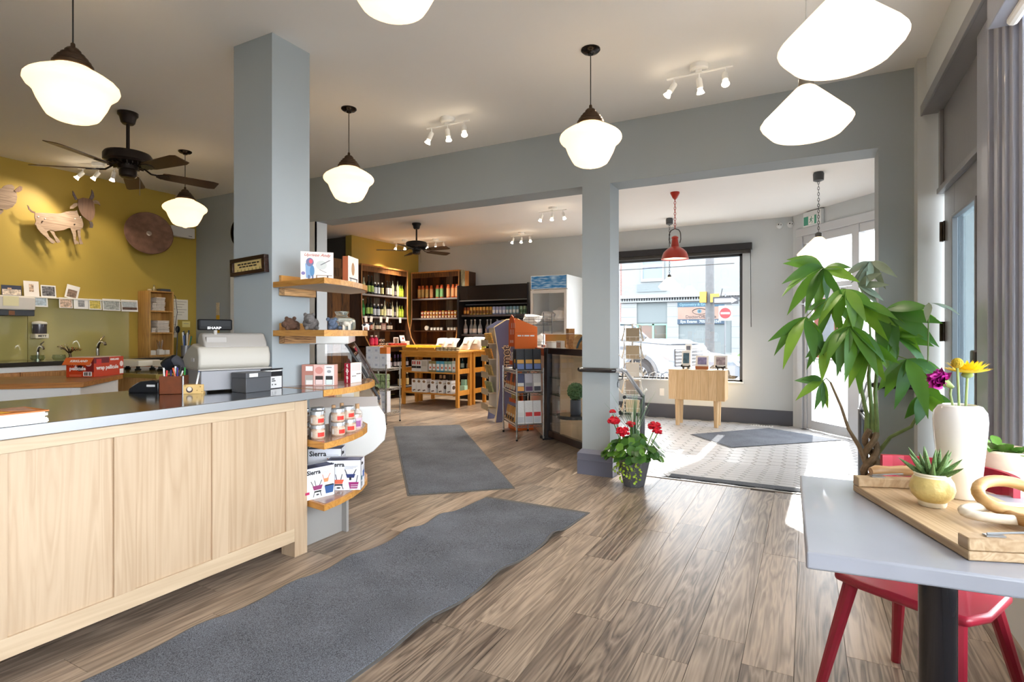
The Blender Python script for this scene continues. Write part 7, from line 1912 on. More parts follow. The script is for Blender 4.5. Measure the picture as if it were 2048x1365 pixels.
def floor_mat(label, corners, z0, ripples=(), nx=30, ny=60):
    """corners: near-left, near-right, far-right, far-left"""
    c = [Vector((p[0], p[1], 0)) for p in corners]
    ctr = sum(c, Vector()) / 4
    t = thing('floor_mat', label, 'mat', (ctr.x, ctr.y, z0), 0)
    def pos(u, v):
        p = c[0].lerp(c[1], u).lerp(c[3].lerp(c[2], u), v) - ctr
        z = 0.0
        for (vc, side, hgt, wid, reach) in ripples:
            e = (1 - u) if side == 'R' else u
            z += hgt * math.exp(-((v - vc) / wid) ** 2) * math.exp(-(e / reach) ** 1.5)
        return Vector((p.x, p.y, z))
    def sheet(u0, u1, v0, v1, lift, name, m, n1, n2):
        b = MB(); idx = {}
        for i in range(n1 + 1):
            for j in range(n2 + 1):
                p = pos(lerp(u0, u1, i / n1), lerp(v0, v1, j / n2))
                idx[(i, j)] = b.P((p.x, p.y, p.z + lift))
        off = len(b.v)
        for i in range(n1 + 1):
            for j in range(n2 + 1):
                q = b.v[idx[(i, j)]]
                b.v.append((q[0], q[1], max(0.0003, q[2] - lift)))
        for i in range(n1):
            for j in range(n2):
                a, b2, c2, d2_ = idx[(i, j)], idx[(i + 1, j)], idx[(i + 1, j + 1)], idx[(i, j + 1)]
                b.f.append((a, b2, c2, d2_)); b.f.append((a + off, d2_ + off, c2 + off, b2 + off))
        for i in range(n1):
            for j in (0, n2):
                a, b2 = idx[(i, j)], idx[(i + 1, j)]
                b.f.append((a, a + off, b2 + off, b2) if j == 0 else (b2, b2 + off, a + off, a))
        for j in range(n2):
            for i in (0, n1):
                a, b2 = idx[(i, j)], idx[(i, j + 1)]
                b.f.append((b2, b2 + off, a + off, a) if i == 0 else (a, a + off, b2 + off, b2))
        return b.build(name, m, t, angle=50)
    sheet(0, 1, 0, 1, 0.004, 'rubber_border', rubber_m, nx, ny)
    sheet(0.018, 0.982, 0.008, 0.992, 0.009, 'carpet_pile', carpet_m, nx, ny)
    return t
floor_mat('long dark grey runner mat with rippled edges beside the counter', [(-2.50, -2.2), (-1.66, -2.2), (-1.35, 3.725), (-2.19, 3.716)], 0.0006,
          ((0.965, 'R', 0.0, 0.01, 0.1), (0.905, 'R', 0.035, 0.018, 0.22), (0.80, 'R', 0.03, 0.025, 0.25), (0.90, 'L', 0.03, 0.02, 0.12), (0.845, 'L', 0.03, 0.018, 0.15), (0.765, 'L', 0.022, 0.02, 0.12), (0.70, 'L', 0.02, 0.022, 0.1), (0.62, 'L', 0.018, 0.02, 0.1), (0.70, 'R', 0.028, 0.03, 0.22), (0.74, 'R', 0.0, 0.02, 0.2)), 24, 150)
floor_mat('dark grey doormat lying crosswise behind the long runner', [(-2.752, 3.446), (-2.107, 4.026), (-4.25, 6.47), (-4.97, 5.92)], 0.0006, (), 12, 30)
floor_mat('dark grey entrance mat on the white tiles', [(-0.862, 7.601), (0.46, 8.87), (-0.50, 9.48), (-1.49, 8.34)], FZ + 0.0006, (), 12, 20)
# strip mat between wood and tile
t = thing('strip_mat', 'narrow grey carpet strip at the edge of the tiles', 'mat', (0, 0, 0))
MB().box(-1.075, 0.42, 4.995, 5.105, -0.003, 0.007).build('carpet_pile', carpet_m, t, bevel=0.002)
# pine stand with framed photographs
t = thing('block_table', 'pale wooden block table on four round legs under the shop window', 'table', (-1.53, 9.10, FZ), 0.0)
oak = wood('#e2c49a', '#c09a66', 'Z', rough=0.5, fine=0.8, contrast=0.7)
for k in range(7):
    MB().box(-0.43 + 0.122 * k, -0.309 + 0.122 * k, 0.0, 0.02, 0.42, 0.885).build('plank', oak, t, bevel=0.0015)
MB().box(-0.43, 0.424, 0.021, 0.38, 0.42, 0.884).build('block_body', oak, t, smooth=False)
MB().box(-0.435, 0.43, -0.003, 0.384, 0.885, 0.90).build('table_top', wood('#ead0aa', '#cda878', 'X', rough=0.5), t, bevel=0.002)
for (x, y) in ((-0.30, 0.06), (0.29, 0.06), (-0.30, 0.32), (0.29, 0.32)):
    MB().lathe([(0.032, 0.0), (0.042, 0.42)], 14, x=x, y=y).build('leg', oak, t)
def framed(x, w, hh, label, col, nz, z0=0.0, stand='cat'):
    t = thing('framed_photograph', label, 'picture', (x, 9.26, FZ + 0.9005), 0.0, 'framed photographs on the block table')
    zs = 0.05
    b = MB().at(0, 0, zs, rx=math.radians(-10)).box(-w / 2, w / 2, 0, 0.012, 0, hh); b.build('white_mount', white_p, t, smooth=False)
    b = MB().at(0, 0, zs, rx=math.radians(-10)).box(-w * .34, w * .34, -0.002, 0.0, hh * .16, hh * .84); b.build('photograph', mat(col, 0.3, noise=nz, nscale=18), t, smooth=False)
    if stand == 'cat':
        b = MB().box(-0.06, 0.06, -0.03, 0.05, 0.03, zs - 0.001)
        for q in (-0.05, 0.03):
            b.box(q, q + 0.02, -0.03, -0.01, 0, 0.03).box(q, q + 0.02, 0.03, 0.05, 0, 0.03)
        b.box(-0.075, -0.05, -0.03, -0.01, 0.035, 0.07).box(0.05, 0.075, -0.03, -0.01, 0.035, 0.06)
        b.build('easel', black_m, t, smooth=False)
    else:
        MB().box(-0.10, 0.10, -0.03, 0.05, 0, zs - 0.001).build('easel', mat('#a86a44', 0.5), t, bevel=0.003)
framed(-1.72, 0.14, 0.25, 'upright framed photo of a heron on a little black easel', '#4c6a7c', 0.5)
framed(-1.47, 0.20, 0.17, 'framed lilac woodland photo on a small wooden stand', '#8a86b0', 0.35, stand='wood')
framed(-1.19, 0.20, 0.18, 'framed photo of boats at the table edge on a black easel', '#a79aa0', 0.5)
t = thing('framed_photograph', 'small photo card standing behind the heron picture', 'picture', (-1.70, 9.38, FZ + 0.9005), 0.0, 'framed photographs on the block table')
MB().box(-0.05, 0.05, 0, 0.01, 0, 0.40).build('white_mount', white_p, t, smooth=False)
MB().box(-0.035, 0.03, -0.001, 0.0, 0.30, 0.37).build('photograph', mat('#6a6c78', 0.4, noise=0.3, nscale=20), t, smooth=False)
# spinning card rack
t = thing('card_spinner', 'white wire spinner rack of cards beside the handrail', 'card rack', (-2.02, 7.20, FZ), 0.3)
ww = mat('#dcdcda', 0.4)
MB().tube([(0, 0, 0.02), (0, 0, 1.60)], 0.012, 8).lathe([(0, 0), (.22, 0), (.22, .015), (.02, .03)], 20, cap=False).build('pole', ww, t)
for f_ in range(4):
    a = PI / 2 * f_
    b = MB().at(rz=a)
    for z in (0.45, 0.68, 0.91, 1.14, 1.37):
        b.tube([(-0.11, 0.13, z), (0.11, 0.13, z)], 0.003, 4).tube([(-0.11, 0.18, z + 0.06), (0.11, 0.18, z + 0.06)], 0.003, 4)
        for x in (-0.11, -0.04, 0.04, 0.11):
            b.tube([(x, 0.13, z), (x, 0.18, z + 0.06)], 0.002, 4).tube([(x, 0.13, z), (x, 0.10, z + 0.2)], 0.002, 4)
    for x in (-0.11, 0.11):
        b.tube([(x, 0.11, 0.3), (x, 0.11, 1.58)], 0.0035, 4)
    b.tube([(-0.11, 0.11, 1.58), (0, 0, 1.60), (0.11, 0.11, 1.58)], 0.003, 4)
    b.build('wire_side', ww, t)
    for k, z in enumerate((0.46, 0.69, 0.92, 1.15, 1.38)):
        b = MB().at(rz=a); b.T = b.T @ Matrix.Translation((0, 0.145, z)) @ Matrix.Rotation(math.radians(14), 4, 'X')
        b.box(-0.085, 0.085, -0.012, 0.0, 0, 0.17); b.build('card_stack', mat(('#b9a78c', '#a99880', '#c4b49a', '#9a9088', '#d9d4cc')[(k + f_) % 5], 0.6), t, smooth=False)
# dish rack curves on the sill
t = thing('wire_basket', 'black and white wire basket on the window sill', 'basket', (-2.25, 9.80, WZ0))
for k in range(8):
    x = -0.28 + 0.07 * k
    MB().tube([(x, -0.02, 0.0), (x + 0.02, 0.0, 0.09), (x + 0.10, 0.02, 0.13), (x + 0.18, 0.04, 0.08), (x + 0.2, 0.05, 0.0)], 0.005, 5).build('wire_hoop', (black_m, white_p)[k % 2], t)
# blind cassette, rod and pull cord
t = thing('roller_blind', 'black roller blind cassette above the shop window', 'blind', (0, 9.85, 0))
MB().box(-3.12, -0.78, -0.06, 0.045, 2.655, 2.76).build('cassette', mat('#26262a', 0.4), t, smooth=False)
MB().box(-3.12, -0.80, -0.03, 0.04, 2.60, 2.653).build('rolled_fabric', mat('#3c3a38', 0.7), t, smooth=False)
MB().tube([(-0.80, -0.05, 2.66), (-0.79, -0.05, 1.38)], 0.006, 6).build('pull_cord', black_m, t)
tag(MB().tube([(-3.05, 9.86, 2.43), (-1.05, 9.86, 2.44)], 0.006, 6).build('curtain_rod', mat('#8a8a8c', 0.4)), 'thin grey rod crossing the top of the shop window', 'rod')
# exit sign, cameras
t = thing('exit_sign', 'white exit sign with a green running man above the entrance door', 'sign', (DA.x + DU.x * 0.44, DA.y + DU.y * 0.44, 2.90), DANG)
MB().box(-0.17, 0.19, -0.06, -0.004, 0.0, 0.22).build('housing', wall_white, t, bevel=0.004)
MB().box(-0.155, 0.10, -0.062, -0.0602, 0.02, 0.15).build('green_field', mat('#4a9a80', 0.4), t, smooth=False)
MB().box(-0.06, 0.06, -0.0628, -0.0621, 0.022, 0.148).build('white_door', white_p, t, smooth=False)
b = MB().at(0.005, -0.0634, 0.128, rx=PI / 2).cyl(0.010, 0, 0.0006, 12).at()
for poly in ([(-0.018, 0.112), (0.012, 0.116), (0.006, 0.078), (-0.016, 0.078)], [(-0.016, 0.082), (0.004, 0.082), (-0.018, 0.056), (-0.044, 0.05), (-0.044, 0.058), (-0.024, 0.064)], [(-0.006, 0.082), (0.008, 0.08), (0.026, 0.062), (0.018, 0.032), (0.010, 0.034), (0.015, 0.06)], [(0.008, 0.112), (0.03, 0.092), (0.044, 0.098), (0.042, 0.106), (0.03, 0.102)], [(-0.014, 0.112), (-0.036, 0.10), (-0.034, 0.084), (-0.028, 0.085), (-0.028, 0.096)]):
    b.prism(poly, -0.0636, -0.063, 'Y')
b.build('running_man', mat('#3c8a70', 0.4), t, smooth=False)
cm = thing('security_camera', None, None)
MB().at(0, -0.001, 0, rx=PI / 2).lathe([(0, 0), (.05, 0), (.052, .02), (.045, .05), (.025, .07), (0, .074)], 18).build('dome', wall_white, cm)
b = MB().at(-0.012, -0.068, 0.008, rx=PI / 2).cyl(0.010, 0, 0.012, 10).at(0.022, -0.062, 0.0, rx=PI / 2).cyl(0.008, 0, 0.012, 10)
b.build('lens', black_m, cm)
place(cm, [(-0.375, 9.9, 3.01), (-0.215, 9.9, 3.01)], ['white round security camera, the one farther from the exit sign', 'white round security camera next to the exit sign corner'], 'camera', 'security cameras')
t = thing('switch_plate', 'white wall plate low on the wall beside the block table', 'wall plate', (-2.25, 9.9, 0.24))
MB().box(-0.04, 0.04, -0.007, -0.001, -0.065, 0.065).build('cover_plate', white_p, t, bevel=0.003)
t = thing('floor_vent', 'white slotted floor vent near the entrance skirting', 'vent', (-0.62, 9.66, FZ), 0.0)
MB().box(-0.16, 0.16, -0.05, 0.05, 0.0, 0.008).build('vent_frame', white_p, t, smooth=False)
for k in range(8):
    MB().box(-0.15 + 0.038 * k, -0.125 + 0.038 * k, -0.035, 0.035, 0.008, 0.0095).build('slot', mat('#8f8f8f', 0.5), t, smooth=False)

# ------------------------------------------------------------------ street outside
SZ = -0.39
struct(MB().box(-40, 40, 10.1, 75, SZ - 0.2, SZ).build('street', mat('#4c4c4d', 0.9, noise=0.15, nscale=1.5), smooth=False))
struct(MB().box(-40, 40, 10.1, 12.2, SZ, SZ + 0.12).box(1.75, 40, -30, 10.1, SZ, SZ + 0.12).build('pavement', mat('#8d8c89', 0.9, noise=0.1, nscale=2), smooth=False))
struct(MB().box(1.75, 40, -30, 10.1, SZ - 0.2, SZ).build('street_side', mat('#6f6f70', 0.9), smooth=False))
b = MB()
for k in range(7):
    b.box(0.2 + 0.9 * k, 0.65 + 0.9 * k, 14.0, 17.0, SZ, SZ + 0.004)
struct(b.build('road_markings', mat('#cfcfcc', 0.8), smooth=False))
FY = 27.5
fw = mat('#616668', 0.8, noise=0.02, nscale=2); fg = mat('#535a5c', 0.8); fpl = mat('#6a6d6e', 0.8)
t = thing('street_building', 'pale two-storey shop building across the street', 'building', (0, FY, SZ))
MB().box(-8.3, -1.2, 0.1, 4.0, 0, 7.2).build('facade', fw, t, smooth=False)
for (x0, x1) in ((-8.3, -7.5), (-6.0, -5.45), (-3.05, -2.3)):
    MB().box(x0, x1, 0.0, 0.1, 0, 3.2).build('pilaster', fpl, t, smooth=False)
    for k in range(6):
        MB().box(x0 - 0.001, x1 + 0.001, -0.004, 0.0, 0.5 * k + 0.48, 0.5 * k + 0.50).build('pilaster_joint', fg, t, smooth=False)
MB().box(-7.5, -6.0, 0.06, 0.1, 2.2, 3.2).build('sign_board', fg, t, smooth=False)
MB().box(-5.45, -3.05, 0.06, 0.1, 0.0, 3.2).build('infill_wall', fg, t, smooth=False)
MB().box(-8.4, -1.1, -0.25, 0.1, 3.42, 3.58).build('cornice', fpl, t, smooth=False)
MB().box(-8.35, -1.15, -0.12, 0.1, 3.22, 3.30).build('cornice', fpl, t, smooth=False)
for k in range(58):
    MB().box(-8.3 + 0.124 * k, -8.235 + 0.124 * k, -0.12, 0.0, 3.30, 3.42).build('dentil', fpl, t, smooth=False)
MB().box(-7.5, -6.05, 0.06, 0.1, 3.75, 4.15).build('apron_panel', fg, t, smooth=False)
wn = MB().box(-7.3, -6.15, 0.02, 0.1, 4.25, 4.40).box(-7.3, -7.2, 0.02, 0.1, 4.4, 6.3).box(-6.25, -6.15, 0.02, 0.1, 4.4, 6.3).box(-7.2, -6.25, 0.02, 0.1, 4.95, 5.1).build('upper_window', fpl, t, smooth=False)
MB().box(-7.2, -6.25, 0.07, 0.098, 4.40, 4.95).build('pane', mat('#4a5f7c', 0.05), wn, smooth=False)
MB().box(-7.2, -6.25, 0.07, 0.098, 5.1, 6.3).build('pane', mat('#4a5f7c', 0.05), wn, smooth=False)
sw_ = MB().box(-7.5, -7.42, 0.04, 0.1, 0.3, 2.15).box(-6.74, -6.64, 0.04, 0.1, 0.3, 2.15).box(-6.06, -6.0, 0.04, 0.1, 0.3, 2.15).box(-7.42, -6.06, 0.04, 0.1, 2.08, 2.15).box(-7.42, -6.06, 0.04, 0.1, 0.3, 0.4).build('shop_window', mat('#557a68', 0.6), t, smooth=False)
MB().box(-7.42, -6.74, 0.08, 0.098, 0.4, 2.08).build('pane', mat('#3a2e22', 0.1), sw_, smooth=False)
MB().box(-6.64, -6.06, 0.08, 0.098, 0.4, 2.08).build('pane', mat('#24261e', 0.1), sw_, smooth=False)
t = thing('billboard', 'eye clinic sign with a large painted eye and telephone number', 'sign', (-4.42, FY + 0.04, SZ))
MB().box(-1.08, 1.08, -0.06, 0.015, 2.12, 3.20).build('sign_board', mat('#6a6866', 0.6), t, smooth=False)
MB().box(-1.08, 1.08, -0.064, -0.061, 2.94, 3.18).build('top_band', mat('#0c3446', 0.5), t, smooth=False)
MB().box(-1.08, 1.08, -0.064, -0.061, 2.12, 2.36).build('bottom_band', mat('#10283a', 0.5), t, smooth=False)
MB().box(-1.06, 1.06, -0.0635, -0.061, 2.36, 2.94).build('face_photo', mat('#6a564c', 0.6, noise=0.2, nscale=1.2), t, smooth=False)
text('Optometry & Eyewear', 0.17, mat('#4f6c78', 0.5), t, (-0.2, -0.066, 3.06), bold=0.003)
text('Eye Exams  705-742-5561', 0.18, mat('#7f888c', 0.5), t, (0.0, -0.066, 2.24), bold=0.004)
text('DoctorOfEyes.ca', 0.20, mat('#1a1014', 0.5), t, (0.0, -0.066, 2.47), bold=0.003)
up = arc(-0.05, 2.70, 0.34, 20, 165, 14, 0.16); dn = arc(-0.05, 2.74, 0.34, 195, 335, 14, 0.16)
MB().tube([(p[0], -0.066, p[1]) for p in [(0.42, 2.66)] + up], 0.016, 5).build('eye_outline', mat('#0c0c12', 0.5), t)
MB().tube([(p[0], -0.066, p[1]) for p in [up[-1]] + dn], 0.011, 5).build('eye_outline', mat('#0c0c12', 0.5), t)
MB().at(-0.06, -0.064, 2.735, rx=PI / 2).cyl(0.095, 0, 0.004, 18).build('iris', mat('#1c4a5a', 0.4), t)
MB().at(-0.06, -0.068, 2.735, rx=PI / 2).cyl(0.04, 0, 0.004, 14).build('pupil', mat('#0c1016', 0.4), t)
# brick buildings
t = thing('brick_building', 'dark red brick building at the edge of the shop window', 'building', (0, FY + 1.0, SZ))
bm_, bnt, bb = _base('brickwork')
bt_ = bnt.nodes.new('ShaderNodeTexBrick'); bt_.inputs['Scale'].default_value = 4.0; bt_.inputs['Color1'].default_value = lin('#5a2c24'); bt_.inputs['Color2'].default_value = lin('#6a3a30'); bt_.inputs['Mortar'].default_value = lin('#77706a')
tcb = bnt.nodes.new('ShaderNodeTexCoord'); mpb = bnt.nodes.new('ShaderNodeMapping'); mpb.inputs['Rotation'].default_value = (PI / 2, 0, 0)
bnt.links.new(tcb.outputs['Object'], mpb.inputs['Vector']); bnt.links.new(mpb.outputs[0], bt_.inputs['Vector']); bnt.links.new(bt_.outputs['Color'], bb.inputs['Base Color'])
MB().box(-16, -8.45, 0, 4, 0, 6.5).build('wall', bm_, t, smooth=False)
for k in range(3):
    MB().box(-9.6 - 2 * k, -8.9 - 2 * k, -0.02, 0.0, 1.0, 2.6).build('window', mat('#2a3038', 0.1), t, smooth=False)
t = thing('brick_building', 'red-fronted building down the street seen through the entrance door', 'building', (0, 44, SZ))
MB().box(-0.5, 2.1, 0, 5, 0, 4.2).build('wall', mat('#552a20', 0.8, noise=0.15, nscale=2), t, smooth=False)
for k in range(2):
    MB().box(-0.2 + 1.2 * k, 0.5 + 1.2 * k, -0.03, 0.0, 0.4, 3.0).build('window', mat('#30363c', 0.1), t, smooth=False)
MB().box(-0.6, 2.2, -0.3, 0.0, 3.5, 3.8).build('fascia', fpl, t, smooth=False)
# utility pole with signal head, traffic signs
t = thing('utility_pole', 'grey concrete utility pole carrying a yellow signal box', 'pole', (-3.53, 24.2, SZ))
MB().lathe([(0.20, 0.0), (0.15, 7.0)], 16).build('pole', mat('#454648', 0.8, noise=0.15, nscale=6), t)
MB().box(-0.36, -0.10, -0.32, -0.14, 2.95, 3.40).build('signal_box', mat('#86691c', 0.5), t, smooth=False)
MB().box(0.06, 0.40, -0.30, -0.16, 2.95, 3.30).build('signal_box', mat('#86691c', 0.5), t, smooth=False)
MB().tube([(0.42, -0.23, 3.0), (0.52, -0.23, 3.5)], 0.02, 6).build('visor_edge', black_m, t)
t = thing('traffic_sign', 'one-way arrow and no-entry signs on a thin post', 'traffic sign', (-2.87, 23.5, SZ))
MB().tube([(0, 0.02, 0), (0.03, 0.02, 3.25)], 0.03, 8).build('post', mat('#55575a', 0.5, metal=0.5), t)
b = MB().box(-0.44, 0.52, -0.02, 0.0, 2.84, 3.14); ow = b.build('one_way_plate', mat('#16181e', 0.5), t, smooth=False)
MB().prism([(-0.38, 2.91), (0.26, 2.91), (0.26, 2.87), (0.48, 2.99), (0.26, 3.11), (0.26, 3.07), (-0.38, 3.07)], -0.026, -0.021, 'Y').build('arrow', mat('#7c7c7c', 0.5), ow, smooth=False)
ne = MB().box(-0.22, 0.28, -0.02, 0.0, 2.18, 2.78).build('no_entry_plate', mat('#7c7c7c', 0.5), t, bevel=0.01)
MB().at(0.03, -0.021, 2.48, rx=PI / 2).cyl(0.215, 0, 0.004, 28).build('red_disc', mat('#6a0c14', 0.5), ne)
MB().box(-0.14, 0.20, -0.03, -0.0252, 2.44, 2.52).build('white_bar', mat('#7c7c7c', 0.5), ne, smooth=False)
# shrub by the sign post
bm = bmesh.new(); bmesh.ops.create_icosphere(bm, subdivisions=4, radius=1.0)
rt = random.Random(12)
for v in bm.verts:
    v.co = Vector((v.co.x * 0.9, v.co.y * 0.4, v.co.z * 0.5)) * (1 + rt.uniform(-0.2, 0.18))
me = bpy.data.meshes.new('shrub'); bm.to_mesh(me); bm.free(); me.materials.append(mat('#4c6038', 0.8, noise=0.4, nscale=6))
o = bpy.data.objects.new('shrub', me); COL.objects.link(o); o.location = (-2.0, 24.0, SZ + 0.35); tag(o, 'low green shrub at the foot of the sign post', 'shrub', kind='stuff')

# vehicles
def wheel(parent, x, y, r, w, spokes, rim_col):
    b = MB().at(x, y, r, rx=PI / 2)
    b.lathe([(r * 0.66, -w / 2), (r * 0.95, -w / 2), (r, -w / 2 + 0.03), (r, w / 2 - 0.03), (r * 0.95, w / 2), (r * 0.66, w / 2), (r * 0.66, -w / 2)], 28, cap=False)
    ty = b.build('tyre', mat('#222224', 0.8), parent)
    b = MB().at(x, y, r, rx=PI / 2).lathe([(0.0, w / 2 - 0.06), (r * 0.5, w / 2 - 0.07), (r * 0.68, w / 2 - 0.01), (r * 0.68, w / 2 - 0.12)], 24, cap=False)
    b.build('wheel_dish', mat('#3c3e42', 0.4, metal=0.5), ty)
    b = MB()
    for k in range(spokes):
        a = 2 * PI * k / spokes
        b.T = Matrix.Translation((x, y, r)) @ Matrix.Rotation(PI / 2, 4, 'X') @ Matrix.Rotation(a, 4, 'Z')
        b.box(0.0, r * 0.64, -r * 0.055, r * 0.055, w / 2 - 0.05, w / 2 - 0.01)
    b.T = Matrix.Translation((x, y, r)) @ Matrix.Rotation(PI / 2, 4, 'X')
    b.lathe([(0, w / 2), (r * .14, w / 2), (r * .16, w / 2 - .04)], 14, cap=False)
    b.lathe([(r * .60, w / 2 - 0.02), (r * .69, w / 2), (r * .70, w / 2 - 0.06)], 24, cap=False)
    b.build('rim', mat(rim_col, 0.3, metal=0.5), ty)
car_w = mat('#646a71', 0.4, coat=0.2)
t = thing('pickup_truck', 'white pickup truck parked outside the shop window, front wheel showing', 'truck', (-3.96, 17.2, SZ), math.radians(-22))
# local: x forward, side facing the window at y = -1
def arch_cut(cx, r, z0, n=10):
    return [(cx - r * math.cos(PI * k / n), z0 + r * math.sin(PI * k / n)) for k in range(n + 1)]
sideprof = [(-5.0, 0.45)] + [(-4.15, 0.45)] + arch_cut(-3.6, 0.52, 0.45) + [(-0.55, 0.45)] + arch_cut(0.0, 0.54, 0.45) + [(0.95, 0.42), (1.0, 0.7), (0.98, 1.22), (0.90, 1.32), (-1.05, 1.44), (-5.0, 1.40)]
MB().prism(sideprof, -1.0, 1.0, 'Y').build('body', car_w, t, bevel=0.03)
MB().prism([(-1.0, 1.40), (-1.75, 1.98), (-3.4, 2.0), (-3.6, 1.42)], -0.86, 0.86, 'Y').build('cab', mat('#2f3b40', 0.08, coat=0.5), t, smooth=False)
MB().box(-3.4, -1.7, -0.87, 0.87, 1.97, 2.04).build('roof', car_w, t, bevel=0.02)
for y in (-0.88, 0.86):
    MB().tube([(-1.0, y, 1.42), (-1.75, y, 1.99)], 0.05, 6).build('windscreen_pillar', car_w, t)
    MB().box(-2.4, -2.3, y - 0.01, y + 0.03, 1.42, 1.98).build('door_pillar', car_w, t, smooth=False)
MB().prism([(-1.0, 1.43), (0.85, 1.33), (0.90, 1.38), (0.3, 1.46), (-1.0, 1.50)], -0.72, 0.72, 'Y').build('bonnet', car_w, t, bevel=0.02)
b = MB()
oa, ia = arch_cut(0.0, 0.64, 0.42, 16), arch_cut(0.0, 0.55, 0.42, 16)[::-1]
MB().prism(oa + ia, -1.03, -0.99, 'Y').build('wheel_arch_trim', mat('#4a4c50', 0.6), t, smooth=False)
MB().box(-0.95, -0.45, -1.012, -1.0, 1.18, 1.27).build('fender_vent', mat('#3c3e44', 0.4), t, smooth=False)
MB().prism([(0.55, 1.26), (0.96, 1.24), (1.02, 0.90), (0.86, 0.96), (0.62, 1.14)], -1.02, -0.82, 'Y').build('headlight', mat('#4a3230', 0.15, coat=0.6), t, smooth=False)
MB().prism([(0.55, 1.26), (0.96, 1.24), (1.02, 0.90), (0.86, 0.96), (0.62, 1.14)], 0.82, 1.02, 'Y').build('headlight', mat('#4a3230', 0.15, coat=0.6), t, smooth=False)
MB().box(0.97, 1.02, -0.72, 0.72, 0.72, 1.22).build('grille', mat('#26282c', 0.4), t, smooth=False)
for k in range(5):
    MB().box(1.01, 1.06, -0.74, 0.74, 0.75 + 0.10 * k, 0.79 + 0.10 * k).build('grille_bar', mat('#9a9ea4', 0.2, metal=0.8), t, bevel=0.01)
MB().box(0.94, 1.10, -0.98, 0.98, 0.42, 0.66).build('bumper', mat('#8a8e94', 0.25, metal=0.6), t, bevel=0.03)
MB().box(-1.25, -1.02, -1.24, -1.0, 1.42, 1.62).build('wing_mirror', mat('#2a2c30', 0.3), t, bevel=0.03)
MB().prism(arch_cut(0.0, 0.52, 0.42, 10), -0.98, -0.4, 'Y').build('wheel_well', mat('#1c1c1e', 0.9), t, smooth=False)
wheel(t, 0.0, -0.86, 0.42, 0.28, 6, '#9a9ea4'); wheel(t, 0.0, 0.86, 0.42, 0.28, 6, '#9a9ea4')
wheel(t, -3.6, -0.86, 0.42, 0.28, 6, '#9a9ea4'); wheel(t, -3.6, 0.86, 0.42, 0.28, 6, '#9a9ea4')
t = thing('sedan', 'white sedan parked ahead of the pickup truck', 'car', (-2.50, 20.6, SZ), math.radians(-6))
sp_ = [(-3.5, 0.30)] + [(-3.0, 0.28)] + arch_cut(-2.65, 0.37, 0.28) + [(-0.4, 0.26)] + arch_cut(0.0, 0.37, 0.28) + [(0.75, 0.24), (0.88, 0.40), (0.86, 0.62), (0.6, 0.80), (-0.75, 0.98), (-3.5, 1.02), (-3.6, 0.6)]
MB().prism(sp_, -0.9, 0.9, 'Y').build('body', car_w, t, bevel=0.05, seg=3)
MB().prism([(-0.70, 0.96), (-1.45, 1.40), (-2.5, 1.44), (-3.3, 1.0)], -0.74, 0.74, 'Y').build('cabin', mat('#33464e', 0.06, coat=0.5), t, smooth=False)
MB().prism([(-1.42, 1.38), (-1.46, 1.44), (-2.5, 1.48), (-2.52, 1.42)], -0.76, 0.76, 'Y').build('roof', car_w, t, bevel=0.02)
for y in (-0.75, 0.75):
    MB().tube([(-0.72, y, 0.97), (-1.46, y, 1.41)], 0.035, 6).build('windscreen_pillar', car_w, t)
MB().box(-1.0, -0.82, -1.05, -0.88, 0.98, 1.10).build('wing_mirror', car_w, t, bevel=0.03)
MB().prism([(0.45, 0.76), (0.80, 0.64), (0.84, 0.54), (0.6, 0.60)], -0.92, -0.7, 'Y').build('headlight', mat('#b9bcc0', 0.1, coat=0.6), t, smooth=False)
MB().prism(arch_cut(0.0, 0.36, 0.26, 10), -0.89, -0.5, 'Y').build('wheel_well', mat('#1c1c1e', 0.9), t, smooth=False)
wheel(t, 0.0, -0.80, 0.33, 0.2, 5, '#a9adb2'); wheel(t, 0.0, 0.80, 0.33, 0.2, 5, '#a9adb2'); wheel(t, -2.65, -0.80, 0.33, 0.2, 5, '#a9adb2')
# ------------------------------------------------------------------ window table, chair and plants
t = thing('dining_table', 'light grey dining table with a black pipe leg by the window wall', 'table', (0, 0, 0))
MB().prism([(0.0, 1.497), (0.665, 1.565), (0.665, 2.33), (-0.02, 2.30)], 0.708, 0.75).build('table_top', mat('#9b9ea8', 0.32, noise=0.04, nscale=6, coat=0.2), t, bevel=0.006, seg=3)
for (x, y) in ((0.28, 1.66), (0.60, 2.05)):
    MB().cyl(0.039, 0.012, 0.708, 20, x, y).build('leg', mat('#17171c', 0.18, coat=0.5), t)
    MB().lathe([(0, 0), (.16, 0), (.16, .008), (.042, .014)], 24, x=x, y=y, cap=False).build('foot_plate', mat('#17171c', 0.3), t)
# red chair tucked under the far side
rd = mat('#a3263a', 0.38, coat=0.25)
t = thing('dining_chair', 'red wooden chair with a curved back tucked under the table', 'chair', (0.345, 2.27, 0), math.radians(-31))
# local: front is -y
seat = [(-0.19, -0.19), (-0.10, -0.205), (0.10, -0.205), (0.19, -0.19), (0.215, -0.10), (0.20, 0.10), (0.15, 0.19), (-0.15, 0.19), (-0.20, 0.10), (-0.215, -0.10)]
MB().prism(seat, 0.425, 0.455).build('seat', rd, t, bevel=0.012, seg=3)
for (x, y, fx, fy) in ((-0.15, -0.15, -0.24, -0.20), (0.15, -0.15, 0.17, -0.19), (-0.13, 0.14, -0.20, 0.26), (0.13, 0.14, 0.20, 0.26)):
    MB().tube([(x, y, 0.43), (fx, fy, 0.0)], [0.024, 0.016], 10).build('leg', rd, t)
bk = []
for k in range(13):
    a = math.radians(lerp(205, 335, k / 12)); bk.append((0.225 * math.cos(a), 0.07 - 0.19 * math.sin(a)))
b = MB(); th = 0.012
inn = [(p[0] * 0.93, p[1] - 0.012) for p in bk]
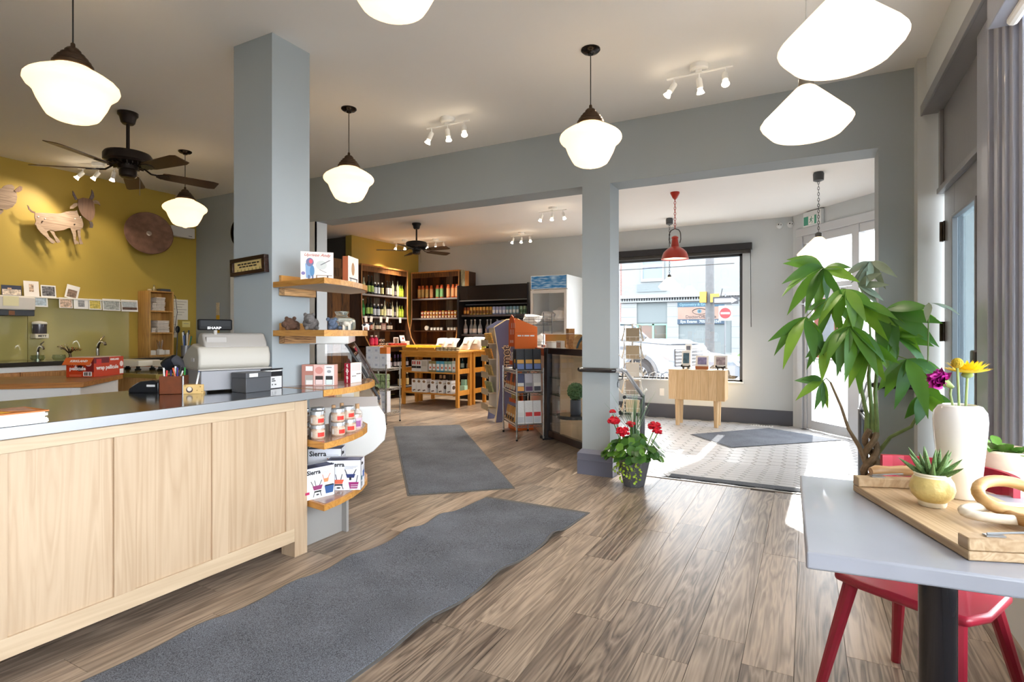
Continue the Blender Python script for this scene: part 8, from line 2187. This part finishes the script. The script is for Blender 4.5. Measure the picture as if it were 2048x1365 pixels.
for k in range(12):
    z0a, z1a = 0.735 - 0.0 * k, 0.815
    b.hexa([(bk[k][0], bk[k][1], 0.735), (bk[k + 1][0], bk[k + 1][1], 0.735), (inn[k + 1][0], inn[k + 1][1], 0.735), (inn[k][0], inn[k][1], 0.735)],
           [(bk[k][0], bk[k][1], 0.815), (bk[k + 1][0], bk[k + 1][1], 0.815), (inn[k + 1][0], inn[k + 1][1], 0.815), (inn[k][0], inn[k][1], 0.815)])
b.build('backrest', rd, t, angle=30)
for x in (-0.13, -0.045, 0.045, 0.13):
    MB().tube([(x, 0.165, 0.45), (x * 1.25, 0.235 if abs(x) < .1 else 0.205, 0.74)], 0.009, 8).build('spindle', rd, t)
# serving board
BA = math.atan2(1.602 - 2.144, 0.328 - 0.137)
t = thing('serving_board', 'pale wooden serving tray board with raised ends on the table', 'serving board', (0.137, 2.15, 0.751), BA)
bw_ = wood('#cdb391', '#a38560', 'X', rough=0.45, fine=0.9, contrast=0.9)
# local x runs along the long left edge, y towards the window
MB().box(0.0, 0.575, 0.0, 0.36, 0.0, 0.022).build('board', bw_, t, bevel=0.003)
for x in (0.0, 0.535):
    MB().box(x, x + 0.04, 0.0, 0.36, 0.0225, 0.052).build('end_batten', bw_, t, bevel=0.003)
def bc(x, y, z): return (0.137 + x * math.cos(BA) - y * math.sin(BA), 2.15 + x * math.sin(BA) + y * math.cos(BA), 0.751 + z)
b = MB().tube([(-0.012, 0.06, 0.063), (-0.016, 0.08, 0.065), (-0.018, 0.12, 0.067), (-0.02, 0.16, 0.066), (-0.02, 0.20, 0.067), (-0.02, 0.26, 0.064)], [0.012, 0.018, 0.013, 0.018, 0.016, 0.013], 12)
b.build('turned_handle', wood('#d2ab7c', '#a87f52', 'Y', rough=0.4), t)
for x in (0.02, 0.555):
    MB().box(x - 0.008, x + 0.008, 0.045, 0.085, 0.0525, 0.056).tube([(x, 0.05, 0.058), (x + 0.004, 0.14, 0.066)], 0.0025, 6).build('metal_bracket', mat('#a9adb2', 0.3, metal=0.8), t)
# vase with flowers
t = thing('vase', 'tall white ceramic vase on the serving board', 'vase', (0.415, 2.135, 0.774))
t.scale = (0.82, 0.82, 1.0)
MB().lathe([(0, 0), (.056, 0), (.061, .006), (.070, .10), (.079, .18), (.083, .23), (.080, .258), (.066, .276), (.052, .28), (.049, .276), (.06, .25), (.06, .03), (0, .02)], 32, cap=False).build('vase_body', mat('#f1ece6', 0.15, coat=0.6), t)
stem_m = mat('#8a9e5c', 0.5); leaf_m = mat('#5c8a34', 0.45, noise=0.15, nscale=25)
def blade(parent, base, tip, w, sag, m, name='leaf', n=6, side=None, fold=0.12):
    base, tip = Vector(base), Vector(tip); d = tip - base; L_ = d.length
    side = (side or d.cross(Vector((0, 0, 1)))); side = side.normalized() if side.length > 1e-5 else Vector((1, 0, 0))
    nrm = side.cross(d).normalized()
    b = MB(); rows = []
    for k in range(n + 1):
        f = k / n; ww_ = w * 0.5 * max(0.015, math.sin(PI * f ** 0.85) ** 1.05)
        c_ = base + d * f + Vector((0, 0, -sag * L_ * f * f)) + nrm * (sag * L_ * 0.3 * math.sin(PI * f))
        rows.append(b.P(tuple(c_ - side * ww_ + nrm * ww_ * fold), tuple(c_), tuple(c_ + side * ww_ + nrm * ww_ * fold)))
    for k in range(n):
        a, c2 = rows[k], rows[k + 1]
        b.f.append((a, a + 1, c2 + 1, c2)); b.f.append((a + 1, a + 2, c2 + 2, c2 + 1))
    return b.build(name, m, parent, angle=70)
def flower(label, cat, stem_pts, build):
    t = thing('cut_flower', label, cat, (0, 0, 0), 0, 'cut flowers in the vase')
    MB().tube(stem_pts, 0.0035, 6).build('stem', stem_m, t)
    build(t); return t
def gerbera(t):
    c_ = Vector((0.436, 2.15, 1.150))
    for ring, (n, l, up, ww_) in enumerate(((28, 0.064, 0.010, 0.015), (24, 0.056, 0.026, 0.015), (18, 0.040, 0.034, 0.013))):
        for k in range(n):
            a = 2 * PI * (k + 0.5 * ring) / n
            blade(t, c_ + Vector((0.008 * math.cos(a), 0.008 * math.sin(a), 0.004 * ring)), c_ + Vector((l * math.cos(a), l * math.sin(a), up)), ww_, -0.1, mat('#f3d62a', 0.5), 'petal', 4)
    MB().ball(0.016, c_.x, c_.y, c_.z - 0.006, 10, 6, sz=0.6).build('calyx', stem_m, t)
flower('yellow daisy flower in the white vase', 'flower', [(0.415, 2.14, 0.80), (0.43, 2.15, 1.0), (0.436, 2.15, 1.145)], gerbera)
def billy(t):
    MB().ball(0.0155, 0.402, 2.10, 1.182, 14, 10).build('flower_head', mat('#d9b62a', 0.8, noise=0.2, nscale=200, bump=1.0, bscale=300), t)
flower('small round mustard-yellow ball flower in front of the daisy', 'flower', [(0.412, 2.12, 0.80), (0.408, 2.11, 1.05), (0.402, 2.10, 1.17)], billy)
def carnation(t):
    c_ = Vector((0.37, 2.11, 1.125)); r_ = random.Random(3); ax = Vector((-0.65, -0.25, 0.5)).normalized()
    for k in range(44):
        d = Vector((r_.uniform(-1, 1), r_.uniform(-1, 1), r_.uniform(-1, 1)))
        d = (d.normalized() + ax * 1.0).normalized()
        blade(t, c_, c_ + d * r_.uniform(0.034, 0.050), 0.036, 0.1, mat(('#b3158a', '#9c0f78', '#c22a9c')[k % 3], 0.6), 'petal', 3, side=Vector((r_.uniform(-1, 1), r_.uniform(-1, 1), r_.uniform(-1, 1))).cross(d))
    MB().tube([tuple(c_ - ax * 0.032), tuple(c_ - ax * 0.012), tuple(c_ + ax * 0.004)], [0.006, 0.011, 0.013], 10).build('calyx', stem_m, t)
flower('magenta carnation turned sideways in the white vase', 'flower', [(0.41, 2.13, 0.80), (0.40, 2.12, 1.02), (0.388, 2.116, 1.085), (0.390, 2.118, 1.108)], carnation)
# succulent in a yellow pot
t = thing('succulent_pot', 'small yellow glazed pot with a spiky speckled succulent', 'potted plant', (0.322, 1.985, 0.774))
t.scale = (0.86, 0.86, 0.95)
pot_m = mat('#d6bf7a', 0.35, noise=0.12, nscale=18, bump=0.5, bscale=30)
MB().lathe([(0.040, .014), (.058, .032), (.0645, .052), (.060, .074), (.051, .088)], 32, cap=False).build('pot_glaze', pot_m, t)
MB().lathe([(0, 0), (.038, 0), (.040, .004), (.0405, .0145)], 32, cap=False).build('pot_foot', mat('#e6dcc2', 0.5), t)
MB().lathe([(.051, .087), (.049, .092), (.0525, .096), (.050, .100), (.044, .097), (.043, .088), (0, .086)], 32, cap=False).build('pot_rim', mat('#efe6cc', 0.4), t)
suc = mat('#5c7a44', 0.5, noise=0.45, nscale=260)
r_ = random.Random(6)
for k in range(20):
    a = k * 2.4; tilt = lerp(0.12, 1.15, k / 19); l = lerp(0.085, 0.10, r_.random()) * (1.0 if k > 4 else 0.9)
    d = Vector((math.cos(a) * math.sin(tilt), math.sin(a) * math.sin(tilt), math.cos(tilt)))
    p0 = Vector((0.012 * math.cos(a), 0.012 * math.sin(a), 0.088))
    p1, p2 = p0 + d * l * 0.5 + Vector((0, 0, -0.004)), p0 + d * l
    MB().tube([tuple(p0), tuple(p0.lerp(p1, .5)), tuple(p1), tuple(p1.lerp(p2, .6)), tuple(p2)], [0.010, 0.0105, 0.008, 0.0045, 0.0006], 7).build('leaf', suc, t)
# wooden chain links
def link(label, col, ctr, rx, ry, rz, tilt, rr_, dark):
    t = thing('chain_link', label, 'ornament', ctr, rz, 'wooden chain links')
    pts = [Vector((rx * math.cos(2 * PI * k / 28), ry * math.sin(2 * PI * k / 28), 0)) for k in range(28)]
    M_ = Matrix.Rotation(tilt, 3, 'X')
    MB().tube([tuple(M_ @ p) for p in pts], rr_, 12, closed=True).build('ring', wood(col, dark, 'X', rough=0.45, fine=1.0, contrast=0.8), t)
link('tan wooden chain link standing over the others on the board', '#d2a870', (0.486, 1.945, 0.832), 0.085, 0.052, 0.55, math.radians(38), 0.0155, '#a87c46')
link('pale bleached wooden chain link lying through the tan one', '#e6dccb', (0.475, 1.885, 0.802), 0.115, 0.034, 0.35, math.radians(12), 0.0125, '#cdbfa8')
link('brown wooden chain link at the picture edge on the board', '#c89a60', (0.535, 1.865, 0.793), 0.075, 0.05, -0.6, math.radians(-6), 0.0155, '#9a7040')
# white planter with leaves by the wall
t = thing('planter', 'cream ribbed planter with small green leaves on a wall bracket behind the chair', 'potted plant', (0.655, 2.72, 0.0))
MB().box(-0.06, 0.114, -0.06, 0.06, 0.60, 0.62).build('wall_bracket', mat('#d6d2cb', 0.5), t, smooth=False)
MB().lathe([(.05, .6205), (.085, .64), (.098, .70), (.10, .74), (.094, .77), (.104, .785), (.106, .83), (.10, .838), (.09, .82), (0, .815)], 28, cap=False).build('bowl', mat('#e3d5bd', 0.45, noise=0.08, nscale=12), t)
for k in range(22):
    a = r_.uniform(0, 6.28); l = r_.uniform(0.05, 0.10); p0 = (0.05 * math.cos(a), 0.05 * math.sin(a), 0.82)
    blade(t, p0, (p0[0] + l * math.cos(a), p0[1] + l * math.sin(a), 0.82 + r_.uniform(0.02, 0.08)), 0.035, 0.25, leaf_m, 'leaf', 5)

# ---------------- money tree
t = thing('money_tree', 'tall braided-trunk potted tree with large palmate leaves behind the table', 'potted tree', (0, 0, 0))
TX, TY = 0.365, 4.20
MB().lathe([(0, 0), (.12, 0), (.125, .01), (.15, .27), (.155, .28), (.145, .28), (.14, .25), (0, .24)], 24, x=TX, y=TY, cap=False).build('pot', mat('#5a5a60', 0.5), t)
bark_m = mat('#8a7358', 0.75, noise=0.25, nscale=30, bump=0.5, bscale=60); green_b = mat('#7c8f54', 0.6, noise=0.2, nscale=20)
for s_ in range(3):
    pts = []
    for k in range(15):
        z = lerp(0.24, 0.66, k / 14); a = 2 * PI * s_ / 3 + k * 0.62; rr_ = lerp(0.042, 0.03, k / 14)
        pts.append((TX + rr_ * math.cos(a), TY + rr_ * math.sin(a), z))
    MB().tube(pts, [lerp(0.026, 0.017, k / 14) for k in range(15)], 9).build('braided_trunk', bark_m, t)
tops = [[(TX - 0.02, TY, 0.64), (TX - 0.02, TY, 0.75), (TX - 0.05, TY - 0.02, 0.90), (0.31, 4.18, 1.0), (0.27, 4.16, 1.12)],
        [(TX + 0.01, TY, 0.64), (TX + 0.005, TY + 0.02, 0.80), (TX - 0.01, TY + 0.02, 1.0), (0.37, 4.22, 1.15)],
        [(TX + 0.03, TY, 0.63), (TX + 0.03, TY - 0.02, 0.72), (TX + 0.02, TY - 0.03, 0.9), (0.40, 4.16, 1.12)]]
for p in tops:
    MB().tube(p, [0.017, 0.013, 0.011, 0.009, 0.008][:len(p)], 8).build('branch', green_b, t)
MB().tube([(0.345, 4.19, 0.42), (0.30, 4.17, 0.55), (0.24, 4.15, 0.66), (0.20, 4.15, 0.80), (0.14, 4.15, 0.955)], [0.017, 0.013, 0.010, 0.008, 0.006], 8).build('branch', bark_m, t)
MB().tube([(0.40, 4.22, 0.50), (0.47, 4.2, 0.62), (0.57, 4.15, 0.70), (0.61, 4.12, 0.80), (0.62, 4.12, 0.88)], [0.014, 0.011, 0.010, 0.008, 0.006], 8).build('branch', green_b, t)
MB().tube([(TX - 0.05, TY - 0.02, 0.90), (0.28, 4.2, 1.3), (0.17, 4.15, 1.52), (0.10, 4.12, 1.70)], [0.009, 0.008, 0.007, 0.005], 7).build('branch', green_b, t)
MB().tube([(0.37, 4.22, 1.15), (0.36, 4.25, 1.40), (0.37, 4.25, 1.72)], [0.008, 0.006, 0.004], 7).build('branch', green_b, t)
def leafy(col, tr=0.35):
    m, nt, b = _base('leaf_' + col.strip('#'))
    n = nt.nodes.new('ShaderNodeTexNoise'); n.inputs['Scale'].default_value = 14; tc = nt.nodes.new('ShaderNodeTexCoord')
    nt.links.new(tc.outputs['Object'], n.inputs['Vector'])
    r = nt.nodes.new('ShaderNodeValToRGB'); c = lin(col)
    r.color_ramp.elements[0].color = tuple(x * .8 for x in c[:3]) + (1,); r.color_ramp.elements[1].color = tuple(x * 1.2 for x in c[:3]) + (1,)
    nt.links.new(n.outputs['Fac'], r.inputs['Fac']); nt.links.new(r.outputs['Color'], b.inputs['Base Color'])
    b.inputs['Roughness'].default_value = 0.38
    tl = nt.nodes.new('ShaderNodeBsdfTranslucent'); tl.inputs['Color'].default_value = (c[0] * 1.5, c[1] * 1.4, c[2] * 0.7, 1)
    mx = nt.nodes.new('ShaderNodeMixShader'); mx.inputs[0].default_value = tr
    nt.links.new(b.outputs[0], mx.inputs[1]); nt.links.new(tl.outputs[0], mx.inputs[2]); nt.links.new(mx.outputs[0], nt.nodes['Material Output'].inputs['Surface'])
    return m
big = [leafy('#5f8f35'), leafy('#4f7d38'), leafy('#7aa53e')]
grey_l = mat('#8d9a86', 0.5, noise=0.1, nscale=14)
r_ = random.Random(21)
CL = [  # hub, main direction (x,y,z), spread, n, length, width
 ((0.10, 4.12, 1.70), (-0.8, -0.2, -0.35), 1.0, 7, 0.34, 0.095, 0),
 ((0.10, 4.12, 1.69), (0.6, -0.3, -0.45), 0.8, 4, 0.24, 0.085, 1),
 ((0.22, 4.05, 1.55), (0.0, -0.3, -0.8), 1.0, 6, 0.26, 0.085, 2),
 ((0.37, 4.25, 1.74), (0.0, -0.2, -0.4), 1.4, 6, 0.22, 0.06, 3),
 ((0.00, 4.10, 1.38), (-0.15, -0.3, -0.9), 0.75, 6, 0.33, 0.095, 1),
 ((0.24, 4.02, 1.32), (0.0, -0.45, -0.9), 0.9, 7, 0.31, 0.10, 0),
 ((0.33, 4.05, 1.22), (0.15, -0.3, -0.9), 0.9, 6, 0.27, 0.095, 2),
 ((0.43, 4.08, 1.42), (0.75, -0.25, -0.6), 0.95, 7, 0.33, 0.11, 1),
 ((0.53, 4.02, 1.12), (0.2, -0.3, -0.85), 1.0, 7, 0.29, 0.105, 0),
 ((0.62, 4.12, 0.90), (0.2, -0.3, -0.6), 1.0, 4, 0.22, 0.10, 1),
 ((0.10, 4.15, 0.965), (-0.5, -0.2, -0.5), 1.2, 6, 0.19, 0.065, 1),
 ((0.16, 4.16, 1.48), (-0.3, -0.2, -0.7), 1.2, 5, 0.25, 0.08, 0),
 ((0.30, 4.20, 1.58), (0.3, -0.1, 0.1), 1.3, 6, 0.20, 0.055, 3),
 ((0.30, 4.08, 1.46), (0.2, -0.3, -0.7), 1.1, 6, 0.27, 0.08, 2), ((0.12, 4.06, 1.22), (-0.1, -0.3, -0.8), 0.9, 5, 0.22, 0.075, 1), ((0.46, 4.10, 1.28), (0.5, -0.4, -0.7), 1.0, 5, 0.26, 0.09, 0)]
hub_from = [(0.28, 4.2, 1.3), (0.28, 4.2, 1.3), (0.17, 4.15, 1.52), (0.36, 4.25, 1.40), (0.17, 4.15, 1.52), (0.27, 4.16, 1.12), (0.31, 4.18, 1.0), (0.40, 4.16, 1.12), (0.40, 4.16, 1.12), (0.61, 4.12, 0.80), (0.14, 4.15, 0.955), (0.17, 4.15, 1.52), (0.36, 4.25, 1.40), (0.36, 4.25, 1.40), (0.27, 4.16, 1.12), (0.40, 4.16, 1.12)]
for ci, (hub, dr_, spread, n, l, w, mi) in enumerate(CL):
    H_, D_ = Vector(hub), Vector(dr_).normalized()
    F_ = Vector(hub_from[ci])
    if (H_ - F_).length > 0.03:
        MB().tube([tuple(F_), tuple(F_.lerp(H_, .6) + Vector((0, 0, .02))), tuple(H_)], 0.0032, 6).build('petiole', green_b, t)
    sd_ = D_.cross(Vector((0, 1, 0.15))).normalized()
    for k in range(n):
        f = (k / (n - 1) - 0.5) * 2 if n > 1 else 0
        d = (D_ + sd_ * f * spread * 1.35 + Vector((r_.uniform(-.15, .15), r_.uniform(-0.5, 0.3), r_.uniform(-.25, .15)))).normalized()
        ll = l * (1 - 0.25 * abs(f)) * r_.uniform(0.9, 1.08)
        m_ = grey_l if mi == 3 else big[(mi + (k % 3 == 2)) % 3]
        face = d.cross(Vector((r_.uniform(-1.1, 1.1), -1, r_.uniform(-.3, .9))))
        blade(t, H_, H_ + d * ll, w * 0.88 * (1 - 0.15 * abs(f)), r_.uniform(0.08, 0.3), m_, 'leaf', 7, side=face if face.length > .1 else None, fold=0.2)
# slender twig reaching past the vase
t2 = MB().tube([(0.64, 4.1, 0.95), (0.63, 4.0, 1.15), (0.63, 3.98, 1.45)], 0.004, 6).build('branch', green_b, t)
for q in ((0.70, 3.9, 1.42), (0.74, 3.8, 1.40), (0.60, 3.85, 1.36)):
    blade(t, (0.63, 3.97, 1.45), q, 0.04, 0.15, grey_l, 'leaf', 5)

# ---------------- geranium tub by the pillar
t = thing('geranium_tub', 'grey tub of red geraniums and spiky grass beside the pillar', 'potted plant', (-1.275, 4.58, 0.0))
MB().lathe([(0, 0), (.085, 0), (.09, .01), (.135, .215), (.142, .22), (.142, .245), (.13, .245), (.125, .21), (0, .20)], 8, cap=False).build('tub', mat('#66686f', 0.4), t, smooth=False)
MB().box(-0.115, -0.112, -0.06, -0.005, 0.10, 0.22).build('plant_label', white_p, t, smooth=False)
r_ = random.Random(31)
gl = [leafy('#4f7f33'), leafy('#6a9a3c'), leafy('#3f6b34')]
for k in range(125):
    a = r_.uniform(0, 6.28); rr_ = 0.25 * math.sqrt(r_.uniform(0.02, 1)); z = 0.43 - 0.62 * rr_ + r_.uniform(-0.06, 0.05)
    c_ = Vector((rr_ * math.cos(a), rr_ * math.sin(a), max(0.20, z)))
    nrm = Vector((math.cos(a) * 0.7, math.sin(a) * 0.7, 0.7)) + Vector((r_.uniform(-.4, .4), r_.uniform(-.4, .4), r_.uniform(-.3, .3))); nrm.normalize()
    u = nrm.orthogonal().normalized(); v = nrm.cross(u); rad = r_.uniform(0.03, 0.05)
    b = MB(); i0 = b.P(tuple(c_ - nrm * 0.006))
    for q in range(10):
        aa = 2 * PI * q / 10; s_ = rad * (1.0 if q % 2 else 0.86)
        b.P(tuple(c_ + u * s_ * math.cos(aa) + v * s_ * math.sin(aa)))
    for q in range(10):
        b.f.append((i0, i0 + 1 + q, i0 + 1 + (q + 1) % 10))
    b.build('leaf', gl[k % 3], t)
for (x, y, z, rad) in ((-0.165, -0.02, 0.53, 0.045), (-0.065, -0.10, 0.46, 0.05), (-0.02, -0.02, 0.51, 0.032), (0.17, 0.02, 0.505, 0.045), (0.20, -0.02, 0.47, 0.03), (-0.19, 0.03, 0.60, 0.018)):
    MB().tube([(x * .4, y * .4, 0.22), (x * .8, y * .8, z - 0.1), (x, y, z - 0.02)], 0.004, 6).build('flower_stem', gl[1], t)
    b = MB()
    for k in range(int(26 * rad / 0.045)):
        d = Vector((r_.uniform(-1, 1), r_.uniform(-1, 1), r_.uniform(-0.5, 1))).normalized()
        b.ball(0.014, x + d.x * rad, y + d.y * rad, z + d.z * rad * 0.75, 6, 4, sz=0.7)
    b.ball(rad * 0.85, x, y, z, 10, 6, sz=0.75)
    b.build('flower_head', mat('#c4122a', 0.5, noise=0.15, nscale=40), t)
for k in range(46):
    a = r_.uniform(0, 6.28); sp_ = abs(r_.gauss(0, 0.13)); hh = r_.uniform(0.45, 0.62)
    MB().tube([(0.02 * math.cos(a), 0.02 * math.sin(a) + 0.02, 0.2), (sp_ * .3 * math.cos(a), sp_ * .3 * math.sin(a) + 0.02, 0.2 + hh * .6), (sp_ * math.cos(a), sp_ * math.sin(a) + 0.02, 0.2 + hh)], [0.003, 0.0022, 0.0006], 4).build('grass_blade', mat(('#6a8f6a', '#86a58a', '#557a50')[k % 3], 0.5), t)
lime = mat('#a9c83c', 0.5, noise=0.1, nscale=30)
for k in range(9):
    a = -PI * 0.95 + k * 0.24 * 1.05; x0, y0 = 0.14 * math.cos(a), 0.14 * math.sin(a); l = r_.uniform(0.12, 0.215)
    b = MB()
    for q in range(int(l / 0.014)):
        zz = 0.235 - q * 0.014; rr_ = 1.0 + 0.12 * math.sin(q * 0.9 + k)
        b.T = Matrix.Translation((x0 * rr_ * 1.05 + r_.uniform(-.014, .014), y0 * rr_ * 1.05 + r_.uniform(-.01, .01), max(0.012, zz))) @ Matrix.Rotation(r_.uniform(0, 6), 4, 'Z') @ Matrix.Rotation(r_.uniform(0.5, 1.4), 4, 'X')
        b.lathe([(0, 0.001), (0.011, 0.0), (0.0, -0.001)], 7, cap=False)
    b.build('trailing_vine', lime, t)['kind'] = 'stuff'
# wall shelf canopy box and small fixtures on the street wall
t = thing('blind_box', 'dark blue-grey roller blind box at the top of the street window', 'blind', (0, 0, 0))
MB().box(XR - 0.10, XR + 0.0, 1.2, 3.12, 2.60, 2.74).build('cassette', frame_m, t, bevel=0.004)
MB().tube([(XR - 0.03, 1.25, 2.59), (XR - 0.03, 3.05, 2.59)], 0.022, 10).build('blind_roll', white_p, t)
